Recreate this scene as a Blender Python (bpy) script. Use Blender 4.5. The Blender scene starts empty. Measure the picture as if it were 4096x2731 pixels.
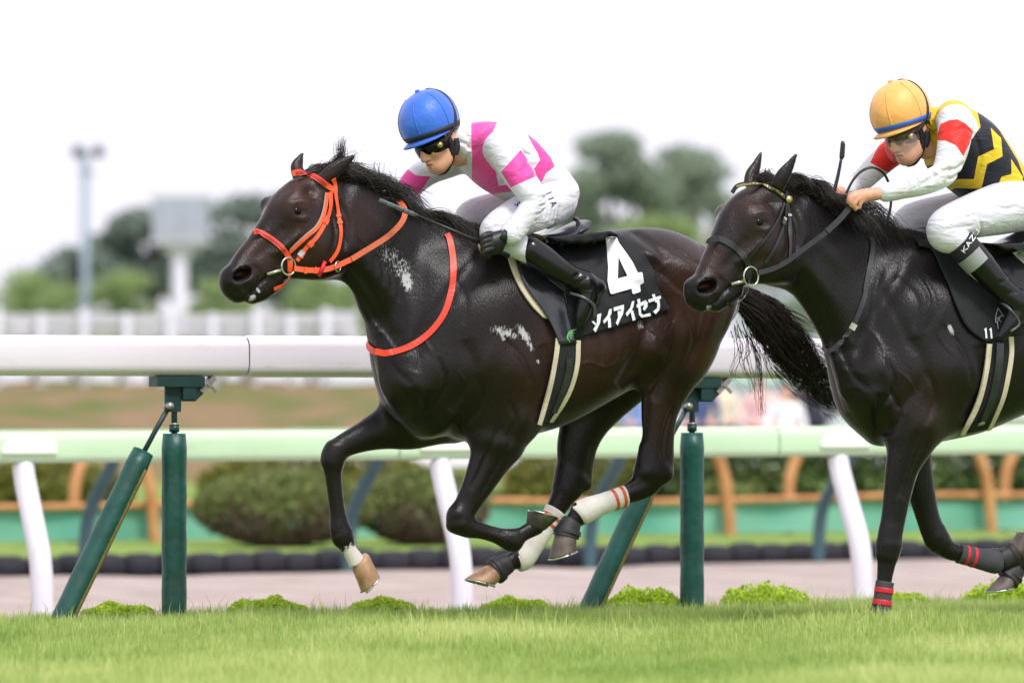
import bpy, bmesh, math, random
import numpy as np
from mathutils import Vector, Matrix, Euler

# ------------------------------------------------------------------ camera, sky, sun, exposure
scene = bpy.context.scene
COL = scene.collection
CAM_H = 0.9                       # the photographer kneels at the outer rail
LENS = 210.0
F = LENS / 36.0 * 4096.0          # focal length in photo pixels (photo is 4096 x 2731)
CX, CY, HORIZON = 2048.0, 1365.5, 1646.0
PITCH = math.atan((HORIZON - CY) / F)
cam_data = bpy.data.cameras.new('camera')
cam_data.lens = LENS
cam_data.sensor_width = 36.0
cam_data.sensor_fit = 'HORIZONTAL'
cam_data.clip_start = 0.5
cam_data.clip_end = 3000.0
cam = bpy.data.objects.new('camera', cam_data)
COL.objects.link(cam)
cam.location = (0, 0, CAM_H)
cam.rotation_euler = (math.pi / 2 + PITCH, 0, 0)
cam_data.dof.use_dof = True
cam_data.dof.focus_distance = 25.2
cam_data.dof.aperture_fstop = 2.6
scene.camera = cam

world = bpy.data.worlds.new('World')
scene.world = world
world.use_nodes = True
SUN_EL, SUN_ROT = math.radians(54), math.radians(148)
wt = world.node_tree
wt.nodes.clear()
w_out = wt.nodes.new('ShaderNodeOutputWorld')
w_bg = wt.nodes.new('ShaderNodeBackground')
w_sky = wt.nodes.new('ShaderNodeTexSky')
w_sky.sky_type = 'NISHITA'
w_sky.sun_disc = False
w_sky.sun_elevation = SUN_EL
w_sky.sun_rotation = SUN_ROT
w_sky.dust_density = 4.0
w_hsv = wt.nodes.new('ShaderNodeHueSaturation')      # thin bright cloud veils the blue
w_hsv.inputs['Saturation'].default_value = 0.13
w_mix = wt.nodes.new('ShaderNodeMix')
w_mix.data_type = 'RGBA'
w_mix.inputs['Factor'].default_value = 0.62
w_mix.inputs['B'].default_value = (13.1, 12.9, 14.3, 1)
w_bg.inputs['Strength'].default_value = 0.066
wt.links.new(w_sky.outputs['Color'], w_hsv.inputs['Color'])
wt.links.new(w_hsv.outputs['Color'], w_mix.inputs['A'])
wt.links.new(w_mix.outputs['Result'], w_bg.inputs['Color'])
wt.links.new(w_bg.outputs['Background'], w_out.inputs['Surface'])

sun_data = bpy.data.lights.new('sun', 'SUN')
sun_data.energy = 1.5
sun_data.angle = math.radians(14)
sun_data.color = (1.0, 0.965, 0.95)
sun = bpy.data.objects.new('sun', sun_data)
COL.objects.link(sun)
_sd = Vector((math.sin(SUN_ROT) * math.cos(SUN_EL), math.cos(SUN_ROT) * math.cos(SUN_EL), math.sin(SUN_EL)))
sun.rotation_euler = _sd.to_track_quat('Z', 'Y').to_euler()

vs = scene.view_settings
vs.view_transform = 'Standard'
vs.look = 'None'
vs.gamma = 1.0
vs.use_curve_mapping = False
vs.exposure = 0.84
scene.render.film_transparent = False
scene.cycles.use_denoising = True
scene.cycles.max_bounces = 6
scene.cycles.diffuse_bounces = 3
scene.cycles.glossy_bounces = 3
scene.cycles.transparent_max_bounces = 8

rng = np.random.default_rng(7)
random.seed(7)

# ------------------------------------------------------------------ pixel rays and track-aligned frames
SP, CP = math.sin(PITCH), math.cos(PITCH)
YAW = math.radians(25.0)          # the course runs 25 degrees off the picture plane
YC, YS = math.cos(YAW), math.sin(YAW)

def ray(px, py):
    a, b = (px - CX) / F, (CY - py) / F
    return np.array([a, CP - SP * b, SP + CP * b])

def project(p):
    x, y, z = p[0], p[1], p[2] - CAM_H
    d = CP * y + SP * z
    u = -SP * y + CP * z
    return CX + F * x / d, CY - F * u / d

def ground_at(px, py, z=0.0):
    r = ray(px, py)
    t = (z - CAM_H) / r[2]
    return np.array([0, 0, CAM_H]) + r * t

class Lane:
    """Frame of something that runs along the course: u forward (to picture left), w towards the camera, z up."""
    def __init__(s, px, depth):
        s.o = np.array([(px - CX) / F * depth, depth, 0.0])
        s.u = np.array([-YC, -YS, 0.0])
        s.w = np.array([YS, -YC, 0.0])
        s.depth = depth
    def P(s, px, py, w=0.0):
        r = ray(px, py)
        c = np.array([0, 0, CAM_H])
        t = (w + np.dot(s.o - c, s.w)) / np.dot(r, s.w)
        p = c + r * t - s.o
        return np.array([np.dot(p, s.u), w, p[2]])
    def world(s, q):
        q = np.asarray(q, float)
        return s.o + np.outer(q[..., 0].ravel(), s.u).reshape(q.shape) + np.outer(q[..., 1].ravel(), s.w).reshape(q.shape) + np.outer(q[..., 2].ravel(), [0, 0, 1.0]).reshape(q.shape)
    def local(s, p):
        p = np.asarray(p, float) - s.o
        return np.stack([p @ s.u, p @ s.w, p[..., 2]], -1)
    def pix(s, q):
        return project(s.world(np.asarray(q, float)))
    def m(s, px, w=0.0, at=2048):
        d = s.depth
        return px * d / F

# ------------------------------------------------------------------ materials
def lin(c):
    return tuple(((v / 12.92) if v <= 0.04045 else ((v + 0.055) / 1.055) ** 2.4) for v in c[:3])
def rgb(r, g, b):
    return lin((r / 255, g / 255, b / 255))

MATS = {}
def mat(name, col, rough=0.6, spec=0.5, metal=0.0, var=0.12, vscale=8.0, bump=0.0, bscale=60.0, sheen=0.0, coat=0.0, trans=0.0, subsurf=0.0, col2=None, detail=4.0, dist=0.01, alpha=1.0, grime=0.0, gscale=(1, 1, 1), gcol=(.09, .08, .06)):
    if name in MATS:
        return MATS[name]
    m = bpy.data.materials.new(name)
    m.use_nodes = True
    nt = m.node_tree
    b = nt.nodes['Principled BSDF']
    b.inputs['Roughness'].default_value = rough
    b.inputs['Specular IOR Level'].default_value = spec
    b.inputs['Metallic'].default_value = metal
    b.inputs['Sheen Weight'].default_value = sheen
    b.inputs['Coat Weight'].default_value = coat
    b.inputs['Coat Roughness'].default_value = 0.12
    b.inputs['Transmission Weight'].default_value = trans
    b.inputs['Alpha'].default_value = alpha
    if subsurf:
        b.inputs['Subsurface Weight'].default_value = subsurf
        b.inputs['Subsurface Radius'].default_value = (0.02, 0.008, 0.004)
        b.inputs['Subsurface Scale'].default_value = 0.5
    tc = nt.nodes.new('ShaderNodeTexCoord')
    nz = nt.nodes.new('ShaderNodeTexNoise')
    nz.inputs['Scale'].default_value = vscale
    nz.inputs['Detail'].default_value = detail
    nt.links.new(tc.outputs['Object'], nz.inputs['Vector'])
    rp = nt.nodes.new('ShaderNodeValToRGB')
    c = tuple(col[:3])
    c2 = tuple(col2[:3]) if col2 is not None else tuple(min(1, v * (1 + var)) for v in c)
    c1 = tuple(v * (1 - var) for v in c) if col2 is None else c
    rp.color_ramp.elements[0].position = 0.32
    rp.color_ramp.elements[1].position = 0.68
    rp.color_ramp.elements[0].color = (*c1, 1)
    rp.color_ramp.elements[1].color = (*c2, 1)
    nt.links.new(nz.outputs['Fac'], rp.inputs['Fac'])
    nt.links.new(rp.outputs['Color'], b.inputs['Base Color'])
    if grime:                      # scuffs and dried dirt with ragged edges
        mp = nt.nodes.new('ShaderNodeMapping'); mp.inputs['Scale'].default_value = gscale
        nt.links.new(tc.outputs['Object'], mp.inputs['Vector'])
        n3 = nt.nodes.new('ShaderNodeTexNoise'); n3.inputs['Scale'].default_value = 6.0; n3.inputs['Detail'].default_value = 9; n3.inputs['Roughness'].default_value = .72
        nt.links.new(mp.outputs['Vector'], n3.inputs['Vector'])
        r3 = nt.nodes.new('ShaderNodeValToRGB')
        r3.color_ramp.elements[0].position = .56; r3.color_ramp.elements[0].color = (0, 0, 0, 1)
        r3.color_ramp.elements[1].position = .74; r3.color_ramp.elements[1].color = (grime, grime, grime, 1)
        nt.links.new(n3.outputs['Fac'], r3.inputs['Fac'])
        mx = nt.nodes.new('ShaderNodeMix'); mx.data_type = 'RGBA'
        nt.links.new(r3.outputs['Color'], mx.inputs['Factor'])
        nt.links.new(rp.outputs['Color'], mx.inputs['A'])
        mx.inputs['B'].default_value = (*gcol, 1)
        nt.links.new(mx.outputs['Result'], b.inputs['Base Color'])
    if bump:
        n2 = nt.nodes.new('ShaderNodeTexNoise')
        n2.inputs['Scale'].default_value = bscale
        n2.inputs['Detail'].default_value = 3
        nt.links.new(tc.outputs['Object'], n2.inputs['Vector'])
        bp = nt.nodes.new('ShaderNodeBump')
        bp.inputs['Strength'].default_value = bump
        bp.inputs['Distance'].default_value = dist
        nt.links.new(n2.outputs['Fac'], bp.inputs['Height'])
        nt.links.new(bp.outputs['Normal'], b.inputs['Normal'])
    MATS[name] = m
    return m

# ------------------------------------------------------------------ object helpers
def link(name, me, m=None, parent=None, smooth=True):
    o = bpy.data.objects.new(name, me)
    COL.objects.link(o)
    if m is not None:
        for mm in (m if isinstance(m, (list, tuple)) else [m]):
            me.materials.append(mm)
    if parent is not None:
        o.parent = parent
        o.matrix_parent_inverse = Matrix.Translation(-Vector(parent.location)) if parent.type == 'EMPTY' else Matrix.Identity(4)
    if smooth and len(me.polygons):
        me.polygons.foreach_set('use_smooth', np.ones(len(me.polygons), bool))
    return o

def mesh_np(name, V, Q, m=None, parent=None, smooth=True, mi=None):
    """V (n,3) world points, Q faces: an int array (m,3|4) or a list of lists."""
    me = bpy.data.meshes.new(name)
    V = np.asarray(V, np.float32)
    if isinstance(Q, np.ndarray):
        n, k = Q.shape
        me.vertices.add(len(V))
        me.vertices.foreach_set('co', V.ravel())
        me.loops.add(n * k)
        me.loops.foreach_set('vertex_index', Q.astype(np.int32).ravel())
        me.polygons.add(n)
        me.polygons.foreach_set('loop_start', np.arange(0, n * k, k, dtype=np.int32))
        me.update(calc_edges=True)
        me.validate()
    else:
        me.from_pydata([tuple(map(float, v)) for v in V], [], [list(map(int, q)) for q in Q])
        me.update()
    if mi is not None:
        me.polygons.foreach_set('material_index', np.asarray(mi, np.int32))
    return link(name, me, m, parent, smooth)

def thing(name, label, cat, loc, group=None):
    o = bpy.data.objects.new(name, None)
    COL.objects.link(o)
    o.empty_display_size = 0.1
    o.location = tuple(map(float, loc))
    o['label'] = label
    o['category'] = cat
    if group:
        o['group'] = group
    return o

def tag(o, label, cat, group=None, kind=None):
    o['label'] = label
    o['category'] = cat
    if group:
        o['group'] = group
    if kind:
        o['kind'] = kind
    return o

class MB:
    """collects vertices and faces of one mesh"""
    def __init__(s):
        s.V, s.Fc, s.M, s.n = [], [], [], 0
    def add(s, V, Fc, mi=0):
        s.V.append(np.asarray(V, float).reshape(-1, 3))
        for f in Fc:
            s.Fc.append([int(i) + s.n for i in f])
            s.M.append(mi)
        s.n += len(s.V[-1])
    def build(s, name, m, parent=None, smooth=True):
        return mesh_np(name, np.concatenate(s.V), s.Fc, m, parent, smooth, s.M)

def frames(P):
    P = np.asarray(P, float)
    T = np.gradient(P, axis=0)
    T /= np.linalg.norm(T, axis=1)[:, None] + 1e-9
    ref = np.array([0, 0, 1.0]) if abs(T[0, 2]) < 0.9 else np.array([1.0, 0, 0])
    N = np.zeros_like(T)
    n = ref - T[0] * np.dot(ref, T[0])
    for i in range(len(T)):
        n = n - T[i] * np.dot(n, T[i])
        n /= np.linalg.norm(n) + 1e-9
        N[i] = n
    return T, N, np.cross(T, N)

def tube(mb, P, R, seg=10, mi=0, flat=1.0, ups=None, caps=True):
    """tube through points P with radii R; flat scales the second axis; ups gives the wide axis."""
    P = np.asarray(P, float)
    R = np.broadcast_to(np.asarray(R, float), (len(P),))
    T, N, B = frames(P)
    if ups is not None:
        ups = np.broadcast_to(np.asarray(ups, float), P.shape)
        N = ups - T * np.sum(ups * T, 1)[:, None]
        N /= np.linalg.norm(N, axis=1)[:, None] + 1e-9
        B = np.cross(T, N)
    a = np.arange(seg) * 2 * math.pi / seg
    V = P[:, None, :] + R[:, None, None] * (np.cos(a)[None, :, None] * N[:, None, :] + flat * np.sin(a)[None, :, None] * B[:, None, :])
    Fc = []
    for i in range(len(P) - 1):
        for j in range(seg):
            k = (j + 1) % seg
            Fc.append([i * seg + j, i * seg + k, (i + 1) * seg + k, (i + 1) * seg + j])
    if caps:
        Fc.append(list(range(seg))[::-1])
        Fc.append([(len(P) - 1) * seg + j for j in range(seg)])
    mb.add(V, Fc, mi)

def box(mb, c, ax, ay, az, mi=0):
    """box with centre c and half-axis vectors"""
    c, ax, ay, az = (np.asarray(v, float) for v in (c, ax, ay, az))
    V = [c + sx * ax + sy * ay + sz * az for sz in (-1, 1) for sy in (-1, 1) for sx in (-1, 1)]
    mb.add(V, [[0, 2, 3, 1], [4, 5, 7, 6], [0, 1, 5, 4], [2, 6, 7, 3], [1, 3, 7, 5], [0, 4, 6, 2]], mi)

def catmull(P, sub=6):
    P = np.asarray(P, float)
    if len(P) < 3:
        t = np.linspace(0, 1, sub + 1)[:, None]
        return P[0] * (1 - t) + P[-1] * t
    Q = np.concatenate([[2 * P[0] - P[1]], P, [2 * P[-1] - P[-2]]])
    out = []
    for i in range(1, len(Q) - 2):
        for k in range(sub):
            t = k / sub
            a, b, c, d = Q[i - 1], Q[i], Q[i + 1], Q[i + 2]
            out.append(0.5 * (2 * b + (c - a) * t + (2 * a - 5 * b + 4 * c - d) * t * t + (3 * b - a - 3 * c + d) * t ** 3))
    out.append(P[-1])
    return np.array(out)

# ------------------------------------------------------------------ sculpting: distance field on a grid -> one continuous surface
def surface_nets(Fv, lo, h):
    S = Fv < 0
    c = np.zeros(tuple(n - 1 for n in S.shape), np.int8)
    offs = [(i, j, k) for i in (0, 1) for j in (0, 1) for k in (0, 1)]
    sh = c.shape
    for i, j, k in offs:
        c += S[i:i + sh[0], j:j + sh[1], k:k + sh[2]]
    idx = np.argwhere((c > 0) & (c < 8))
    vals = np.stack([Fv[idx[:, 0] + i, idx[:, 1] + j, idx[:, 2] + k] for i, j, k in offs], 1)
    acc = np.zeros((len(idx), 3), np.float64)
    cnt = np.zeros(len(idx))
    for a in range(8):
        for b in range(a + 1, 8):
            d = [abs(offs[a][q] - offs[b][q]) for q in range(3)]
            if sum(d) != 1:
                continue
            m = (vals[:, a] < 0) != (vals[:, b] < 0)
            t = vals[m, a] / (vals[m, a] - vals[m, b])
            pa, pb = np.array(offs[a], float), np.array(offs[b], float)
            acc[m] += pa + t[:, None] * (pb - pa)
            cnt[m] += 1
    V = np.asarray(lo) + h * (idx + acc / cnt[:, None])
    ids = np.full(sh, -1, np.int32)
    ids[idx[:, 0], idx[:, 1], idx[:, 2]] = np.arange(len(idx))
    quads = []
    for ax in range(3):
        s0 = [slice(None)] * 3
        s1 = [slice(None)] * 3
        s0[ax] = slice(0, -1)
        s1[ax] = slice(1, None)
        ch = S[tuple(s0)] != S[tuple(s1)]
        e = np.argwhere(ch)
        o1, o2 = (ax + 1) % 3, (ax + 2) % 3
        ok = (e[:, o1] > 0) & (e[:, o2] > 0) & (e[:, o1] < sh[o1]) & (e[:, o2] < sh[o2])
        e = e[ok]
        neg = S[e[:, 0], e[:, 1], e[:, 2]]
        def cell(d1, d2):
            q = e.copy()
            q[:, o1] -= d1
            q[:, o2] -= d2
            return ids[q[:, 0], q[:, 1], q[:, 2]]
        q = np.stack([cell(1, 1), cell(0, 1), cell(0, 0), cell(1, 0)], 1)
        q[~neg] = q[~neg][:, ::-1]
        quads.append(q)
    return V, np.concatenate(quads)

class Sculpt:
    def __init__(s, lane, lo, hi, h):
        s.lane, s.h = lane, h
        s.lo = np.array(lo, float)
        s.ax = [np.arange(lo[i], hi[i], h).astype(np.float32) for i in range(3)]
        s.F = np.full(tuple(len(a) for a in s.ax), 1.0, np.float32)
        s.S = lane.depth / F          # metres per photo pixel
    def sl(s, lo, hi):
        r = []
        for i in range(3):
            a = int(np.clip(math.floor((lo[i] - s.lo[i]) / s.h), 0, len(s.ax[i]) - 1))
            b = int(np.clip(math.ceil((hi[i] - s.lo[i]) / s.h) + 1, a + 1, len(s.ax[i])))
            r.append(slice(a, b))
        return tuple(r)
    def merge(s, sl, d, k, op='u'):
        f = s.F[sl]
        d = d.astype(np.float32)
        if op == 'u':
            hh = np.maximum(k - np.abs(f - d), 0) / k
            s.F[sl] = np.minimum(f, d) - hh * hh * k * 0.25
        else:
            hh = np.maximum(k - np.abs(f + d), 0) / k
            s.F[sl] = np.maximum(f, -d) + hh * hh * k * 0.25
    def loft(s, st, k=0.03, n=2.0, egg=0.0, cap=(None, None), op='u', sub=6):
        """stations (px, py, w, half height px, half width m) in the lane's upright plane"""
        L = s.lane
        A = []
        for q in st:
            p = L.P(q[0], q[1], q[2])
            A.append([p[0], p[2], q[2], q[3] * s.S, q[4]])
        A = catmull(A, sub)
        A[:, 3:] = np.maximum(A[:, 3:], 0.004)
        s.loft_local(A, k, n, egg, cap, op)
    def loft_local(s, A, k, n, egg, cap, op):
        mx = max(A[:, 3].max(), A[:, 4].max()) * (1 + abs(egg)) + k + 0.02
        c0 = cap[0] if cap[0] is not None else A[0, 3] * 0.8
        c1 = cap[1] if cap[1] is not None else A[-1, 3] * 0.8
        lo = [A[:, 0].min() - mx, (A[:, 2] - A[:, 4]).min() * 1 - k - 0.05, A[:, 1].min() - mx]
        hi = [A[:, 0].max() + mx, (A[:, 2] + A[:, 4]).max() + k + 0.05, A[:, 1].max() + mx]
        sl = s.sl(lo, hi)
        U, Z = np.meshgrid(s.ax[0][sl[0]], s.ax[2][sl[2]], indexing='ij')
        best = np.full(U.shape, 1e9)
        par = np.zeros((5,) + U.shape)      # w0, hh, hw, signed perp, axial overshoot
        for i in range(len(A) - 1):
            a, b = A[i], A[i + 1]
            du, dz = b[0] - a[0], b[1] - a[1]
            l2 = du * du + dz * dz + 1e-12
            t = ((U - a[0]) * du + (Z - a[1]) * dz) / l2
            tc = np.clip(t, 0, 1)
            ru, rz = U - (a[0] + tc * du), Z - (a[1] + tc * dz)
            d2 = ru * ru + rz * rz
            m = d2 < best
            l = math.sqrt(l2)
            perp = (-dz * (U - a[0]) + du * (Z - a[1])) / l
            over = np.zeros_like(U)
            if i == 0:
                over = np.where(t < 0, -t * l / c0, over)
            if i == len(A) - 2:
                over = np.where(t > 1, (t - 1) * l / c1, over)
            else:
                pass
            inner = (t < 0) | (t > 1)
            pr = np.where(inner & (over == 0), np.sign(perp) * np.sqrt(d2), perp)
            best = np.where(m, d2, best)
            for q, v in enumerate((a[2] + tc * (b[2] - a[2]), a[3] + tc * (b[3] - a[3]), a[4] + tc * (b[4] - a[4]), pr, over)):
                par[q] = np.where(m, v, par[q])
        w0, hh, hw, pr, ov = (p.astype(np.float32) for p in par)
        W = s.ax[1][sl[1]][None, :, None]
        e = pr / hh
        hwe = hw * (1 - egg * np.clip(e, -1, 1)) if egg else hw
        q = (np.abs(W - w0[:, None, :]) / hwe[:, None, :]) ** n + (np.abs(e) ** n + ov ** n)[:, None, :]
        q = q ** (1.0 / n)
        d = (q - 1) * np.minimum(hh, hw)[:, None, :]
        s.merge(sl, d, k, op)
    def tube3(s, pts, R, k=0.02, op='u', sub=4, wsc=1.0):
        """round tapered tube through local 3-D points"""
        A = np.concatenate([np.asarray(pts, float), np.asarray(R, float)[:, None]], 1)
        A = catmull(A, sub)
        mx = A[:, 3].max() + k + 0.02
        sl = s.sl(A[:, :3].min(0) - mx, A[:, :3].max(0) + mx)
        U, W, Z = np.meshgrid(*[s.ax[i][sl[i]] for i in range(3)], indexing='ij', sparse=True)
        D = None
        for i in range(len(A) - 1):
            a, b = A[i], A[i + 1]
            v = b[:3] - a[:3]
            l2 = float(v @ v) + 1e-12
            t = np.clip(((U - a[0]) * v[0] + (W - a[1]) * v[1] + (Z - a[2]) * v[2]) / l2, 0, 1)
            d = np.sqrt((U - a[0] - t * v[0]) ** 2 + (W - a[1] - t * v[1]) ** 2 + (Z - a[2] - t * v[2]) ** 2) - (a[3] + t * (b[3] - a[3]))
            D = d if D is None else np.minimum(D, d)
        s.merge(sl, D, k, op)
    def tubep(s, st, k=0.02, op='u', sub=4):
        """tube from (px, py, w, radius px)"""
        s.tube3([s.lane.P(*q[:3]) for q in st], [q[3] * s.S for q in st], k, op, sub)
    def ell(s, c, r, R=None, k=0.02, op='u'):
        """ellipsoid at local c with radii r, optional 3x3 rotation whose columns are its axes"""
        c, r = np.asarray(c, float), np.asarray(r, float)
        mx = r.max() + k + 0.01
        sl = s.sl(c - mx, c + mx)
        U, W, Z = np.meshgrid(*[s.ax[i][sl[i]] for i in range(3)], indexing='ij', sparse=True)
        U, W, Z = U - c[0], W - c[1], Z - c[2]
        R = np.eye(3) if R is None else np.asarray(R)
        q = 0
        for i in range(3):
            q = q + ((U * R[0, i] + W * R[1, i] + Z * R[2, i]) / r[i]) ** 2
        q = np.sqrt(q)
        s.merge(sl, (q - 1) * r.min(), k, op)
    def bump(s, px, py, rx, ry, ang, hgt, w=0.2, wmin=0.0, wmax=9.0, soft=0.06):
        """swell (or dent) the surface facing the camera: an oriented bell of height hgt metres"""
        c = s.lane.P(px, py, w)
        rx, ry = rx * s.S, ry * s.S
        R = 2.6 * max(rx, ry)
        sl = s.sl([c[0] - R, wmin - soft, c[2] - R], [c[0] + R, min(wmax + soft, 9), c[2] + R])
        U, W, Z = np.meshgrid(*[s.ax[i][sl[i]] for i in range(3)], indexing='ij', sparse=True)
        a = math.radians(ang)
        x, y = -(U - c[0]), (Z - c[2])
        e = ((x * math.cos(a) + y * math.sin(a)) / rx) ** 2 + ((-x * math.sin(a) + y * math.cos(a)) / ry) ** 2
        side = np.clip((W - wmin) / soft, 0, 1) * np.clip((wmax - W) / soft, 0, 1)
        s.F[sl] -= (hgt * np.exp(-e) * side).astype(np.float32)
    def groove(s, pts, r, depth, w=0.2, wmin=0.0, wmax=9.0, soft=0.05):
        """crease (depth > 0) or ridge (depth < 0) along a pixel polyline"""
        A = catmull([s.lane.P(p[0], p[1], w)[[0, 2]] for p in pts], 5)
        r = r * s.S
        R = 3 * r
        sl = s.sl([A[:, 0].min() - R, wmin - soft, A[:, 1].min() - R], [A[:, 0].max() + R, min(wmax + soft, 9), A[:, 1].max() + R])
        U, Z = np.meshgrid(s.ax[0][sl[0]], s.ax[2][sl[2]], indexing='ij')
        best = np.full(U.shape, 1e9)
        tt = np.zeros(U.shape)
        nA = len(A) - 1
        for i in range(nA):
            a, b = A[i], A[i + 1]
            v = b - a
            t = np.clip(((U - a[0]) * v[0] + (Z - a[1]) * v[1]) / (v @ v + 1e-12), 0, 1)
            d2 = (U - a[0] - t * v[0]) ** 2 + (Z - a[1] - t * v[1]) ** 2
            m = d2 < best
            best = np.where(m, d2, best)
            tt = np.where(m, (i + t) / nA, tt)
        g = depth * np.exp(-best / (r * r)) * np.clip(np.minimum(tt, 1 - tt) * 5, 0, 1) ** 0.5
        W = s.ax[1][sl[1]][None, :, None]
        side = np.clip((W - wmin) / soft, 0, 1) * np.clip((wmax - W) / soft, 0, 1)
        s.F[sl] += (g[:, None, :] * side).astype(np.float32)
    def mesh(s):
        return surface_nets(s.F, s.lo, s.h)
    def heightmap(s):
        """largest w on the surface for every (u, z), nan where there is none"""
        inside = s.F < 0
        anyin = inside.any(1)
        nw = len(s.ax[1])
        last = nw - 1 - np.argmax(inside[:, ::-1, :], axis=1)
        last = np.minimum(last, nw - 2)
        I, K = np.meshgrid(np.arange(s.F.shape[0]), np.arange(s.F.shape[2]), indexing='ij')
        fa, fb = s.F[I, last, K], s.F[I, last + 1, K]
        H = s.ax[1][last] + s.h * fa / (fa - fb + 1e-9)
        H[~anyin] = np.nan
        s.H = H
        return H
    def hw(s, u, z, default=0.1):
        """near-side surface w at local u, z"""
        u, z = np.asarray(u, float), np.asarray(z, float)
        i = np.clip((u - s.lo[0]) / s.h, 0, s.H.shape[0] - 1.001)
        k = np.clip((z - s.lo[2]) / s.h, 0, s.H.shape[1] - 1.001)
        i0, k0 = i.astype(int), k.astype(int)
        fi, fk = i - i0, k - k0
        v = (s.H[i0, k0] * (1 - fi) * (1 - fk) + s.H[i0 + 1, k0] * fi * (1 - fk) + s.H[i0, k0 + 1] * (1 - fi) * fk + s.H[i0 + 1, k0 + 1] * fi * fk)
        return np.where(np.isnan(v), default, v)
    def on(s, px, py, off=0.0, guess=0.15, it=5):
        """local point of the near surface seen at a pixel, lifted by off"""
        w = guess
        for _ in range(it):
            p = s.lane.P(px, py, w)
            w = 0.5 * w + 0.5 * float(s.hw(p[0], p[2], default=guess))
        p = s.lane.P(px, py, w)
        p[1] = w + off
        return p

def vattr(o, name, vals):
    a = o.data.attributes.new(name, 'FLOAT', 'POINT')
    a.data.foreach_set('value', np.asarray(vals, np.float32))
# ------------------------------------------------------------------ the setting
L0 = Lane(1950, 25.4)             # w = 0 under the leading horse; fence at w = -1.2
def smooth_noise(x, y, seed=0):
    r = np.random.default_rng(seed)
    out = np.zeros_like(x)
    for i in range(7):
        a = r.uniform(0, 2 * math.pi)
        f = r.uniform(.6, 3.2)
        out += np.sin((x * math.cos(a) + y * math.sin(a)) * f + r.uniform(0, 6.28)) / 7 ** .5
    return out
HUMP_U = float(L0.P(3515, 2440, 1.6)[0])
def turf_z(x, y):
    """height of the turf soil at world x, y"""
    p = np.stack([x, y, np.zeros_like(x)], -1)
    q = L0.local(p)
    u, w = q[..., 0], q[..., 1]
    z = -.030 + .012 * smooth_noise(x * 1.3, y * .7, 3) - .006 * np.clip(u, -4, 4)
    z = z + .085 * np.exp(-((u - HUMP_U) / .75) ** 2 - ((w - 1.66) / .40) ** 2)      # a hump of turf in front of the second horse
    z = z - .08 * np.exp(-((u - HUMP_U - .05) / .5) ** 2 - ((w - 1.0) / .24) ** 2)
    return z
def grass_ground(name, dark, light, scale=30.0):
    return mat(name, dark, rough=.9, spec=.1, col2=light, vscale=scale, detail=6, bump=.4, bscale=90)
def sheet(name, us, ws, zf, m, lane=L0):
    U, W = np.meshgrid(us, ws, indexing='ij')
    P = lane.world(np.stack([U, W, np.zeros_like(U)], -1))
    P[..., 2] = zf(P[..., 0], P[..., 1], U, W)
    n, k = U.shape
    I = np.arange(n * k).reshape(n, k)
    Q = np.stack([I[:-1, :-1], I[:-1, 1:], I[1:, 1:], I[1:, :-1]], -1).reshape(-1, 4)
    o = mesh_np(name, P.reshape(-1, 3), Q, m)
    o['kind'] = 'structure'
    return o
M_TURF = grass_ground('turf_soil', rgb(100, 128, 52), rgb(136, 164, 78))
us = np.concatenate([np.arange(-60, -6, 2.), np.arange(-6, 6, .1), np.arange(6, 61, 2.)])
ws = np.concatenate([[-2.6, -2.2, -1.75, -1.55, -1.4], np.arange(-1.3, 7, .1), np.arange(7, 60, 2.)])
turf = sheet('turf_ground', us, ws, lambda x, y, U, W: np.where(W < -1.38, -.04 - (-1.38 - W) * .46, turf_z(x, y)), M_TURF)

# raked sand of the dirt course
def dirt_material():
    m = mat('dirt_sand', rgb(154, 140, 134), rough=.95, spec=.1, col2=rgb(188, 173, 166), vscale=2.6, detail=10, bump=.8, bscale=30, dist=.03)
    nt = m.node_tree
    tc = [n for n in nt.nodes if n.type == 'TEX_COORD'][0]
    nz = [n for n in nt.nodes if n.type == 'TEX_NOISE'][0]
    mp = nt.nodes.new('ShaderNodeMapping')
    mp.inputs['Rotation'].default_value = (0, 0, -YAW)
    mp.inputs['Scale'].default_value = (.35, 3.0, 1)
    nt.links.new(tc.outputs['Object'], mp.inputs['Vector'])
    nt.links.new(mp.outputs['Vector'], nz.inputs['Vector'])
    return m
def dirt_z(x, y, U, W):
    return -.335 + .012 * np.sin(W * 9 + .6 * np.sin(U * 1.3)) + .012 * smooth_noise(x * 2, y * 3, 9)
dirt = sheet('dirt_course', np.concatenate([np.arange(-70, -12, 3.), np.arange(-12, 12, .25), np.arange(12, 60, 3.)]), np.concatenate([np.arange(-30, -1.8, .12)]), dirt_z, dirt_material())

class YLane(Lane):
    def __init__(s, px, depth, yaw):
        super().__init__(px, depth)
        c, n = math.cos(yaw), math.sin(yaw)
        s.u = np.array([-c, -n, 0.0]); s.w = np.array([n, -c, 0.0])
LK = YLane(2048, 47.2, math.radians(36))       # inner side of the dirt course bends away
M_INF = grass_ground('infield_grass', rgb(104, 130, 58), rgb(140, 160, 84), 3.0)
infield_strip = sheet('infield_grass', np.arange(-90, 90, 3.), np.array([0.05, -.4, -3, -8, -16, -30., -60]), lambda x, y, U, W: np.where(W > 0, -.42, -.24 + 0 * W), M_INF, LK)
far_ground = sheet('far_ground', np.array([-900., -300, -100, 0, 100, 300, 900]), np.array([-2000., -600, -200, -60, -20, 60]), lambda x, y, U, W: -.55 + 0 * x, grass_ground('far_grass', rgb(100, 124, 70), rgb(130, 145, 95), .4), LK)

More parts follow.
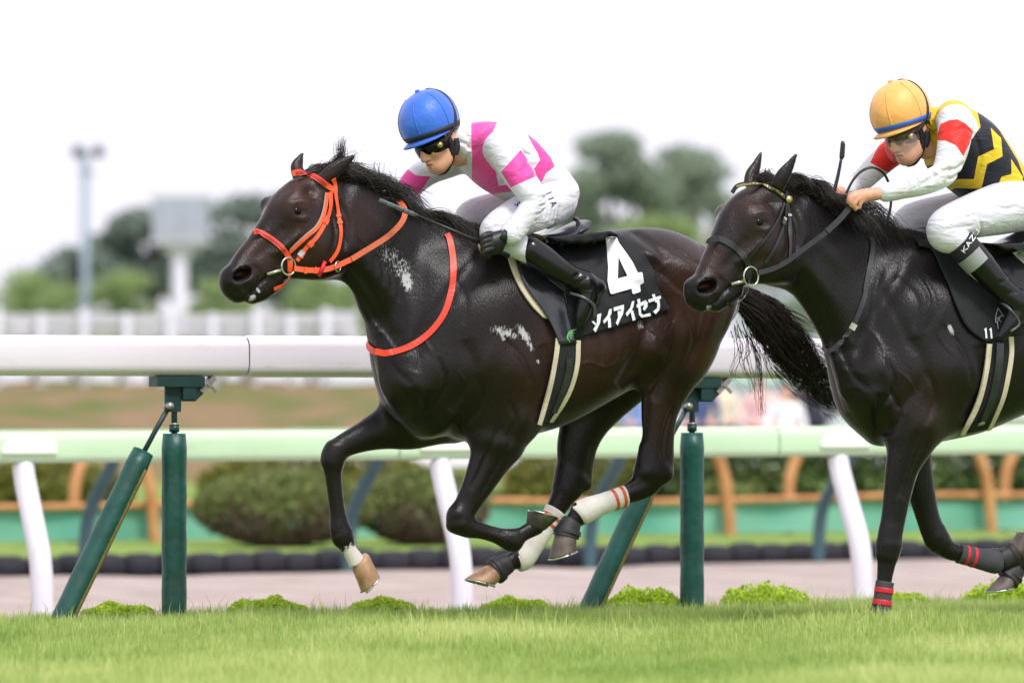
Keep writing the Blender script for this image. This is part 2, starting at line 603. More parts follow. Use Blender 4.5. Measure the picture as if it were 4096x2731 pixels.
# ---- turf blades
def leaf_material(name, c1, c2, c3=None, trans=.35, rough=.55):
    m = bpy.data.materials.new(name)
    m.use_nodes = True
    nt = m.node_tree
    b = nt.nodes['Principled BSDF']
    out = nt.nodes['Material Output']
    at = nt.nodes.new('ShaderNodeAttribute'); at.attribute_name = 'tint'
    rp = nt.nodes.new('ShaderNodeValToRGB')
    rp.color_ramp.elements[0].color = (*c1, 1)
    rp.color_ramp.elements[1].color = (*c2, 1)
    if c3 is not None:
        e = rp.color_ramp.elements.new(.5); e.color = (*c3, 1)
    nt.links.new(at.outputs['Fac'], rp.inputs['Fac'])
    nt.links.new(rp.outputs['Color'], b.inputs['Base Color'])
    b.inputs['Roughness'].default_value = rough
    b.inputs['Specular IOR Level'].default_value = .3
    tr = nt.nodes.new('ShaderNodeBsdfTranslucent')
    nt.links.new(rp.outputs['Color'], tr.inputs['Color'])
    mx = nt.nodes.new('ShaderNodeMixShader')
    mx.inputs['Fac'].default_value = trans
    nt.links.new(b.outputs['BSDF'], mx.inputs[1])
    nt.links.new(tr.outputs['BSDF'], mx.inputs[2])
    nt.links.new(mx.outputs['Shader'], out.inputs['Surface'])
    return m
def blades(name, X, Y, Z, Hh, Wd, tint, m, parent=None, r=rng, lean=.5):
    n = len(X)
    a = r.uniform(0, 2 * math.pi, n)
    la = r.uniform(0, 2 * math.pi, n)
    ll = Hh * lean * r.uniform(.1, 1.0, n)
    dx, dy = np.cos(a) * Wd / 2, np.sin(a) * Wd / 2
    lx, ly = np.cos(la) * ll, np.sin(la) * ll
    V = np.empty((n, 5, 3), np.float32)
    V[:, 0] = np.stack([X - dx, Y - dy, Z], 1)
    V[:, 1] = np.stack([X + dx, Y + dy, Z], 1)
    V[:, 2] = np.stack([X + dx * .8 + lx * .3, Y + dy * .8 + ly * .3, Z + Hh * .6], 1)
    V[:, 3] = np.stack([X - dx * .8 + lx * .3, Y - dy * .8 + ly * .3, Z + Hh * .6], 1)
    V[:, 4] = np.stack([X + lx, Y + ly, Z + Hh * (1 - .25 * (ll / Hh))], 1)
    b = (np.arange(n) * 5)[:, None]
    Q = np.concatenate([b + np.array([[0, 1, 2]]), b + np.array([[0, 2, 3]]), b + np.array([[3, 2, 4]])], 1).reshape(-1, 3)
    o = mesh_np(name, V.reshape(-1, 3), Q, m, parent)
    vattr(o, 'tint', np.repeat(tint, 5))
    return o
M_BLADE = leaf_material('turf_blade', rgb(128, 160, 78), rgb(214, 222, 148), rgb(172, 192, 106), .4)
nb = 380000
X = rng.uniform(-3.7, 3.7, nb)
Y = 18.6 + 10.4 * rng.uniform(0, 1, nb) ** .85
q = L0.local(np.stack([X, Y, np.zeros(nb)], -1))
ok = q[:, 1] > -1.42 + .05 * np.sin(q[:, 0] * 3)
X, Y, q = X[ok], Y[ok], q[ok]
patch = smooth_noise(X * 2.2, Y * 1.4, 21)
hh = .046 + .010 * patch + rng.uniform(-.018, .026, len(X))
hh *= np.where(rng.uniform(0, 1, len(X)) < .04, rng.uniform(1.3, 2.0, len(X)), 1.0)
hh *= np.where(q[:, 1] < -1.1, 1.0 + .25 * rng.uniform(0, 1, len(X)), 1.0)
near = np.clip((q[:, 1] - .2) / 1.2, 0, 1)
tint = np.clip(.56 + .17 * patch + .10 * smooth_noise(X * 7, Y * 4, 5) + rng.normal(0, .17, len(X)) - .12 * (1 - near), 0, 1)
go = blades('turf_grass', X, Y, turf_z(X, Y), np.clip(hh, .03, .2), rng.uniform(.0024, .0044, len(X)), tint, M_BLADE)
tag(go, 'dense bright green turf blades covering the racecourse', 'grass', kind='stuff')

# ---- bright leafy clumps along the foot of the white rail
M_CLUMP = leaf_material('clump_leaf', rgb(140, 178, 48), rgb(212, 228, 84), rgb(178, 206, 62), .4)
def clump(px, wid, hgt, label, seed):
    r = np.random.default_rng(seed)
    p = L0.world(L0.P(px, 2440, -1.36))
    c = np.array([p[0], p[1], -.014])
    t = thing('clover_clump', label, 'plant', c, 'leafy clumps along the rail foot')
    n = 2400
    a = r.uniform(0, 2 * math.pi, n); rr = np.sqrt(r.uniform(0, 1, n)); el = r.uniform(.15, 1, n)
    px_ = c[0] + np.cos(a) * rr * wid * .5; py_ = c[1] + np.sin(a) * rr * wid * .32
    bumpy = 1 + .35 * np.sin(px_ * 38 + seed) * np.cos(py_ * 31)
    pz_ = c[2] + hgt * np.sqrt(np.clip(1 - rr ** 2, 0, 1)) * el * bumpy + .03
    sz = r.uniform(.005, .010, n)
    V = np.empty((n, 4, 3)); 
    d1 = r.normal(size=(n, 3)); d1 /= np.linalg.norm(d1, axis=1)[:, None]
    d2 = np.cross(d1, r.normal(size=(n, 3))); d2 /= np.linalg.norm(d2, axis=1)[:, None]
    cc = np.stack([px_, py_, pz_], 1)
    for i, (s1, s2) in enumerate(((-1, -.6), (.2, -1), (1, .5), (-.2, 1))):
        V[:, i] = cc + sz[:, None] * (s1 * d1 + s2 * d2)
    o = mesh_np('leaves', V.reshape(-1, 3), np.arange(n * 4).reshape(n, 4), M_CLUMP, t)
    vattr(o, 'tint', np.repeat(np.clip(r.normal(.55, .22, n), 0, 1), 4))
    m = 60
    a = r.uniform(0, 2 * math.pi, m); rr = np.sqrt(r.uniform(0, 1, m)) * .8
    blades('stems', c[0] + np.cos(a) * rr * wid * .5, c[1] + np.sin(a) * rr * wid * .3, np.full(m, c[2] - .04), hgt * np.sqrt(1 - rr ** 2) + .05, np.full(m, .004), np.full(m, .3), M_CLUMP, t, r)
for i, (px, wd, hg, lb) in enumerate([
    (470, .32, .055, 'low bright green clump between the slanted and the upright green padded rail posts'),
    (1070, .36, .075, 'bright leafy clump under the raised white-socked foreleg'),
    (1530, .30, .065, 'bright leafy clump left of the white bent post under the galloping horse'),
    (2060, .30, .055, 'small bright clump just right of the white bent post under the galloping horse'),
    (2575, .36, .100, 'tall bright clump between a slanted and an upright padded post behind the hind hooves'),
    (3060, .42, .110, 'wide bright clump between an upright padded post and a white bent post'),
    (3600, .28, .050, 'small bright clump behind the planted foreleg with red bands'),
    (4020, .40, .105, 'bright clump under the folded foreleg with grey bandage and red bands')]):
    clump(px, wd, hg * .8, lb, 100 + i)

# ------------------------------------------------------------------ white running rail of the turf course
M_RAIL = mat('rail_white_plastic', (.735, .665, .755), rough=.32, spec=.45, var=.04, vscale=1.5, bump=.05, bscale=12, grime=.32, gscale=(.5, .5, 2.2), gcol=(.22, .20, .17))
M_GREEN = mat('post_green_vinyl', rgb(12, 72, 64), rough=.42, spec=.5, var=.18, vscale=9, bump=.35, bscale=9, dist=.03, grime=.35, gscale=(1.5, 1.5, .6), gcol=(.10, .11, .08))
M_GREENP = mat('bracket_green_paint', rgb(22, 54, 54), rough=.45, spec=.5, var=.15, vscale=14)
M_ZIP = mat('zip_olive_tape', rgb(98, 88, 34), rough=.7, var=.2, vscale=60)
M_STEEL = mat('worn_steel', (.42, .38, .38), rough=.4, metal=.7, var=.25, vscale=40)
def wpt(u, w, z, lane=L0):
    return lane.world(np.array([u, w, z]))
def rail_bar(name, u0, u1, w, z0, z1, depth, m, parent, lane=L0, rad=.045, zs=0.0, grow=1.0, rtop=None):
    """rounded box-section rail"""
    prof = []
    hw, hh = depth / 2 * grow, (z1 - z0) / 2 * grow
    for cx, cz, a0, r in ((hw, hh, 0, rtop or rad), (-hw, hh, 90, rtop or rad), (-hw, -hh, 180, rad), (hw, -hh, 270, rad)):
        r = min(r, hw, hh)
        for k in range(6):
            a = math.radians(a0 + 18 * k)
            prof.append((math.copysign(abs(cx) - r, cx) + r * math.cos(a), math.copysign(abs(cz) - r, cz) + r * math.sin(a)))
    n = len(prof)
    uu = [u0, u0 + .004, u0 + .016] + list(np.linspace(u0 + .3, u1 - .3, 14)) + [u1 - .016, u1 - .004, u1]
    sc = [.90, .975, 1.0] + [1.0] * 14 + [1.0, .975, .90]
    mb = MB()
    V = [lane.world(np.array([uq, w + a * s_, (z0 + z1) / 2 + b * s_ + zs * uq])) for uq, s_ in zip(uu, sc) for a, b in prof]
    Fc = []
    for i in range(len(uu) - 1):
        for j in range(n):
            k = (j + 1) % n
            Fc.append([i * n + j, (i + 1) * n + j, (i + 1) * n + k, i * n + k])
    Fc.append(list(range(n))[::-1])
    Fc.append([(len(uu) - 1) * n + j for j in range(n)])
    mb.add(V, Fc)
    return mb.build(name, m, parent)
def fu(px, w=-1.2, py=1700):
    return L0.P(px, py, w)[0]
rail1 = thing('running_rail', 'white running rail on green padded posts along the turf', 'fence', wpt(fu(697), -1.2, -.08))
zt, zb = 1.231, 1.054
uj = fu(978)
rail_bar('rail_section', uj + .002, uj + 5.4, -1.2, zb, zt, .125, M_RAIL, rail1, rad=.05)
rail_bar('rail_section', uj - 4.2, uj - .002, -1.2, zb, zt, .125, M_RAIL, rail1, grow=1.035, rad=.05)
rail_bar('rail_section', uj - 9, uj - 4.205, -1.2, zb, zt, .125, M_RAIL, rail1, rad=.05)
def rail_post(px):
    u = fu(px)
    w = -1.2
    U, W, Zv = L0.u, L0.w, np.array([0, 0, 1.])
    mb = MB()
    n = 15
    zz = np.linspace(-.16, .805, n)
    rr = np.full(n, .0545) + .0012 * np.sin(np.arange(n) * 2.1)
    rr[-1] = .050
    tube(mb, [wpt(u, w, z) for z in zz], rr, 20)
    post = mb.build('post', M_GREEN, rail1)
    mb = MB()
    tube(mb, [wpt(u, w, .80), wpt(u, w, 1.02)], .0135, 12)
    tube(mb, [wpt(u, w, .81), wpt(u, w, .842)], .022, 12)
    mb.build('pole', M_GREENP, post)
    mb = MB()
    tube(mb, [wpt(u, w, .842), wpt(u, w, .850)], .024, 12)
    mb.build('collar', M_STEEL, post)
    mb = MB()
    box(mb, wpt(u - .012, w, 1.031), U * .112, W * .05, Zv * .0225)
    box(mb, wpt(u + .012, w + .012, .955), U * .037, W * .006, Zv * .056)
    box(mb, wpt(u - .055, w, .982), U * .03, W * .045, Zv * .03)
    # gusset
    g = [(u - .03, 1.008), (u - .155, 1.008), (u - .085, .945), (u - .03, .945)]
    V = [wpt(a, w + s_ * .035, b) for s_ in (-1, 1) for a, b in g]
    mb.add(V, [[0, 1, 2, 3], [7, 6, 5, 4], [0, 4, 5, 1], [1, 5, 6, 2], [2, 6, 7, 3], [3, 7, 4, 0]])
    mb.build('bracket', M_GREENP, post, smooth=False)
    mb = MB()
    d = (U * -.70 + Zv * .71)
    nrm = (U * .71 + Zv * .70)
    box(mb, wpt(u - .145, w + .01, 1.018), d * .045, W * .03, nrm * .012)
    box(mb, wpt(u - .160, w + .04, 1.005), nrm * .028, W * .006, d * .006)
    mb.build('clamp', M_STEEL, post, smooth=False)
    # slanted padded brace
    mb = MB()
    a, b = L0.P(px - 118, 1806, w), L0.P(px - 448, 2490, w)
    for px2 in ():
        pass
    da, db = np.array([u + .131 / YC, w, .726]), np.array([u + .505 / YC, w, -.02 - .05])
    pts = [da + (db - da) * t for t in np.linspace(0, 1.06, 14)]
    rr = np.full(14, .051) + .001 * np.sin(np.arange(14) * 1.7)
    rr[0] = .047
    tube(mb, [wpt(*p) for p in pts], rr, 20)
    br = mb.build('brace', M_GREEN, rail1)
    mb = MB()
    dirv = (db - da) / np.linalg.norm(db - da)
    side = np.array([-dirv[2], 0, dirv[0]])
    if side[0] > 0:
        side = -side
    off = (side * .60 + np.array([0, .80, 0])) * .0505
    tube(mb, [wpt(*(p + off)) for p in pts[1:]], .010, 6, ups=L0.world(side) - L0.o)
    mb.build('zip_strip', M_ZIP, br)
    mb = MB()
    top = np.array([u + .035, w + .02, .918])
    tube(mb, [wpt(*top), wpt(*(top + (da - top) * .5)), wpt(*(da + dirv * .06))], .0115, 10, flat=.6)
    mb.build('rod', M_GREENP, br)
    mb = MB()
    tube(mb, [wpt(u + .034, w - .02, .925), wpt(u + .034, w + .045, .925)], .016, 8)
    mb.build('bolt', M_STEEL, br)
for px in (-1374, 697, 2768, 4839):
    rail_post(px)

# ------------------------------------------------------------------ mint rail of the dirt course on bent white posts
M_MINT = mat('rail_mint_plastic', rgb(184, 214, 176), rough=.35, spec=.5, var=.05, vscale=2, grime=.35, gscale=(.4, .4, 2), gcol=(.30, .33, .25))
M_MINTW = mat('rail_cap_white', rgb(226, 240, 222), rough=.35, spec=.5, var=.03, vscale=3)
M_WPOST = mat('post_white_paint', rgb(214, 212, 220), rough=.4, spec=.5, var=.04, vscale=3, grime=.4, gscale=(1.5, 1.5, .7), gcol=(.28, .25, .20))
L2 = Lane(700, 32.3)
rail2 = thing('running_rail', 'pale mint green rail on bent white posts beside the sand course', 'fence', L2.world(np.array([0, 0, -.34])))
zs2 = -.0045
def rail_z(u):
    return .80 + zs2 * u
for a, b in ((1.05, 6.0), (-1.30, 1.045), (-3.65, -1.305), (-9.0, -3.655)):
    rail_bar('rail_section', a, b, 0, .63, .80, .13, M_MINT, rail2, L2, rad=.04, zs=zs2, rtop=.06)
def bent_post(lane, px, m, parent, ztop, path, r, name='post'):
    u = lane.P(px, 1850, 0)[0]
    mb = MB()
    P = catmull([(u, w, z) for w, z in path], 6)
    tube(mb, [lane.world(p) for p in P], np.linspace(r * .97, r, len(P)), 16)
    return mb.build(name, m, parent), u
for px in (-1576, 92, 1760, 3352, 4920):
    u = L2.P(px, 1850, 0)[0]
    z0 = rail_z(u)
    o, u = bent_post(L2, px, M_WPOST, rail2, .6, [(.0, z0 - .18), (.035, z0 - .27), (.15, z0 - .47), (.255, z0 - .66), (.29, z0 - .85), (.30, -.42)], .061)
    # saddle block that carries the rail: sloped shoulder towards picture left, round nose to the right
    mb = MB()
    prof = [(.150, -.075), (.150, -.045), (.10, .018), (.02, .030), (-.10, .026), (-.145, .012), (-.168, -.02), (-.168, -.075)]
    V = [L2.world(np.array([u + a, sgn, z0 - .05 + b])) for sgn in (.085, -.085) for a, b in prof]
    n = len(prof)
    mb.add(V, [list(range(n)), [2 * n - 1 - i for i in range(n)]] + [[i, n + i, n + (i + 1) % n, (i + 1) % n] for i in range(n)])
    sb = mb.build('rail_saddle', M_MINTW, rail2, smooth=False)
    md = sb.modifiers.new('bevel', 'BEVEL'); md.width = .012; md.segments = 3
# ------------------------------------------------------------------ slate posts of the inner dirt rail, kerb of black rolls
M_SLATE = mat('slate_post_paint', rgb(62, 92, 100), rough=.5, var=.1, vscale=6)
rail3 = thing('running_rail', 'inner rail of the sand course on bent slate blue posts', 'fence', LK.world(np.array([0, .25, -.34])))
rail_bar('rail_section', -12, 11, .75, .60, .76, .12, M_MINT, rail3, LK, rad=.04)
for px in (-800, 330, 1385, 2350, 3265, 4180, 5080):
    u = LK.P(px, 2260, .25)[0]
    mb = MB()
    P = catmull([(u, .72, .64), (u, .66, .50), (u, .45, .28), (u, .32, .08), (u, .28, -.2), (u, .27, -.40)], 5)
    tube(mb, [LK.world(p) for p in P], .052, 14)
    mb.build('post', M_SLATE, rail3)
M_KERB = mat('kerb_black_rubber', rgb(44, 44, 52), rough=.75, var=.25, vscale=6, bump=.5, bscale=14, dist=.03)
kerb = thing('track_kerb', 'low kerb of black rubber rolls edging the sand course', 'kerb', LK.world(np.array([0, 0, -.34])))
km = None
for i in range(-42, 34):
    u = i * .29
    if km is None:
        mb = MB()
        L_ = .142
        prof = [(-L_, .055), (-L_ + .02, .085), (-L_ * .5, .094), (0, .096), (L_ * .5, .094), (L_ - .02, .085), (L_, .055)]
        tube(mb, [a * LK.u for a, r in prof], [r for a, r in prof], 12)
        ko = mb.build('kerb_roll', M_KERB)
        km = ko.data
    else:
        ko = bpy.data.objects.new('kerb_roll', km)
        COL.objects.link(ko)
    ko.parent = kerb
    ko.matrix_parent_inverse = Matrix.Translation(-Vector(kerb.location))
    r = random.Random(i)
    ko.location = tuple(LK.world(np.array([u, .0 + r.uniform(-.012, .012), -.262 + r.uniform(-.012, .01)])))
    ko.rotation_euler = (0, r.uniform(-.05, .05), r.uniform(-.04, .04))

# ------------------------------------------------------------------ timber fence with green netting
M_TIMBER = mat('orange_timber', rgb(176, 118, 70), rough=.7, col2=rgb(204, 150, 98), vscale=5, detail=6)
M_NET = mat('green_netting', rgb(78, 152, 130), rough=.7, col2=rgb(118, 178, 156), vscale=1.3)
LW = YLane(2048, 54.0, math.radians(30))
fence4 = thing('timber_fence', 'orange timber fence with curved posts and green netting behind the sand course', 'fence', LW.world(np.array([0, 0, -.24])))
def lwu(px, py=2000):
    return LW.P(px, py, 0)[0]
mb = MB()
tube(mb, [LW.world(np.array([u, .0, .095 + .02 * math.sin(u)])) for u in np.linspace(-12, 12, 40)], 0.030, 10)
mb.build('rail', M_TIMBER, fence4)
mb = MB()
us_ = np.linspace(-12, 12, 80)
V = []
for s_ in (.0, .012):
    for z in (.06, -.05, -.22):
        V += [LW.world(np.array([u, -.06 + s_ + .02 * math.sin(u * 5 + z * 9), z])) for u in us_]
n = len(us_)
Fc = []
for a in range(2):
    for i in range(2):
        for j in range(n - 1):
            k = (a * 3 + i) * n + j
            Fc.append([k, k + 1, k + n + 1, k + n])
mb.add(V, Fc)
mb.build('netting', M_NET, fence4)
for px, ty in ((590, 0), (2890, 0), (3935, 0), (360, 1), (3225, 1), (4090, 1), (-500, 0), (-760, 1), (5000, 0), (5300, 1)):
    u = lwu(px)
    mb = MB()
    if ty == 0:
        path = [(u + .12, .02, .66), (u + .10, .06, .52), (u + .03, .09, .28), (u + .0, .10, .05), (u - .03, .10, -.32)]
    else:
        path = [(u - .16, -.25, .66), (u - .10, -.25, .55), (u - .01, -.25, .38), (u + .03, -.25, .2), (u + .04, -.25, -.32)]
    P = catmull(path, 5)
    tube(mb, [LW.world(p) for p in P], .052, 10)
    mb.build('post', M_TIMBER, fence4)

# ------------------------------------------------------------------ clipped shrubs and hedges
def leaf_cloud(lumps, n, size, seed, hollow=.55, wobble=.16):
    """leaf quads spread through ellipsoid lumps (centre, radii); returns V, Q, tint"""
    r = np.random.default_rng(seed)
    vol = np.array([b[0] * b[1] * b[2] for _, b in lumps]) ** (2 / 3)
    ids = r.choice(len(lumps), n, p=vol / vol.sum())
    c = np.array([l[0] for l in lumps])[ids]
    rad = np.array([l[1] for l in lumps])[ids]
    d = r.normal(size=(n, 3)); d /= np.linalg.norm(d, axis=1)[:, None]
    t = (hollow ** 3 + (1 - hollow ** 3) * r.uniform(0, 1, n)) ** (1 / 3)
    wob = 1 + wobble * np.sin(d[:, 0] * 9 + ids * 3) * np.sin(d[:, 2] * 8 + ids)
    p = c + d * rad * (t * wob)[:, None]
    d1 = r.normal(size=(n, 3)); d1 /= np.linalg.norm(d1, axis=1)[:, None]
    d2 = np.cross(d1, r.normal(size=(n, 3))); d2 /= np.linalg.norm(d2, axis=1)[:, None]
    sz = size * r.uniform(.6, 1.4, n)[:, None]
    V = np.stack([p - d1 * sz - d2 * sz * .5, p + d1 * sz * .3 - d2 * sz * .7, p + d1 * sz + d2 * sz * .5, p - d1 * sz * .3 + d2 * sz * .7], 1)
    return V.reshape(-1, 3), np.arange(n * 4).reshape(n, 4), np.clip(r.normal(.5, .2, n) , 0, 1)
def shrub_materials():
    return (leaf_material('azalea_leaf', rgb(92, 104, 56), rgb(148, 158, 94), rgb(120, 130, 74), .2),
            leaf_material('hedge_leaf', rgb(40, 60, 28), rgb(98, 118, 58), rgb(64, 86, 40), .2),
            leaf_material('yellow_hedge_leaf', rgb(84, 90, 34), rgb(150, 150, 74), rgb(116, 118, 50), .25),
            leaf_material('bare_twig', rgb(92, 78, 68), rgb(150, 126, 112), rgb(118, 98, 88), .15),
            mat('shrub_stem', rgb(70, 54, 44), rough=.9, var=.2))
M_AZ, M_HEDGE, M_YEL, M_TWIG, M_STEM = shrub_materials()
def shrub(name, label, px, py_base, depth, wid, hgt, m, seed, zb=-.24, n=2600, lower=True, deep=None, group=None, size=.035):
    x = (px - CX) / F * depth
    r = np.random.default_rng(seed)
    t = thing(name, label, 'shrub', (x, depth, zb), group)
    deep = deep or wid * .7
    lumps = [((x, depth, zb + hgt * .5), (wid * .5, deep * .5, hgt * .5))] * 4
    for i in range(9):
        a = r.uniform(-1, 1)
        lumps.append(((x + a * wid * .36, depth + r.uniform(-.3, .3) * deep, zb + hgt * (.62 + .2 * r.uniform(-1, 1)) * (1 - .25 * a * a)), (wid * .12, deep * .16, hgt * .13)))
    V, Q, ti = leaf_cloud(lumps, n, size, seed, hollow=.86, wobble=.03)
    if lower:
        hz = (V.reshape(-1, 4, 3)[:, :, 2].mean(1) - zb) / hgt
        up = hz + .08 * np.sin(V.reshape(-1, 4, 3)[:, 0, 0] * 9) + r.normal(0, .13, len(hz)) > .42
        o = mesh_np('foliage', V, Q[up], m, t); vattr(o, 'tint', np.repeat(ti, 4))
        o = mesh_np('twigs', V, Q[~up], M_TWIG, t); vattr(o, 'tint', np.repeat(ti, 4))
    else:
        o = mesh_np('foliage', V, Q, m, t); vattr(o, 'tint', np.repeat(ti, 4))
    mb = MB()
    for i in range(7):
        a = r.uniform(0, 6.28)
        tube(mb, [(x + .05 * math.cos(a), depth + .05 * math.sin(a), zb - .03), (x + .2 * wid * math.cos(a), depth + .2 * deep * math.sin(a), zb + hgt * .35), (x + .36 * wid * math.cos(a), depth + .36 * deep * math.sin(a), zb + hgt * .7)], [.03, .02, .008], 6)
    mb.build('stem', M_STEM, t)
    return t
shrub('clipped_shrub', 'broad rounded shrub with bare brown underside left of the leading foreleg', 1130, 2190, 50.5, 1.54, .66, M_AZ, 1, n=15000, size=.019)
shrub('clipped_shrub', 'rounded shrub half hidden behind the white bent post and forelegs', 1690, 2180, 51.0, 1.16, .66, M_AZ, 2, n=12000, size=.019)
shrub('low_shrub', 'small pale green shrub behind the timber fence left of the upright padded post', 2890, 2000, 57.5, .85, .48, M_AZ, 3, lower=False, n=1600)
shrub('hedge', 'dark green hedge behind the timber fence under the second horse', 3350, 2000, 60, 4.6, .95, M_HEDGE, 4, lower=False, deep=1.2, n=8000, size=.04)
shrub('hedge', 'yellow green hedge behind the timber fence at the bent white end post', 200, 2000, 60, 1.7, .66, M_YEL, 5, lower=False, deep=1.0, n=4000)
shrub('hedge', 'yellowish hedge seen just above the broad rounded shrub', 1270, 2000, 61, 2.5, .80, M_YEL, 6, lower=False, deep=1.0, n=5000)
shrub('hedge', 'mixed green hedge between the hind legs of the leading horse', 2330, 2000, 60, 1.6, .84, M_YEL, 7, lower=False, deep=1.0, n=3500)

# ------------------------------------------------------------------ embankment, far rail, crowd, masts and trees
def bank():
    D = 98.0
    k = D / F
    us = np.linspace(-30, 9, 60)
    prof = [(-14, -.55), (-4, -.5), (0, .50), (3, .95), (6, 1.30), (8, 1.42), (30, 1.45), (60, 1.2)]
    V = []
    for x in us:
        fade = np.clip((7.0 - x) / 5.0, 0, 1)
        for y, z in prof:
            zz = -.55 + (z + .55) * (fade if y >= 0 else 1) + .05 * math.sin(x * 1.9 + y)
            V.append((x - 1.5, D + y, zz))
    n = len(prof)
    Q = np.array([[i * n + j, (i + 1) * n + j, (i + 1) * n + j + 1, i * n + j + 1] for i in range(len(us) - 1) for j in range(n - 1)])
    m = mat('dry_bank_grass', rgb(88, 106, 52), rough=.95, spec=.1, col2=rgb(142, 114, 92), vscale=.85, detail=6, bump=.4, bscale=8, dist=.1)
    o = mesh_np('embankment', np.array(V), Q, m)
    o['kind'] = 'structure'
bank()
def wx(px, d):
    return (px - CX) / F * d
def wz(py, d):
    return CAM_H + (HORIZON - py) / F * d
M_FARW = mat('far_white_paint', rgb(198, 198, 204), rough=.5, var=.04)
D5 = 105.0
M_BOARD = mat('far_white_board', rgb(206, 206, 212), rough=.6, var=.05)
fence5 = thing('white_rail_fence', 'far white post and rail fence on top of the embankment', 'fence', (wx(700, D5), D5, 1.3))
for ya, yb in ((1256, 1300),):
    mb = MB()
    x0, x1 = wx(-300, D5), wx(1425, D5)
    box(mb, ((x0 + x1) / 2, D5, (wz(ya, D5) + wz(yb, D5)) / 2), ((x1 - x0) / 2, 0, 0), (0, .05, 0), (0, 0, (wz(ya, D5) - wz(yb, D5)) / 2))
    mb.build('rail', M_FARW, fence5, smooth=False)
mb = MB()
box(mb, ((x0 + x1) / 2, D5 + .02, wz(1330, D5)), ((x1 - x0) / 2, 0, 0), (0, .04, 0), (0, 0, .06))
mb.build('rail', M_FARW, fence5, smooth=False)
i = 0
px = -180
while px < 1420:
    mb = MB()
    x = wx(px, D5)
    tube(mb, [(x, D5 - .12, wz(1580, D5)), (x, D5 - .12, wz(1560, D5)), (x, D5 - .12, wz(1252 - (18 if i % 2 else 0), D5))], [.05, .085, .075], 10)
    mb.build('post', M_FARW, fence5)
    if i % 5 != 3:
        mb = MB()
        box(mb, (wx(px + 82, D5), D5 + .3, wz(1338, D5)), (.23, 0, 0), (0, .03, 0), (0, 0, .14))
        mb.build('board', M_BOARD, fence5, smooth=False)
    px += 172 if px < 900 else 140
    i += 1
mb = MB()
box(mb, (wx(1350, D5), D5 + .6, wz(1350, D5)), (.32, 0, 0), (0, .3, 0), (0, 0, .42))
box(mb, (wx(1350, D5), D5 + .6, wz(1350, D5) + .44), (.36, 0, 0), (0, .34, 0), (0, 0, .03))
box(mb, (wx(1350, D5) - .05, D5 + .29, wz(1350, D5) + .05), (.1, 0, 0), (0, .02, 0), (0, 0, .16))
tag(mb.build('equipment_cabinet', M_FARW, None, smooth=False), 'small white cabinet at the end of the far white fence', 'cabinet')

M_MAST = mat('grey_mast_steel', rgb(140, 152, 166), rough=.5, metal=.2, var=.05)
D6 = 182.0
mast = thing('floodlight_mast', 'tall grey floodlight mast with two lamp heads', 'mast', (wx(340, D6), D6, -.5))
mb = MB()
tube(mb, [(wx(340, D6), D6, -.6), (wx(340, D6), D6, wz(640, D6))], [.16, .12], 12)
mb.build('pole', M_MAST, mast)
mb = MB()
box(mb, (wx(348, D6), D6, wz(690, D6)), (.26, 0, 0), (0, .1, 0), (0, 0, .04))
box(mb, (wx(340, D6), D6, wz(655, D6)), (.12, 0, 0), (0, .1, 0), (0, 0, .4))
mb.build('crossarm', M_MAST, mast, smooth=False)
M_LAMP = mat('dark_lamp_housing', rgb(78, 80, 94), rough=.5, var=.1)
for px in (312, 392):
    mb = MB()
    c = np.array([wx(px, D6), D6, wz(604, D6)])
    tube(mb, [c + (0, -.12, -.05), c + (0, .18, .12)], [.20, .11], 10)
    mb.build('lamp_head', M_LAMP, mast)
M_PANEL = mat('pale_grey_panel', rgb(166, 170, 184), rough=.6, var=.06, vscale=2)
D7 = 190.0
sign = thing('course_tower', 'pale box-shaped course tower on a white column behind the far fence', 'tower', (wx(718, D7), D7, -.5))
mb = MB()
xc, k7 = wx(722, D7), D7 / F
for i, (a, b) in enumerate(((612, 722), (724, 832))):
    mb = MB()
    box(mb, (wx((a + b) / 2, D7), D7, (wz(795, D7) + wz(960, D7)) / 2), ((b - a) / 2 * k7, 0, 0), (0, .5, 0), (0, 0, (960 - 795) / 2 * k7))
    mb.build('panel', M_PANEL, sign, smooth=False)
mb = MB()
box(mb, (xc, D7 + .1, wz(788, D7)), (118 * k7, 0, 0), (0, .6, 0), (0, 0, 6 * k7))
mb.build('top_frame', M_FARW, sign, smooth=False)
mb = MB()
box(mb, (xc, D7 + .1, wz(968, D7)), (116 * k7, 0, 0), (0, .6, 0), (0, 0, 7 * k7))
mb.build('bottom_frame', M_FARW, sign, smooth=False)
mb = MB()
box(mb, (xc, D7, wz(990, D7)), (82 * k7, 0, 0), (0, .3, 0), (0, 0, 14 * k7))
box(mb, (xc, D7, wz(1020, D7)), (40 * k7, 0, 0), (0, .25, 0), (0, 0, 18 * k7))
mb.build('bracket', M_FARW, sign, smooth=False)
mb = MB()
tube(mb, [(wx(718, D7), D7, -.6), (wx(718, D7), D7, wz(1000, D7))], [33 * k7, 31 * k7], 14)
mb.build('column', M_FARW, sign)

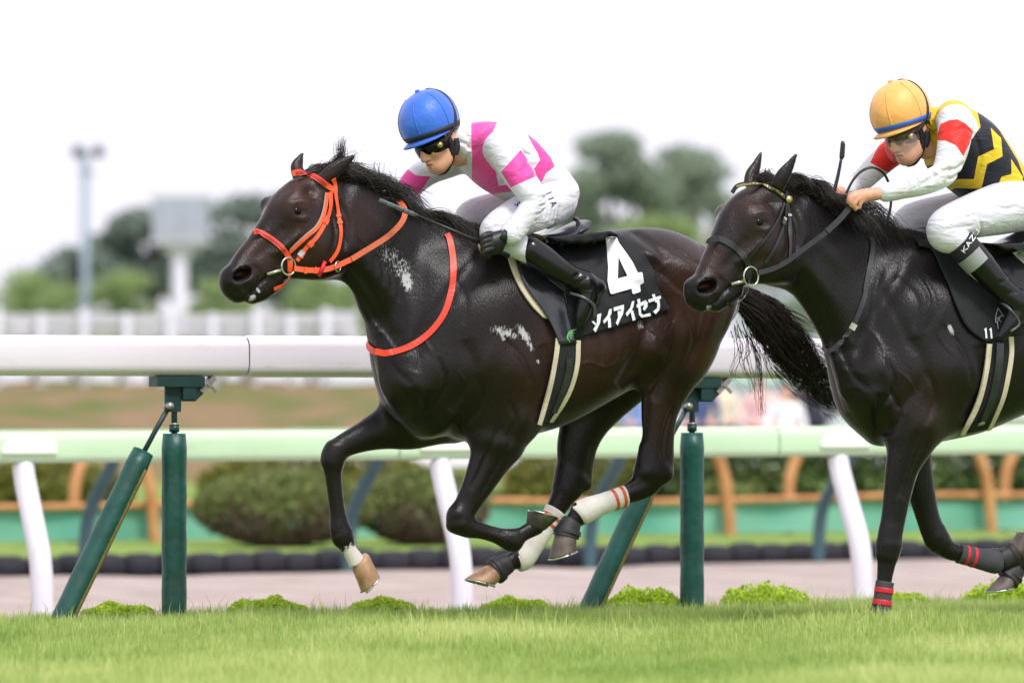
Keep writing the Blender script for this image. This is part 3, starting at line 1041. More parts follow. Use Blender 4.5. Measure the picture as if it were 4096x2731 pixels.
M_TRUNK = mat('tree_bark', rgb(84, 72, 62), rough=.9, var=.25)
M_TREE = leaf_material('hazed_tree_leaf', rgb(124, 142, 124), rgb(182, 194, 172), rgb(154, 168, 148), .5)  # distance haze painted into these three leaf colours, paler than real foliage
M_TREED = leaf_material('hazed_dark_tree_leaf', rgb(112, 128, 118), rgb(164, 176, 164), rgb(138, 152, 142), .5)
M_TREEL = leaf_material('hazed_light_tree_leaf', rgb(126, 152, 96), rgb(182, 198, 142), rgb(154, 174, 118), .5)
def tree(label, D, px, ytop, ybot, wid, m, seed, n=1500, name='broadleaf_tree', squash=.5):
    r = np.random.default_rng(seed)
    k = D / F
    x = wx(px, D)
    zt, zb = wz(ytop, D), wz(ybot, D)
    t = thing(name, label, 'tree', (x, D, -.5), 'trees beyond the course')
    W, Hh = wid * k, zt - zb
    lumps = []
    for i in range(26):
        a, b = r.uniform(-1, 1), r.uniform(0, 1)
        ext = math.sqrt(max(.12, 1 - (b * 1.5 - .55) ** 2))
        lumps.append(((x + a * W * .40 * ext, D + r.uniform(-.3, .3) * W, zb + Hh * (.08 + .80 * b)), (W * r.uniform(.13, .22), W * .2, Hh * r.uniform(.10, .17))))
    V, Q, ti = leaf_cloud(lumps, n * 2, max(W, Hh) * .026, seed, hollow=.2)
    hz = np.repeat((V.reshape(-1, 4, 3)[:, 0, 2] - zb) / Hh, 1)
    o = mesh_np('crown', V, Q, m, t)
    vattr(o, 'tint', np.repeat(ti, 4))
    mb = MB()
    tube(mb, [(x, D, -.6), (x + .02 * W, D, zb + .3 * Hh), (x, D, zb + .75 * Hh)], [W * .035, W * .028, W * .008], 8)
    for i in range(6):
        c = lumps[i][0]
        tube(mb, [(x, D, zb + .15 * Hh), ((x + c[0]) / 2, (D + c[1]) / 2, (zb + .15 * Hh + c[2]) / 2 + .03 * Hh), c], [W * .016, W * .011, W * .004], 6)
    mb.build('trunk', M_TRUNK, t)
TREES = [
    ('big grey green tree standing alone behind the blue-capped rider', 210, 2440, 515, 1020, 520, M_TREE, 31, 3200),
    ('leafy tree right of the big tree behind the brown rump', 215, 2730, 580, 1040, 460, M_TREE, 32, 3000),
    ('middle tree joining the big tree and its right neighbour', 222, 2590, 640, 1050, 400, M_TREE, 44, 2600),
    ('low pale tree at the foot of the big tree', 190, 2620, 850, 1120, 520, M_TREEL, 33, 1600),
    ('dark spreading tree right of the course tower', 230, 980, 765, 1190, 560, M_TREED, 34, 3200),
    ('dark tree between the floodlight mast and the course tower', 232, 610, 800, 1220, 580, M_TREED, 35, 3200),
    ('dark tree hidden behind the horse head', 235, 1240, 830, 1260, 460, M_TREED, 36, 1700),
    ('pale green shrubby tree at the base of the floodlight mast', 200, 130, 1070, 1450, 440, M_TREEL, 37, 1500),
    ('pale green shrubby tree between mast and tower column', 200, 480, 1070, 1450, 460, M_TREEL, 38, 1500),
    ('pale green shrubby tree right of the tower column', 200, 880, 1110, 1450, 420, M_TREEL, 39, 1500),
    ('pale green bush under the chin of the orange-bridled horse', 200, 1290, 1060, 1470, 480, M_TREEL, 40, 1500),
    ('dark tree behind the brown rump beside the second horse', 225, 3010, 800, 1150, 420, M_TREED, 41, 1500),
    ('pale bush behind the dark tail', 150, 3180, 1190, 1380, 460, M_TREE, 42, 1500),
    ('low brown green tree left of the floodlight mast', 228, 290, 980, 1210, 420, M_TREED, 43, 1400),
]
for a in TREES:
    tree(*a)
# far stand roof and low buildings
M_BLD = mat('far_pale_wall', rgb(206, 212, 218), rough=.7, var=.05)
M_BLDG = mat('far_grey_roof', rgb(150, 160, 170), rough=.7, var=.08)
def far_house(label, D, px0, px1, ytop, ybot, seed):
    t = thing('far_building', label, 'building', (wx((px0 + px1) / 2, D), D, -.5))
    k = D / F
    xc, hw = wx((px0 + px1) / 2, D), (px1 - px0) / 2 * k
    z1 = wz(ytop, D)
    mb = MB(); box(mb, (xc, D + 3, (z1 - .5) / 2), (hw, 0, 0), (0, 3, 0), (0, 0, (z1 + .5) / 2)); mb.build('wall', M_BLD, t, smooth=False)
    mb = MB(); box(mb, (xc, D + 3, z1 + .25), (hw * 1.04, 0, 0), (0, 3.3, 0), (0, 0, .25)); mb.build('roof', M_BLDG, t, smooth=False)
    nwin = max(3, int((px1 - px0) / 90))
    for i in range(nwin):
        mb = MB(); box(mb, (xc - hw + (i + .5) * 2 * hw / nwin, D - .02, z1 - .30 * (z1 + .5) / 2), (hw / nwin * .6, 0, 0), (0, .04, 0), (0, 0, .16 * (z1 + .5) / 2)); mb.build('window', M_BLDG, t, smooth=False)
far_house('pale low building behind the dark tail between the horses', 160, 2960, 3420, 1115, 1400, 1)
# spectators on the infield lawn
SKIN_F = mat('far_skin', rgb(206, 160, 140), rough=.6, var=.08)
HAIR_F = mat('far_hair', rgb(50, 40, 38), rough=.6, var=.1)
def spectator(label, px, D, topc, botc, hgt=1.25, sit=True, seed=0, skin_legs=False):
    x = wx(px, D)
    zb = wz(1745, D) if sit else wz(1800, D)
    zb = .30 if sit else -.05
    r = random.Random(seed)
    t = thing('person', label, 'person', (x, D, zb))
    s = hgt
    lo, hi = (-.4, -.45, -.02), (.4, .45, s + .12)
    class _L: pass
    ln = _L(); ln.depth = D
    sc = Sculpt(ln, lo, hi, .022)
    sh, hip = s * .66, s * .30 if sit else s * .50
    sc.tube3([(0, 0, hip), (0, .02, (hip + sh) / 2), (0, 0, sh - .03)], [.14, .135, .13], k=.05)
    sc.tube3([(-.15, 0, sh), (.15, 0, sh)], [.07, .07], k=.06)
    sc.tube3([(0, 0, sh), (0, 0, sh + .12)], [.055, .05], k=.03)
    sc.ell((0, -.01, s - .10), (.075, .09, .11), k=.03)
    for sd in (-1, 1):
        sc.tube3([(sd * .17, 0, sh), (sd * .24, -.05, sh - .26), (sd * .12, -.22, sh - .33)], [.055, .045, .035], k=.03)
        sc.ell((sd * .10, -.27, sh - .33), (.04, .05, .04), k=.03)
        if sit:
            sc.tube3([(sd * .08, 0, hip), (sd * .12, -.36, hip + .05), (sd * .12, -.34, .03)], [.085, .065, .045], k=.04)
        else:
            sc.tube3([(sd * .09, 0, hip), (sd * .10, -.02, hip * .5), (sd * .10, 0, .03)], [.085, .06, .045], k=.04)
    V, Q = sc.mesh()
    cz = V[Q].mean(1)
    mi = np.full(len(Q), 0)
    mi[cz[:, 2] < sh + .05] = 1
    mi[(cz[:, 2] < hip + .06)] = 2
    if skin_legs:
        mi[cz[:, 2] < hip * .62] = 0
    mi[(cz[:, 2] > s - .09) | ((cz[:, 2] > s - .17) & (cz[:, 1] > .02))] = 3
    mi[(np.abs(cz[:, 0]) > .05) & (cz[:, 1] < -.2) & (cz[:, 2] > sh - .42) & (cz[:, 2] > hip + .06)] = 0
    mt = [SKIN_F, topc, botc, HAIR_F]
    mesh_np('body', V + np.array([x, D, zb]), Q, mt, t, mi=mi)
SH = lambda n, c: mat(n, c, rough=.8, var=.08)
white_s, cream_s, navy_s, black_s, blue_s, pink_s = SH('shirt_white', rgb(226, 226, 226)), SH('shirt_cream', rgb(220, 214, 186)), SH('shirt_navy', rgb(66, 80, 120)), SH('shorts_black', rgb(44, 46, 58)), SH('shirt_blue', rgb(120, 146, 190)), SH('shirt_pink', rgb(222, 180, 176))
DS = 78.0
for i, (px, tc, bc, hg, st, lb, sl) in enumerate([
    (2560, blue_s, navy_s, 1.15, True, 'seated spectator in light blue shirt left of the upright padded post', False),
    (2700, white_s, navy_s, 1.1, True, 'seated spectator in white shirt behind the upright padded post', False),
    (2800, navy_s, black_s, 1.2, True, 'seated spectator in navy shirt right of the padded post pole', False),
    (2880, cream_s, navy_s, 1.22, True, 'seated spectator in cream shirt behind the mint rail', False),
    (3040, pink_s, black_s, 1.15, True, 'seated spectator in pink shirt below the dark tail', False),
    (3140, white_s, pink_s, 1.0, True, 'small seated spectator in white shirt below the dark tail', False),
    (3255, black_s, black_s, 1.75, False, 'standing spectator in black with bare legs behind the tail tip', True)]):
    spectator(lb, px, DS + 1.5 * math.sin(i * 2.3), tc, bc, hg, st, i, sl)
M_TARP = mat('pale_green_awning', rgb(150, 186, 160), rough=.7, var=.05)
t = thing('awning', 'long pale green awning above the far spectators', 'awning', (wx(3000, 92), 92, -.5))
mb = MB(); box(mb, (wx(3000, 92), 92, wz(1535, 92)), (3.4, 0, 0), (0, .8, .05), (0, 0, .07)); mb.build('canopy', M_TARP, t, smooth=False)
mb = MB(); box(mb, (wx(3000, 92), 91.2, wz(1550, 92)), (3.4, 0, 0), (0, .02, 0), (0, 0, .05)); mb.build('valance', M_BLDG, t, smooth=False)
for px in (2560, 2860, 3160, 3440):
    mb = MB(); tube(mb, [(wx(px, 92), 92, -.6), (wx(px, 92), 92, wz(1537, 92))], .05, 8); mb.build('post', M_FARW, t)
M_PAVE = mat('pale_paving', rgb(206, 204, 204), rough=.9, var=.05)
sp = sheet('infield_paving', np.array([-12., -6, 0, 6]), np.array([0., -4, -14]), lambda x, y, U, W: np.where(W > -1, .25, .62) + 0 * x, M_PAVE, YLane(3000, 72, 0.0))
# ------------------------------------------------------------------ the bay racehorse in front
L1 = Lane(1950, 25.4)
H1 = Sculpt(L1, (-1.32, -0.42, -0.02), (1.42, 0.46, 2.04), 0.0075)
def sculpt_horse1():
    s = H1
    # trunk: top and bottom outline read from the photo, widths of a fit thoroughbred
    tr = [(1600, 1130, 1600, .155), (1680, 1030, 1700, .205), (1795, 965, 1750, .245), (1933, 935, 1768, .27), (2133, 955, 1728, .292),
          (2330, 955, 1622, .296), (2500, 902, 1505, .278), (2610, 905, 1415, .275), (2700, 945, 1400, .272), (2775, 1000, 1400, .255), (2830, 1060, 1390, .225)]
    s.loft([(x, (a + b) / 2, 0, (b - a) / 2, w) for x, a, b, w in tr], k=.04, n=2.15, egg=-.10, cap=(.06, .07), sub=24)
    s.loft([(2720, 1150, 0, 150, .20), (2820, 1200, 0, 130, .17), (2880, 1250, 0, 95, .12)], k=.08, cap=(.05, .05))
    # breast
    s.loft([(1560, 1330, 0, 52, .08), (1580, 1450, 0, 68, .13), (1625, 1575, 0, 84, .16), (1715, 1675, 0, 78, .15)], k=.07)
    # neck
    s.loft([(1890, 1330, 0, 375, .215), (1762, 1248, 0, 350, .165), (1672, 1175, 0, 282, .132), (1602, 1110, 0, 229, .112), (1530, 1035, 0, 187, .097), (1446, 962, .01, 166, .087), (1350, 895, .02, 166, .080)],
           k=.08, egg=.28, cap=(.1, .05), sub=16)
    s.loft([(1290, 775, .02, 62, .05), (1390, 790, .01, 72, .05), (1490, 842, 0, 74, .05), (1600, 895, 0, 78, .05), (1710, 935, 0, 80, .055), (1830, 965, 0, 70, .06)], k=.06)
    # head
    hd = [(1306, 872, .02, 180, .078), (1245, 902, .03, 190, .086), (1185, 936, .035, 180, .088), (1122, 982, .045, 138, .078), (1062, 1030, .055, 108, .064), (1012, 1076, .065, 95, .056), (974, 1118, .07, 84, .053), (950, 1148, .07, 68, .046)]
    s.loft(hd, k=.05, n=2.3, egg=.02, cap=(.09, .045))
    # jowl, muzzle, lips, chin
    c = L1.P(1255, 985, .09); s.ell(c, (.105, .045, .115), k=.06)
    c = L1.P(1255, 985, -.03); s.ell(c, (.105, .045, .115), k=.06)
    s.loft([(918, 1100, .07, 36, .042), (924, 1150, .07, 40, .046), (950, 1180, .07, 32, .04)], k=.03)
    s.loft([(1100, 1128, .065, 34, .035), (1050, 1165, .07, 36, .036), (1008, 1186, .07, 30, .034)], k=.03)
    for sd in (1, -1):
        s.loft([(1165, 835, .035 + sd * .075, 40, .026), (1195, 835, .035 + sd * .075, 40, .026)], k=.05)
    s.loft([(1066, 815, -.038, 26, .022), (1072, 850, -.038, 26, .022)], k=.05)      # far brow
    # ears, laid back
    s.loft([(1290, 722, .075, 26, .024), (1330, 688, .088, 31, .020), (1372, 655, .095, 23, .014), (1412, 628, .10, 9, .007)], k=.02, cap=(.02, .01))
    s.loft([(1318, 690, .116, 6, .012), (1350, 668, .12, 11, .012), (1385, 644, .118, 6, .01)], k=.006, op='s')
    s.loft([(1195, 705, -.02, 27, .022), (1188, 668, -.03, 27, .018), (1198, 640, -.035, 18, .012), (1208, 618, -.04, 8, .006)], k=.02, cap=(.02, .01))
    # limbs, near fore
    s.loft([(2030, 1500, .13, 150, .075), (2020, 1640, .15, 130, .085), (1995, 1760, .155, 112, .078), (1955, 1850, .15, 84, .060), (1908, 1945, .145, 64, .048), (1867, 2020, .14, 53, .042), (1838, 2066, .14, 53, .042), (1832, 2105, .14, 50, .040)],
           k=.07, cap=(.1, .03))
    s.loft([(1835, 2080, .14, 52, .041), (1868, 2106, .14, 44, .036), (1925, 2122, .14, 33, .027), (1985, 2140, .14, 33, .027), (2040, 2160, .14, 44, .032), (2062, 2168, .14, 38, .03)], k=.02, cap=(.03, .03))
    s.loft([(2050, 2160, .14, 40, .031), (2090, 2135, .14, 31, .026), (2135, 2110, .14, 34, .028), (2150, 2100, .14, 36, .03)], k=.02, cap=(.03, .01))
    s.loft([(2060, 1640, .15, 70, .06), (2092, 1710, .15, 50, .045)], k=.05)
    # far fore
    s.loft([(1760, 1640, -.11, 135, .08), (1650, 1690, -.12, 108, .075), (1545, 1712, -.13, 86, .062), (1450, 1748, -.13, 60, .048), (1375, 1782, -.13, 48, .040), (1340, 1812, -.13, 48, .040), (1328, 1850, -.13, 44, .037)], k=.05, cap=(.08, .03))
    s.loft([(1345, 1795, -.13, 44, .038), (1330, 1840, -.13, 45, .038), (1333, 1905, -.13, 35, .029), (1342, 1985, -.13, 32, .026), (1352, 2060, -.13, 34, .027), (1362, 2120, -.13, 45, .033), (1372, 2155, -.13, 40, .03)], k=.02, cap=(.03, .03))
    s.loft([(1368, 2140, -.13, 40, .031), (1395, 2195, -.13, 31, .026), (1420, 2235, -.13, 34, .028), (1428, 2250, -.13, 37, .03)], k=.02, cap=(.02, .01))
    # near hind
    s.loft([(2690, 1150, .12, 190, .12), (2700, 1300, .14, 205, .13), (2680, 1440, .15, 172, .11), (2652, 1540, .15, 108, .08), (2634, 1620, .15, 80, .060), (2624, 1700, .15, 68, .050), (2618, 1775, .15, 66, .045), (2612, 1840, .15, 70, .045), (2606, 1890, .15, 68, .044)], k=.05, cap=(.1, .04))
    s.loft([(2712, 1540, .15, 60, .05), (2680, 1650, .15, 34, .028), (2672, 1750, .15, 25, .021), (2668, 1830, .15, 29, .024), (2656, 1895, .15, 40, .03)], k=.022)
    s.loft([(2625, 1865, .15, 62, .043), (2592, 1925, .15, 58, .041), (2545, 1958, .15, 48, .036), (2480, 1985, .15, 36, .030), (2410, 2012, .15, 36, .029), (2345, 2035, .15, 46, .034), (2318, 2050, .15, 44, .033)], k=.03, cap=(.03, .03))
    s.loft([(2322, 2050, .15, 42, .032), (2292, 2085, .15, 36, .029), (2272, 2115, .15, 38, .032), (2266, 2125, .15, 40, .034)], k=.02, cap=(.02, .01))
    # far hind
    s.loft([(2560, 1390, -.12, 190, .10), (2480, 1490, -.13, 155, .085), (2400, 1590, -.14, 128, .068), (2340, 1685, -.14, 104, .058), (2306, 1770, -.14, 84, .052), (2294, 1850, -.14, 72, .046), (2284, 1910, -.14, 68, .043), (2272, 1950, -.14, 60, .04)], k=.05, cap=(.1, .04))
    s.loft([(2405, 1640, -.14, 46, .04), (2368, 1760, -.14, 28, .023), (2348, 1860, -.14, 26, .022), (2338, 1935, -.14, 34, .026)], k=.02)
    s.loft([(2290, 1905, -.14, 64, .042), (2252, 1985, -.14, 52, .038), (2215, 2050, -.14, 40, .031), (2175, 2120, -.14, 35, .029), (2125, 2190, -.14, 38, .03), (2088, 2235, -.14, 45, .034)], k=.025, cap=(.03, .03))
    s.loft([(2085, 2228, -.14, 42, .033), (2045, 2245, -.14, 36, .029), (2010, 2262, -.14, 40, .032)], k=.02, cap=(.02, .01))
    # ---- muscles
    B = lambda *a, **k: s.bump(*a[:5], a[5] * 1.45, **k)
    G = lambda p, r, d, **k: s.groove(p, r * 1.05, d * 1.15, **k)
    B(1930, 1230, 130, 200, -65, .020)          # shoulder blade
    B(2010, 1480, 120, 160, 70, .022)           # triceps
    B(1700, 1480, 110, 180, 75, .018)           # point of shoulder
    B(1590, 1560, 60, 90, 70, .016, w=.1)
    G([(1960, 1000), (1800, 1180), (1690, 1350), (1640, 1480)], 28, .013)
    G([(1840, 1360), (1870, 1500), (1800, 1640)], 26, .009)
    G([(1720, 1560), (1735, 1640), (1790, 1720)], 20, .012)
    G([(2130, 1380), (2175, 1520), (2140, 1660)], 34, .012)
    B(2075, 1690, 50, 60, 0, .012)
    B(1990, 1780, 34, 110, 75, .007, w=.2)
    G([(1985, 1700), (1935, 1850), (1890, 1960)], 11, .007, w=.2)
    G([(2040, 1730), (1985, 1860), (1920, 1990)], 10, .006, w=.2)
    # neck: jugular groove, crest muscle, folds behind the jaw
    G([(1395, 1060), (1470, 1170), (1545, 1300), (1600, 1420)], 22, .013, w=.1)
    B(1560, 930, 170, 50, -38, .010, w=.1)
    B(1500, 1090, 120, 50, -50, .010, w=.1)
    G([(1360, 800), (1385, 900), (1365, 1000)], 16, .012, w=.1)
    for i in range(5):
        G([(1440 + 34 * i, 960 + 26 * i), (1470 + 32 * i, 1010 + 30 * i), (1478 + 30 * i, 1075 + 34 * i)], 9, .004, w=.12)
    # barrel and flank
    for i in range(5):
        x = 2190 + 62 * i
        G([(x, 1230), (x + 26, 1400), (x - 4, 1570 - 14 * i)], 15, .0028, w=.3)
    B(2430, 1420, 130, 100, 20, .010, w=.3)
    G([(2560, 1120), (2590, 1280), (2560, 1420), (2500, 1540)], 36, .022, w=.3)
    for i in range(6):
        G([(2590 + 20 * i, 1110 + 14 * i), (2625 + 16 * i, 1200 + 12 * i), (2600 + 14 * i, 1290 + 10 * i)], 7, .004, w=.3)
    # quarters
    B(2600, 1010, 60, 40, -20, .022, w=.25)     # point of hip
    G([(2580, 920), (2600, 975), (2650, 1040)], 22, .012, w=.2, wmin=.05)
    B(2740, 1060, 120, 70, -30, .014, w=.25)
    B(2740, 1330, 90, 150, -80, .016, w=.25)
    G([(2840, 1120), (2800, 1300), (2740, 1480)], 24, .010, w=.25)
    G([(2660, 1180), (2690, 1330), (2660, 1480), (2630, 1600)], 26, .010, w=.25)
    B(2590, 1400, 60, 80, 60, .018, w=.25)      # stifle
    G([(2600, 1560), (2600, 1680), (2590, 1780)], 12, .007, w=.2)
    G([(2690, 1620), (2658, 1740), (2650, 1840)], 11, .010, w=.2)
    # hock and knee bones, tendons
    B(2585, 1885, 30, 26, 20, .006, w=.2)
    G([(2570, 1930), (2480, 1968), (2400, 1998)], 7, .005, w=.18)
    G([(1880, 2085), (1960, 2115), (2030, 2138)], 7, .005, w=.17)
    B(1832, 2050, 24, 22, 0, .006, w=.18)
    B(1850, 2100, 20, 18, 0, .005, w=.18)
    for pts, r, d in (([(1590, 1330), (1610, 1450), (1660, 1540)], 9, .006), ([(1650, 1560), (1700, 1600), (1720, 1680)], 10, .007), ([(1760, 1430), (1790, 1540), (1750, 1640)], 9, .006), ([(1900, 1500), (1935, 1600), (1900, 1700)], 10, .006),
                      ([(1960, 1330), (2060, 1420), (2110, 1540)], 12, .006), ([(2030, 1600), (2060, 1680), (2030, 1760)], 9, .006), ([(1830, 1080), (1870, 1180), (1850, 1300)], 12, .005), ([(2720, 1240), (2760, 1360), (2740, 1460)], 10, .006),
                      ([(2640, 1080), (2700, 1150), (2780, 1200)], 12, .006), ([(2700, 980), (2760, 1040), (2850, 1080)], 12, .005), ([(2500, 1240), (2520, 1340), (2480, 1440)], 12, .005), ([(2680, 1440), (2650, 1530), (2640, 1610)], 9, .006)):
        G(pts, r, d, w=.25)
    rr_ = np.random.default_rng(3)
    for i in range(16):                          # skin creases in the flank and behind the elbow
        x, y = 2600 + rr_.uniform(-40, 60), 1130 + 16 * i
        G([(x, y), (x + 26, y + 24), (x + 30, y + 62)], 4.5, .0022, w=.3)
    # veins
    for pts in ([(1830, 1480), (1870, 1560), (1850, 1660), (1900, 1740)], [(2250, 1500), (2330, 1450), (2420, 1470), (2500, 1400)], [(2690, 1380), (2660, 1500), (2610, 1580)], [(1960, 1800), (1930, 1880), (1885, 1990)], [(1760, 1240), (1720, 1330), (1740, 1420)]):
        G(pts, 4.5, -.004, w=.25)
    # head: cheek, facial crest, brow, eye socket, nostril, mouth
    hw = .1
    B(1265, 970, 60, 85, 15, .010, w=hw)
    G([(1320, 830), (1330, 930), (1300, 1040)], 14, .008, w=hw)
    G([(1190, 925), (1130, 985), (1075, 1025)], 11, -.008, w=hw)
    G([(1210, 985), (1150, 1030), (1100, 1070)], 20, .006, w=hw)
    G([(1150, 828), (1170, 808), (1205, 804), (1235, 824)], 8, -.0035, w=hw)       # brow
    B(1190, 848, 26, 16, -10, -.004, w=hw)
    G([(1160, 868), (1190, 878), (1220, 866)], 7, -.0025, w=hw)
    B(1245, 770, 26, 20, 40, -.008, w=hw)                                           # hollow above the eye
    B(1190, 740, 50, 30, 60, .006, w=hw)
    G([(1120, 905), (1060, 985), (1000, 1040)], 16, .005, w=.08)
    s.bump(955, 1100, 50, 38, -25, .013, w=.1, wmin=.075, soft=.02)                 # nostril rim
    c = L1.P(966, 1098, .112); a = math.radians(25)
    R = np.array([[math.cos(a), 0, math.sin(a)], [0, 1, 0], [-math.sin(a), 0, math.cos(a)]])
    s.ell(c, (.043, .055, .026), R=R, k=.012, op='s')
    G([(1072, 1100), (1030, 1140), (985, 1190)], 6, .011, w=.1)
    G([(1005, 1058), (1030, 1090), (1030, 1130)], 10, .005, w=.1)
    G([(905, 1140), (930, 1165), (960, 1172)], 9, .004, w=.1)
sculpt_horse1()
H1.heightmap()

def pgauss(lane, V, blobs):
    """strength of soft spots given as (px, py, rx px, ry px, angle, strength) on lane-local vertices"""
    out = np.zeros(len(V))
    W = lane.world(V)
    d = CP * W[:, 1] + SP * (W[:, 2] - CAM_H)
    X, Yp = CX + F * W[:, 0] / d, CY - F * (-SP * W[:, 1] + CP * (W[:, 2] - CAM_H)) / d
    for px, py, rx, ry, ang, st in blobs:
        x, y = X - px, -(Yp - py)
        a = math.radians(ang)
        e = ((x * math.cos(a) + y * math.sin(a)) / rx) ** 2 + ((-x * math.sin(a) + y * math.cos(a)) / ry) ** 2
        out = np.maximum(out, st * np.exp(-e))
    return out

def coat_material(name, dark, brown, rough=0.31, grey=0.27):
    """short glossy horse coat: dark hair with brown areas, dried sweat foam, white socks"""
    m = bpy.data.materials.new(name)
    m.use_nodes = True
    nt = m.node_tree
    N, Lk = nt.nodes, nt.links
    b = N['Principled BSDF']
    tc = N.new('ShaderNodeTexCoord')
    def attr(n):
        a = N.new('ShaderNodeAttribute'); a.attribute_name = n
        return a.outputs['Fac']
    def noise(scale, detail=4, sx=(1, 1, 1), rough=.55):
        mp = N.new('ShaderNodeMapping'); mp.inputs['Scale'].default_value = sx
        Lk.new(tc.outputs['Object'], mp.inputs['Vector'])
        n = N.new('ShaderNodeTexNoise'); n.inputs['Scale'].default_value = scale; n.inputs['Detail'].default_value = detail; n.inputs['Roughness'].default_value = rough
        Lk.new(mp.outputs['Vector'], n.inputs['Vector'])
        return n.outputs['Fac']
    def math_(op, a, c, clamp=False):
        n = N.new('ShaderNodeMath'); n.operation = op; n.use_clamp = clamp
        for i, v in enumerate((a, c)):
            if isinstance(v, (int, float)):
                n.inputs[i].default_value = v
            else:
                Lk.new(v, n.inputs[i])
        return n.outputs[0]
    def mix(f, a, c):
        n = N.new('ShaderNodeMix'); n.data_type = 'RGBA'
        for k, v in (('Factor', f), ('A', a), ('B', c)):
            if isinstance(v, (tuple, list)):
                n.inputs[k].default_value = (*v[:3], 1)
            elif isinstance(v, float):
                n.inputs[k].default_value = v
            else:
                Lk.new(v, n.inputs[k])
        return n.outputs['Result']
    big = noise(5.0, 3)
    hair = noise(55.0, 5, (1, 1, 2.6))
    fbr = math_('MULTIPLY', attr('brown'), math_('ADD', math_('MULTIPLY', big, .9), .5), True)
    col = mix(fbr, dark, brown)
    col = mix(math_('MULTIPLY', hair, .35, True), col, tuple(v * .45 for v in dark))
    fo = noise(105.0, 8, (1, 1, .5), .72)
    foam = math_('GREATER_THAN', math_('ADD', fo, math_('SUBTRACT', math_('MULTIPLY', attr('foam'), .62), .86)), 0.0)
    foam_soft = math_('MULTIPLY', math_('ADD', fo, math_('SUBTRACT', math_('MULTIPLY', attr('foam'), .62), .83)), 9.0, True)
    col = mix(math_('MULTIPLY', foam_soft, .8), col, (.55, .55, .57))
    sock = math_('MULTIPLY', math_('SUBTRACT', math_('ADD', attr('sock'), math_('MULTIPLY', fo, .9)), .92), 9.0, True)
    col = mix(sock, col, (.62, .57, .53))
    pk = attr('pink')
    col = mix(pk, col, (.10, .022, .018))
    Lk.new(col, b.inputs['Base Color'])
    rr = math_('ADD', math_('MULTIPLY', big, .16), rough - .08)
    rr = math_('ADD', rr, math_('MULTIPLY', foam_soft, .3), True)
    Lk.new(rr, b.inputs['Roughness'])
    b.inputs['Specular IOR Level'].default_value = grey
    b.inputs['Sheen Weight'].default_value = .6
    b.inputs['Sheen Roughness'].default_value = .2
    b.inputs['Sheen Tint'].default_value = (.8, .8, .9, 1)
    bp = N.new('ShaderNodeBump'); bp.inputs['Strength'].default_value = .5; bp.inputs['Distance'].default_value = .006
    fine = noise(150.0, 5, (1, 1, .45))
    mid = noise(14.0, 3)
    hgt = math_('ADD', math_('MULTIPLY', fine, .8), math_('MULTIPLY', mid, .4))
    Lk.new(math_('ADD', hgt, math_('MULTIPLY', foam_soft, .4)), bp.inputs['Height'])
    Lk.new(bp.outputs['Normal'], b.inputs['Normal'])
    return m

def build_body(s, name, m, parent, brown, foam, sock, pink):
    V, Q = s.mesh()
    o = mesh_np(name, s.lane.world(V), Q, m, parent)
    vattr(o, 'brown', np.clip(pgauss(s.lane, V, brown), 0, 1))
    vattr(o, 'foam', pgauss(s.lane, V, foam) * (V[:, 1] > .02))
    so = pgauss(s.lane, V, sock) * (V[:, 1] < 0)
    vattr(o, 'sock', so)
    vattr(o, 'pink', pgauss(s.lane, V, pink))
    return o

horse1 = thing('racehorse', 'dark brown racehorse in orange bridle galloping with all four hooves off the turf', 'horse', L1.world(np.array([0, 0, .12])))
COAT1 = coat_material('bay_coat', (.0085, .0058, .0055), (.064, .025, .017))
body1 = build_body(H1, 'body', COAT1, horse1,
    brown=[(1180, 760, 130, 130, 0, .8), (1230, 960, 130, 140, 0, .5), (1020, 1000, 60, 110, 40, .6), (2800, 1180, 190, 260, 0, .75), (2830, 1430, 120, 90, 30, 1.0), (2400, 1420, 340, 220, 0, .55), (2560, 1250, 160, 160, 0, .6), (1420, 880, 90, 100, 0, .45), (2150, 1560, 120, 140, 0, .35), (2650, 1650, 70, 160, 0, .5)],
    foam=[(1560, 1020, 70, 100, 40, .58), (1612, 1085, 60, 80, 20, .62), (1625, 1120, 34, 70, 15, .86), (1590, 1060, 80, 40, 30, .6), (2020, 1330, 90, 34, -20, .72), (2095, 1335, 22, 60, 35, .88), (2010, 1345, 18, 30, 10, .8), (2120, 1380, 16, 40, 20, .74), (2152, 1445, 10, 14, 0, .85), (2560, 1300, 22, 34, 0, .66), (1100, 760, 25, 25, 0, .55), (1008, 1192, 24, 15, 40, .92), (1034, 1164, 9, 26, 40, .8)],
    sock=[(1432, 2235, 80, 66, -35, 1.0)],
    pink=[(968, 1098, 13, 9, -20, .9)])
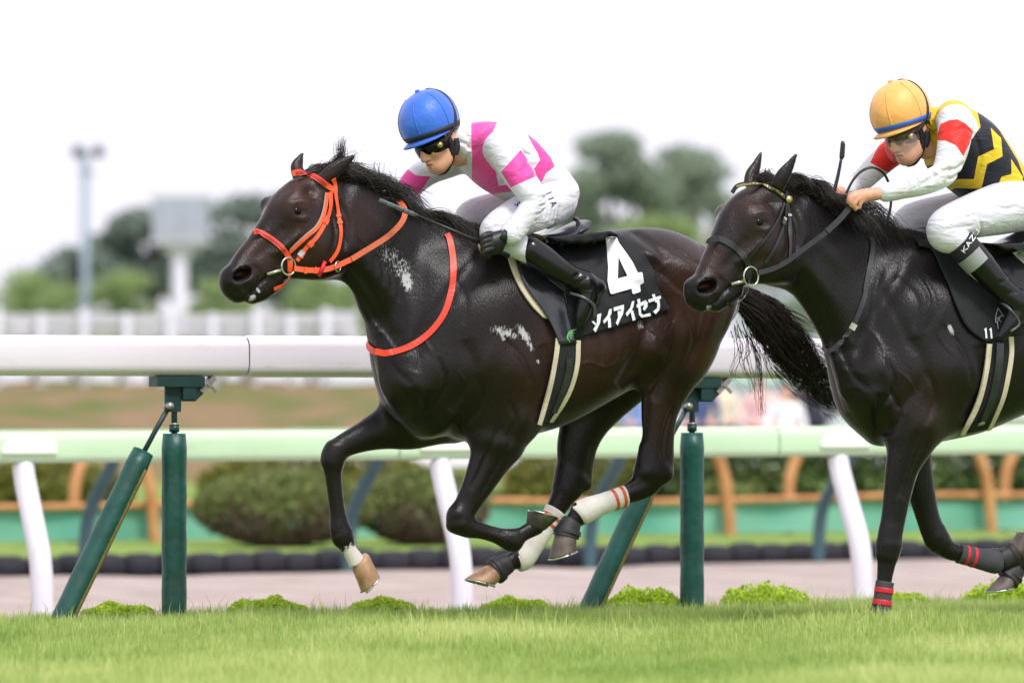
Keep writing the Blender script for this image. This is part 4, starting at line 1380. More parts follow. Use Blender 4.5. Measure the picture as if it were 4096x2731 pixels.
# ------------------------------------------------------------------ the black-brown racehorse behind, one lane nearer
_p = L1.world(L1.P(3700, 1646, .9))
LH2 = Lane(3700, float(_p[1]))
H2 = Sculpt(LH2, (-1.28, -0.42, -0.16), (1.30, 0.46, 2.06), 0.0075)
def sculpt_horse2():
    s = H2
    L = LH2
    tr = [(3450, 1200, 1640, .155), (3520, 1080, 1735, .205), (3610, 1000, 1772, .245), (3710, 968, 1772, .272), (3850, 985, 1742, .29),
          (4010, 1000, 1672, .305), (4180, 990, 1600, .30), (4330, 960, 1530, .29), (4440, 985, 1480, .28), (4530, 1040, 1450, .255), (4590, 1100, 1430, .225)]
    s.loft([(x, (a + b) / 2, 0, (b - a) / 2, w) for x, a, b, w in tr], k=.04, n=2.15, egg=-.10, cap=(.06, .07), sub=24)
    s.loft([(4480, 1180, 0, 150, .20), (4580, 1230, 0, 130, .17), (4640, 1290, 0, 95, .12)], k=.08, cap=(.05, .05))
    s.loft([(3400, 1390, 0, 50, .08), (3412, 1490, 0, 66, .13), (3455, 1615, 0, 84, .16), (3540, 1708, 0, 82, .15)], k=.07)
    s.loft([(3710, 1360, 0, 375, .215), (3582, 1302, 0, 338, .165), (3492, 1240, 0, 284, .132), (3418, 1176, 0, 230, .112), (3338, 1102, 0, 192, .097), (3245, 1014, .01, 170, .087), (3150, 925, .02, 164, .080)],
           k=.08, egg=.28, cap=(.1, .05), sub=16)
    s.loft([(3110, 805, .02, 62, .05), (3200, 842, .01, 70, .05), (3290, 902, 0, 72, .05), (3390, 950, 0, 72, .05), (3490, 980, 0, 70, .055), (3610, 1005, 0, 60, .06)], k=.06)
    hd = [(3110, 890, .02, 176, .078), (3040, 932, .03, 185, .086), (2985, 972, .035, 168, .088), (2936, 1020, .045, 131, .078), (2896, 1068, .055, 104, .064), (2863, 1118, .065, 90, .056), (2836, 1158, .07, 82, .053), (2818, 1186, .07, 68, .046)]
    s.loft(hd, k=.05, n=2.3, egg=.02, cap=(.09, .04))
    for w in (.09, -.03):
        s.ell(L.P(3075, 1000, w), (.10, .045, .112), k=.06)
    s.loft([(2770, 1140, .07, 32, .042), (2778, 1190, .07, 38, .046), (2806, 1222, .07, 30, .04)], k=.03)
    s.loft([(2940, 1165, .065, 32, .035), (2895, 1195, .07, 34, .036), (2862, 1218, .07, 28, .034)], k=.03)
    for sd in (1, -1):
        s.loft([(3012, 878, .035 + sd * .075, 40, .026), (3042, 880, .035 + sd * .075, 40, .026)], k=.05)
    s.loft([(2890, 850, -.038, 26, .022), (2894, 885, -.038, 26, .022)], k=.05)
    # ears, pricked
    s.loft([(3112, 745, .09, 27, .024), (3128, 710, .10, 31, .02), (3155, 668, .105, 22, .014), (3182, 622, .11, 8, .006)], k=.02, cap=(.02, .01))
    s.loft([(3112, 712, .125, 9, .012), (3138, 675, .128, 12, .012), (3165, 645, .125, 6, .01)], k=.006, op='s')
    s.loft([(3000, 735, -.02, 28, .024), (3008, 700, -.03, 29, .02), (3026, 660, -.035, 20, .014), (3042, 616, -.04, 8, .006)], k=.02, cap=(.02, .01))
    # near fore, planted
    s.loft([(3720, 1500, .13, 150, .075), (3690, 1640, .15, 132, .085), (3648, 1760, .155, 100, .075), (3612, 1860, .15, 73, .058), (3592, 1960, .145, 60, .047), (3574, 2070, .14, 52, .041), (3562, 2130, .14, 52, .042), (3556, 2175, .14, 52, .042), (3548, 2220, .14, 44, .036)], k=.07, cap=(.1, .03))
    s.loft([(3556, 2180, .14, 48, .038), (3545, 2260, .14, 38, .030), (3536, 2330, .14, 31, .026), (3528, 2400, .14, 32, .027), (3522, 2450, .14, 42, .032), (3516, 2475, .14, 38, .03)], k=.02, cap=(.03, .03))
    s.loft([(3520, 2455, .14, 40, .031), (3502, 2495, .14, 33, .027), (3488, 2525, .14, 38, .031)], k=.02, cap=(.02, .01))
    # far fore, folded
    s.loft([(3600, 1640, -.11, 125, .08), (3640, 1780, -.12, 92, .066), (3664, 1880, -.12, 70, .054), (3688, 1980, -.12, 57, .046), (3712, 2070, -.12, 50, .041), (3735, 2130, -.12, 52, .042), (3758, 2170, -.12, 46, .038)], k=.05, cap=(.08, .03))
    s.loft([(3740, 2145, -.12, 48, .039), (3790, 2195, -.12, 40, .032), (3850, 2215, -.12, 34, .028), (3920, 2232, -.12, 38, .029), (3972, 2240, -.12, 46, .033), (3992, 2240, -.12, 40, .031)], k=.02, cap=(.03, .03))
    s.loft([(3985, 2238, -.12, 42, .032), (4025, 2225, -.12, 34, .028), (4060, 2205, -.12, 38, .031)], k=.02, cap=(.02, .01))
    # hind legs, out of the photograph
    s.loft([(4450, 1150, .12, 190, .12), (4470, 1300, .14, 215, .13), (4450, 1450, .15, 190, .11), (4450, 1560, .15, 130, .08), (4500, 1680, .15, 92, .06), (4560, 1780, .15, 70, .048), (4600, 1850, .15, 62, .043)], k=.06, cap=(.1, .04))
    s.loft([(4600, 1830, .15, 60, .042), (4590, 1930, .15, 52, .038), (4570, 2050, .15, 36, .03), (4552, 2170, .15, 34, .028), (4540, 2240, .15, 44, .033)], k=.03, cap=(.03, .03))
    s.loft([(4540, 2235, .15, 42, .032), (4510, 2280, .15, 34, .028), (4490, 2310, .15, 38, .031)], k=.02, cap=(.02, .01))
    s.loft([(4400, 1420, -.12, 190, .10), (4350, 1540, -.13, 150, .08), (4300, 1660, -.14, 108, .062), (4290, 1770, -.14, 78, .05), (4310, 1860, -.14, 64, .044), (4320, 1910, -.14, 60, .042)], k=.05, cap=(.1, .04))
    s.loft([(4320, 1890, -.14, 58, .041), (4270, 1980, -.14, 46, .036), (4210, 2080, -.14, 35, .029), (4150, 2180, -.14, 35, .029), (4110, 2240, -.14, 44, .033)], k=.03, cap=(.03, .03))
    s.loft([(4110, 2235, -.14, 42, .032), (4070, 2270, -.14, 34, .028), (4045, 2295, -.14, 38, .031)], k=.02, cap=(.02, .01))
    B = lambda *a, **k: s.bump(*a[:5], a[5] * 1.45, **k)
    G = lambda p, r, d, **k: s.groove(p, r * 1.05, d * 1.15, **k)
    B(3720, 1230, 130, 200, -65, .020)
    B(3770, 1480, 110, 150, 70, .022)
    B(3520, 1480, 100, 170, 75, .020)
    B(3430, 1600, 55, 90, 70, .016, w=.1)
    G([(3700, 1010), (3580, 1180), (3490, 1340), (3440, 1480)], 28, .014)
    G([(3640, 1350), (3665, 1500), (3600, 1640)], 24, .009)
    G([(3560, 1150), (3600, 1300), (3640, 1420)], 18, .005)
    G([(3520, 1570), (3530, 1650), (3580, 1740)], 18, .012)
    G([(3420, 1560), (3430, 1640), (3470, 1720)], 14, .010, w=.15)
    G([(3870, 1380), (3900, 1520), (3850, 1680)], 34, .013)
    B(3700, 1700, 60, 60, 0, .012)
    G([(3650, 1720), (3630, 1850), (3600, 1990)], 11, .007, w=.2)
    G([(3700, 1740), (3660, 1860), (3620, 2000)], 10, .006, w=.2)
    G([(3190, 1080), (3265, 1190), (3330, 1310), (3390, 1430)], 22, .013, w=.1)
    B(3330, 1000, 150, 50, -42, .010, w=.1)
    B(3280, 1140, 120, 50, -52, .010, w=.1)
    G([(3165, 820), (3185, 920), (3165, 1030)], 16, .012, w=.1)
    for pts, r, d in (([(3440, 1380), (3460, 1480), (3500, 1560)], 9, .006), ([(3560, 1430), (3590, 1540), (3550, 1640)], 9, .006), ([(3700, 1480), (3735, 1590), (3700, 1700)], 10, .007), ([(3760, 1300), (3840, 1420), (3870, 1540)], 12, .006), ([(3640, 1100), (3680, 1200), (3660, 1320)], 12, .006),
                      ([(3470, 1560), (3500, 1640), (3480, 1720)], 9, .007), ([(3580, 1560), (3620, 1650), (3600, 1740)], 9, .006), ([(3720, 1100), (3740, 1220), (3700, 1330)], 10, .005), ([(3600, 1060), (3560, 1160), (3540, 1260)], 10, .005)):
        G(pts, r, d, w=.25)
    for i in range(4):
        x = 3960 + 62 * i
        G([(x, 1230), (x + 22, 1400), (x - 10, 1560 - 14 * i)], 15, .003, w=.3)
    for pts in ([(3600, 1480), (3660, 1560), (3640, 1660)], [(3770, 1230), (3740, 1330), (3790, 1420)], [(3520, 1300), (3560, 1400), (3540, 1500)], [(3690, 1080), (3720, 1180), (3700, 1260)]):
        G(pts, 4.5, -.004, w=.25)
    hw = .1
    B(3085, 990, 60, 85, 15, .010, w=hw)
    G([(3130, 850), (3140, 950), (3105, 1050)], 14, .008, w=hw)
    G([(3030, 960), (2980, 1015), (2930, 1055)], 11, -.008, w=hw)
    G([(3050, 1020), (2995, 1060), (2945, 1100)], 20, .006, w=hw)
    G([(2998, 874), (3016, 852), (3050, 848), (3082, 868)], 8, -.0035, w=hw)
    B(3036, 893, 26, 16, -10, -.004, w=hw)
    G([(3008, 912), (3036, 922), (3066, 910)], 7, -.0025, w=hw)
    B(3085, 815, 26, 20, 40, -.008, w=hw)
    G([(2965, 950), (2915, 1030), (2865, 1085)], 16, .005, w=.08)
    s.bump(2818, 1148, 52, 40, -25, .013, w=.1, wmin=.075, soft=.02)
    a = math.radians(22)
    R = np.array([[math.cos(a), 0, math.sin(a)], [0, 1, 0], [-math.sin(a), 0, math.cos(a)]])
    s.ell(L.P(2826, 1146, .112), (.045, .055, .028), R=R, k=.012, op='s')
    G([(2925, 1138), (2885, 1175), (2845, 1225)], 6, .010, w=.1)
    G([(2860, 1105), (2885, 1135), (2885, 1170)], 10, .005, w=.1)
sculpt_horse2()
H2.heightmap()
horse2 = thing('racehorse', 'near-black racehorse in plain black bridle with one foreleg planted in the grass', 'horse', LH2.world(np.array([0, 0, -.08])))
COAT2 = coat_material('black_brown_coat', (.008, .0064, .0066), (.058, .025, .016))
body2 = build_body(H2, 'body', COAT2, horse2,
    brown=[(2990, 800, 110, 110, 0, .6), (3040, 980, 120, 140, 0, .35), (2830, 1030, 60, 110, 40, .6), (3700, 1600, 120, 140, 0, .3)],
    foam=[(3802, 1318, 13, 34, 15, .95), (2835, 1228, 16, 14, 30, .8)], sock=[], pink=[(2826, 1146, 13, 9, -20, .8)])
# ------------------------------------------------------------------ hair
def hair_material(name, c1, c2, rough=.38):
    m = bpy.data.materials.new(name)
    m.use_nodes = True
    nt = m.node_tree
    b = nt.nodes['Principled BSDF']
    at = nt.nodes.new('ShaderNodeAttribute'); at.attribute_name = 'tint'
    rp = nt.nodes.new('ShaderNodeValToRGB')
    rp.color_ramp.elements[0].color = (*c1, 1)
    rp.color_ramp.elements[1].color = (*c2, 1)
    nt.links.new(at.outputs['Fac'], rp.inputs['Fac'])
    nt.links.new(rp.outputs['Color'], b.inputs['Base Color'])
    b.inputs['Roughness'].default_value = rough
    b.inputs['Specular IOR Level'].default_value = .45
    return m
M_MANE = hair_material('black_horse_hair', (.007, .006, .006), (.05, .030, .022))
def strands(name, lane, P, R, m, parent, tint, seg=3):
    """P (n, k, 3) lane-local strand points, R (n, k) radii"""
    n, k, _ = P.shape
    P = lane.world(P.reshape(-1, 3)).reshape(n, k, 3)
    T = np.gradient(P, axis=1)
    T /= np.linalg.norm(T, axis=2)[..., None] + 1e-9
    ref = np.array([.3, -.9, .2])
    A = np.cross(T, ref); A /= np.linalg.norm(A, axis=2)[..., None] + 1e-9
    B = np.cross(T, A)
    V = np.stack([P + R[..., None] * (math.cos(a) * A + math.sin(a) * B) for a in np.arange(seg) * 2 * math.pi / seg], 2)
    idx = np.arange(n * k * seg).reshape(n, k, seg)
    Q = np.stack([idx[:, :-1, :], np.roll(idx, -1, 2)[:, :-1, :], np.roll(idx, -1, 2)[:, 1:, :], idx[:, 1:, :]], -1).reshape(-1, 4)
    o = mesh_np(name, V.reshape(-1, 3), Q, m, parent)
    vattr(o, 'tint', np.repeat(tint, k * seg))
    return o
def curl(ctrl, k):
    """(n, c, 3) control points -> (n, k, 3) smooth curves (Bezier)"""
    n, c, _ = ctrl.shape
    t = np.linspace(0, 1, k)
    out = np.zeros((n, k, 3))
    for i in range(c):
        out += math.comb(c - 1, i) * (t ** i * (1 - t) ** (c - 1 - i))[None, :, None] * ctrl[:, i, None, :]
    return out
def mane(name, s, parent, crest, n, lift, back, drop, seed, spread=.03, k=9, rad=.0019, locks=26):
    """hair along a crest polyline (px), blown up and back, ending drop px below its root; per-root arrays of px"""
    r = np.random.default_rng(seed)
    L, S = s.lane, s.S
    C = catmull([L.P(x, y, 0.0) for x, y in crest], 12)
    t = np.sort(r.uniform(0, 1, n))
    lock = np.floor(t * locks + r.normal(0, .3, n)).astype(int)
    lr = np.random.default_rng(seed + 1).normal(size=(locks + 4, 5))
    lk = lr[np.clip(lock + 1, 0, locks + 3)]
    ii = t * (len(C) - 1)
    root = np.stack([np.interp(ii, np.arange(len(C)), C[:, q]) for q in range(3)], 1)
    root[:, 1] += r.uniform(-spread, spread * 1.5, n)
    root[:, 2] -= np.abs(root[:, 1]) * .25
    f = lambda a: np.interp(t, np.linspace(0, 1, len(a)), a) * S
    up = f(lift) * (1 + .32 * lk[:, 0] + .18 * r.normal(size=n))
    bk = f(back) * (1 + .25 * lk[:, 1] + .2 * r.normal(size=n))
    dr = f(drop) * (1 + .3 * r.normal(size=n)) + .018 * lk[:, 2]
    lat = .03 * lk[:, 3] + .018 * r.normal(size=n) + .02
    ctrl = np.stack([root,
                     root + np.stack([-.15 * bk, lat * .2, up * .75], 1),
                     root + np.stack([-.60 * bk, lat * .8, up * 1.15], 1),
                     root + np.stack([-1.0 * bk, lat * 1.3, -dr], 1)], 1)
    P = curl(ctrl, k)
    P += .0035 * r.normal(size=(n, 1, 3)) * np.linspace(0, 1, k)[None, :, None]
    R = rad * r.uniform(.6, 1.3, n)[:, None] * np.linspace(1, .22, k)[None, :]
    return strands(name, s.lane, P, R, M_MANE, parent, np.clip(r.normal(.35, .25, n) + .1 * lk[:, 4], 0, 1))
mane('mane', H1, horse1, [(1240, 700), (1330, 712), (1440, 775), (1560, 842), (1680, 888), (1800, 920), (1905, 930)], 2400,
     [38, 60, 62, 60, 52, 48, 36], [150, 170, 160, 130, 110, 110, 90], [-10, 5, 20, 30, 45, 45, 30], 5, rad=.0019)
mane('forelock', H1, horse1, [(1205, 690), (1255, 690), (1320, 690)], 420, [30, 30, 60], [150, 130, 60], [-10, -20, -50], 6, spread=.025, locks=8)
def tuft(name, s, parent, base, tip, n, seed, spread=.014, rad=.0018, w=.0):
    r = np.random.default_rng(seed)
    a, b = s.lane.P(*base, w), s.lane.P(*tip, w)
    root = a + r.normal(size=(n, 3)) * spread
    end = b + r.normal(size=(n, 3)) * spread * np.array([1.6, 1.6, 1.2])
    mid = (root + end) / 2 + r.normal(size=(n, 3)) * spread * .9 + np.array([-.012, 0, .01])
    P = curl(np.stack([root, mid, mid * .4 + end * .6, end], 1), 9)
    R = rad * r.uniform(.6, 1.3, n)[:, None] * np.linspace(1, .2, 9)[None, :]
    return strands(name, s.lane, P, R, M_MANE, parent, np.clip(r.normal(.5, .25, n), 0, 1))
tuft('forelock_tuft', H1, horse1, (1350, 690), (1360, 568), 60, 8, spread=.012, rad=.0015)
tuft('forelock_tuft', H1, horse1, (1385, 700), (1400, 622), 24, 9, spread=.018, rad=.0014)
tuft('mane_wisp', H1, horse1, (1500, 760), (1508, 640), 14, 10, spread=.014, rad=.0014)
tuft('mane_wisp', H1, horse1, (1540, 790), (1562, 680), 12, 11, spread=.018, rad=.0014)
tuft('mane_wisp', H1, horse1, (1470, 750), (1446, 660), 8, 12, spread=.018, rad=.0014)
def tail(name, s, parent, spine, halfw, n, seed, w=-.02, wisps=(), k=14):
    r = np.random.default_rng(seed)
    L, S = s.lane, s.S
    C = np.array([L.P(x, y, w) for x, y in spine])
    hw = np.array(halfw) * S
    a = r.uniform(0, 2 * math.pi, n); rr = np.sqrt(r.uniform(0, 1, n))
    oa, ob = np.cos(a) * rr, np.sin(a) * rr
    T = np.gradient(C, axis=0); T /= np.linalg.norm(T, axis=1)[:, None]
    Np = np.stack([-T[:, 2], 0 * T[:, 0], T[:, 0]], 1)
    Np = np.where(Np[:, 2:3] < 0, -Np, Np)
    wob = r.normal(size=(n, len(C), 3)) * .026 * np.linspace(0, 1, len(C))[None, :, None]
    ctrl = C[None] + oa[:, None, None] * (hw[:, None] * Np)[None] + ob[:, None, None] * (hw[:, None] * np.array([0, .55, 0]))[None] + wob
    end = r.uniform(.55, 1.03, n)
    dense = np.stack([catmull(c, 4) for c in ctrl])
    m_ = dense.shape[1]
    tt = np.linspace(0, 1, k)[None, :] * np.minimum(end, 1)[:, None] * (m_ - 1)
    i0 = np.clip(tt.astype(int), 0, m_ - 2); f = (tt - i0)[..., None]
    P = dense[np.arange(n)[:, None], i0] * (1 - f) + dense[np.arange(n)[:, None], i0 + 1] * f
    R = .0019 * r.uniform(.6, 1.3, n)[:, None] * np.linspace(1, .3, k)[None, :]
    ti = np.clip(r.normal(.42, .25, n), 0, 1)
    o = strands(name, L, P, R, M_MANE, parent, ti)
    q = 0
    for pts, m in wisps:
        q += 1
        Cw = np.array([L.P(x, y, w + .05) for x, y in pts])
        rw = np.random.default_rng(seed + 50 + q)
        ctrl = Cw[None] + rw.normal(size=(m, 1, 3)) * .012 + rw.normal(size=(m, len(Cw), 3)) * .010
        Pw = np.stack([catmull(c, 4) for c in ctrl])
        kk = Pw.shape[1]
        strands('tail_wisp', L, Pw, .0017 * rw.uniform(.6, 1.2, m)[:, None] * np.linspace(1, .3, kk)[None, :], M_MANE, parent, np.clip(rw.normal(.3, .2, m), 0, 1))
    return o
tail('tail', H1, horse1, [(2905, 1165), (2985, 1205), (3075, 1285), (3155, 1395), (3240, 1500), (3315, 1585), (3385, 1650)], [26, 58, 90, 92, 80, 58, 26], 720, 15,
     wisps=[([(2960, 1290), (2985, 1380), (2975, 1450), (3010, 1530), (3000, 1560)], 10), ([(3000, 1330), (3035, 1430), (3040, 1540), (3050, 1650)], 18), ([(2940, 1330), (2960, 1420), (2930, 1500), (2975, 1530)], 6), ([(3060, 1370), (3080, 1470), (3130, 1560)], 10),
            ([(3180, 1300), (3235, 1380), (3260, 1450), (3270, 1500)], 16), ([(3120, 1230), (3200, 1270), (3240, 1290)], 10), ([(3230, 1400), (3290, 1480), (3320, 1560)], 14), ([(3080, 1220), (3180, 1300), (3260, 1330)], 10), ([(3150, 1330), (3250, 1370), (3290, 1400), (3310, 1480)], 12), ([(3100, 1480), (3180, 1560), (3260, 1620)], 10)])
mane('mane', H2, horse2, [(3110, 735), (3180, 775), (3270, 850), (3380, 915), (3500, 955), (3620, 975), (3740, 985)], 2400,
     [55, 65, 75, 80, 70, 45, 35], [80, 110, 140, 150, 140, 120, 90], [-10, 20, 70, 70, 20, 15, 10], 25, rad=.0021, locks=22)
mane('forelock', H2, horse2, [(2995, 745), (3050, 735), (3100, 735)], 460, [60, 55, 40], [70, 60, 40], [0, 0, 10], 26, spread=.03, locks=7)
tail('tail', H2, horse2, [(4660, 1210), (4740, 1260), (4830, 1340), (4920, 1440), (5010, 1540), (5090, 1640)], [26, 62, 90, 85, 60, 16], 1200, 27)

# ------------------------------------------------------------------ eyes and hooves
M_EYE = mat('horse_eye', (.004, .003, .003), rough=.12, spec=.16, var=.02)
def eye(s, px, py, parent, off=-.017, r=.024):
    p = s.on(px, py, off, guess=.12)
    c = s.lane.world(p)
    mb = MB()
    n, m = 12, 8
    V = [c + r * np.array([math.sin(b) * math.cos(a) * 1.15, math.sin(b) * math.sin(a), math.cos(b)]) for b in np.linspace(.05, math.pi - .05, m) for a in np.linspace(0, 2 * math.pi, n, endpoint=False)]
    mb.add(V, [[i * n + j, (i + 1) * n + j, (i + 1) * n + (j + 1) % n, i * n + (j + 1) % n] for i in range(m - 1) for j in range(n)] + [list(range(n)), [(m - 1) * n + j for j in range(n)][::-1]])
    mb.build('eye', M_EYE, parent)
eye(H1, 1187, 846, horse1)
eye(H2, 3036, 891, horse2)
M_HOOF_T = mat('hoof_tan', rgb(140, 104, 74), rough=.5, col2=rgb(186, 148, 114), vscale=18, detail=6, bump=.3, bscale=60, dist=.004, grime=.8, gscale=(2, 2, 2), gcol=(.035, .028, .02))
M_HOOF_G = mat('hoof_grey', rgb(64, 56, 52), rough=.55, col2=rgb(112, 100, 92), vscale=16, detail=6, bump=.3, bscale=60, dist=.004)
M_HOOF_D = mat('hoof_dark', rgb(40, 34, 30), rough=.6, col2=rgb(70, 70, 44), vscale=22, detail=5, bump=.3, bscale=60, dist=.004)
M_SHOE = mat('horseshoe_steel', (.45, .47, .45), rough=.35, metal=.8, var=.2, vscale=50)
def hoof(lane, c0, c1, w, r0, r1, toe, m, parent, shoe=True):
    """hoof from coronet pixel c0 to sole pixel c1; toe = pixel direction of the toe along the sole"""
    S = lane.depth / F
    A, B = lane.P(*c0, w), lane.P(*c1, w)
    td = lane.P(c1[0] + toe[0], c1[1] + toe[1], w) - B
    td /= np.linalg.norm(td)
    lat = np.array([0, 1., 0])
    ax = np.cross(td, lat)
    n = 18
    rings = []
    for t, rr, sh in ((-.12, .86, 0), (0, 1.0, 0), (.06, 1.03, .01), (.5, 1.0, 0), (.93, 1.0, 0), (1.0, .97, 0)):
        c = A + (B - A) * max(t, 0) + (A - B) * max(-t, 0)
        r = (r0 + (r1 - r0) * max(t, 0)) * rr * S
        # the sole's plane at t = 1, the coronet's plane (leaning with the toe) at t = 0
        ring = []
        for k in range(n):
            a = 2 * math.pi * k / n
            fx = math.cos(a) * (1.08 if math.cos(a) > 0 else .92)
            ring.append(c + r * (fx * td + .88 * math.sin(a) * lat))
        rings.append(ring)
    mb = MB()
    V = [p for r_ in rings for p in r_]
    k_ = len(rings)
    mb.add(lane.world(np.array(V)), [[i * n + j, (i + 1) * n + j, (i + 1) * n + (j + 1) % n, i * n + (j + 1) % n] for i in range(k_ - 1) for j in range(n)] + [list(range(n)), [(k_ - 1) * n + j for j in range(n)][::-1]])
    ho = mb.build('hoof', m, parent)
    if shoe:
        mb = MB()
        dn = (B - A) - td * np.dot(B - A, td); dn[1] = 0
        nn = np.cross(td, lat)
        if np.dot(nn, B - A) < 0:
            nn = -nn
        pts = [lane.world(B + nn * .004 + r1 * S * .90 * (math.cos(a) * td * 1.08 + .88 * math.sin(a) * lat)) for a in np.linspace(-2.5, 2.5, 22)]
        tube(mb, pts, .0095, 6, flat=.5, ups=lane.world(td) - lane.o)
        mb.build('horseshoe', M_SHOE, ho)
    return ho
hoof(L1, (1440, 2250), (1478, 2335), -.13, 44, 50, (52, -62), M_HOOF_T, horse1)
hoof(L1, (2140, 2108), (2166, 2058), .14, 40, 64, (64, 18), M_HOOF_D, horse1)
hoof(L1, (2268, 2118), (2252, 2216), .15, 46, 60, (-62, 22), M_HOOF_G, horse1)
hoof(L1, (2000, 2268), (1922, 2328), -.14, 46, 62, (-66, -18), M_HOOF_T, horse1)
hoof(LH2, (3486, 2530), (3462, 2590), .14, 44, 58, (-60, -4), M_HOOF_G, horse2)
hoof(LH2, (4062, 2204), (4105, 2160), -.12, 42, 54, (40, 50), M_HOOF_G, horse2)
hoof(LH2, (4488, 2312), (4455, 2375), .15, 44, 58, (-60, 10), M_HOOF_G, horse2)
hoof(LH2, (4042, 2298), (4000, 2355), -.14, 44, 58, (-60, 10), M_HOOF_G, horse2)

# ------------------------------------------------------------------ bandages and boots on the legs
M_BAND = mat('white_bandage', rgb(206, 200, 192), rough=.85, col2=rgb(226, 222, 216), vscale=14, bump=.35, bscale=50, dist=.004, grime=.6, gcol=(.22, .15, .09))
M_BANDG = mat('grey_bandage', rgb(62, 62, 66), rough=.85, var=.15, vscale=20, bump=.35, bscale=50, dist=.004)
M_TAPEO = mat('orange_tape', rgb(214, 84, 44), rough=.5, var=.08)
M_TAPER = mat('red_tape', rgb(196, 28, 44), rough=.5, var=.08)
M_BOOT = mat('black_rubber_boot', rgb(40, 37, 40), rough=.6, var=.2, vscale=20)
def wrap(name, lane, st, w, m, parent, seg=20, ridges=0.0, n=26):
    S = lane.depth / F
    A = catmull([[*lane.P(x, y, w), r * S] for x, y, r in st], max(3, n // (len(st) - 1)))
    R = A[:, 3] + ridges * np.sin(np.arange(len(A)) * 2.4)
    mb = MB()
    tube(mb, lane.world(A[:, :3]), R, seg, flat=.86)
    return mb.build(name, m, parent)
b = wrap('leg_bandage', L1, [(2500, 1984, 45), (2470, 1992, 42), (2410, 2014, 43), (2350, 2038, 51), (2320, 2054, 50), (2308, 2064, 42)], .15, M_BAND, horse1, ridges=.0006)
wrap('tape', L1, [(2492, 1986, 45.5), (2481, 1989, 44.5)], .15, M_TAPEO, b, n=4)
wrap('tape', L1, [(2461, 1996, 44.0), (2450, 2000, 43.5)], .15, M_TAPEO, b, n=4)
b = wrap('leg_bandage', L1, [(2222, 2040, 46), (2195, 2085, 42), (2150, 2155, 42), (2100, 2222, 50), (2080, 2240, 48), (2068, 2246, 42)], -.14, M_BAND, horse1, ridges=.0006)
wrap('tape', L1, [(2208, 2064, 45.0), (2202, 2074, 44.5)], -.14, M_TAPEO, b, n=4)
wrap('tape', L1, [(2192, 2092, 43.5), (2186, 2102, 43.5)], -.14, M_TAPEO, b, n=4)
def overreach(lane, st, strap, w, parent):
    b = wrap('hoof_boot', lane, st, w, M_BOOT, parent)
    wrap('strap', lane, strap, w, M_BOOT, b, n=4)
overreach(L1, [(2290, 2082, 40), (2280, 2100, 46), (2268, 2128, 52), (2264, 2146, 55)], [(2271, 2116, 55), (2267, 2134, 57)], .15, horse1)
overreach(L1, [(2034, 2250, 41), (2012, 2262, 46), (1990, 2276, 52), (1974, 2288, 55)], [(2000, 2270, 54), (1982, 2282, 57)], -.14, horse1)
b = wrap('leg_bandage', LH2, [(3540, 2325, 37), (3534, 2365, 36), (3528, 2410, 37), (3523, 2455, 46), (3514, 2478, 42)], .14, M_BANDG, horse2, ridges=.0004)
wrap('tape', LH2, [(3537, 2350, 38.5), (3534, 2372, 38)], .14, M_TAPER, b, n=4)
wrap('tape', LH2, [(3530, 2398, 38.5), (3527, 2420, 40)], .14, M_TAPER, b, n=4)
b = wrap('leg_bandage', LH2, [(3836, 2212, 41), (3870, 2222, 39), (3930, 2236, 44), (3978, 2243, 51), (3998, 2243, 45)], -.12, M_BANDG, horse2, ridges=.0004)
wrap('tape', LH2, [(3857, 2218, 41), (3868, 2221, 40.5)], -.12, M_TAPER, b, n=4)
wrap('tape', LH2, [(3886, 2226, 41.5), (3897, 2229, 42)], -.12, M_TAPER, b, n=4)
overreach(LH2, [(4000, 2238, 42), (4030, 2226, 44), (4056, 2210, 50)], [(4040, 2220, 47), (4052, 2212, 50)], -.12, horse2)
overreach(LH2, [(3502, 2496, 40), (3492, 2520, 46), (3478, 2552, 55)], [(3490, 2526, 50), (3486, 2536, 52)], .14, horse2)
overreach(LH2, [(4510, 2282, 40), (4498, 2302, 46), (4480, 2330, 54)], [(4496, 2306, 50), (4490, 2316, 52)], .15, horse2)
overreach(LH2, [(4070, 2272, 40), (4052, 2290, 46), (4030, 2316, 54)], [(4050, 2294, 50), (4044, 2304, 52)], -.14, horse2)

# ------------------------------------------------------------------ straps and cloths that follow the coat
M_ORANGE = mat('orange_webbing', rgb(228, 84, 36), rough=.45, var=.08, vscale=60, bump=.15, bscale=250, dist=.002)
M_ORANGEG = mat('orange_rubber_grip', rgb(184, 84, 40), rough=.6, var=.2, vscale=160, bump=.5, bscale=220, dist=.003)
M_PINKL = mat('crimson_lining', rgb(190, 40, 70), rough=.5, var=.06)
M_GREYW = mat('grey_webbing', rgb(150, 138, 128), rough=.6, var=.1)
M_REDW = mat('red_webbing', rgb(226, 62, 36), rough=.45, var=.05, vscale=30, bump=.1, bscale=250, dist=.002)
M_BLACKL = mat('black_leather', rgb(30, 30, 34), rough=.38, spec=.5, var=.2, vscale=30, bump=.12, bscale=120, dist=.002)
M_BIT = mat('bit_steel', (.55, .53, .46), rough=.25, metal=.9, var=.1)
M_BRASS = mat('brass', (.62, .45, .20), rough=.3, metal=.9, var=.1)
def strap_pts(s, pts, off, guess=.12, ws=None):
    out = []
    P = catmull(pts, 6)
    for p in P:
        if ws is None:
            out.append(s.on(p[0], p[1], off, guess))
        else:
            out.append(s.lane.P(p[0], p[1], p[2]))
    out = np.array(out)
    for _ in range(2):                        # pull the strap taut
        out[1:-1] = .5 * out[1:-1] + .25 * (out[:-2] + out[2:])
    return out
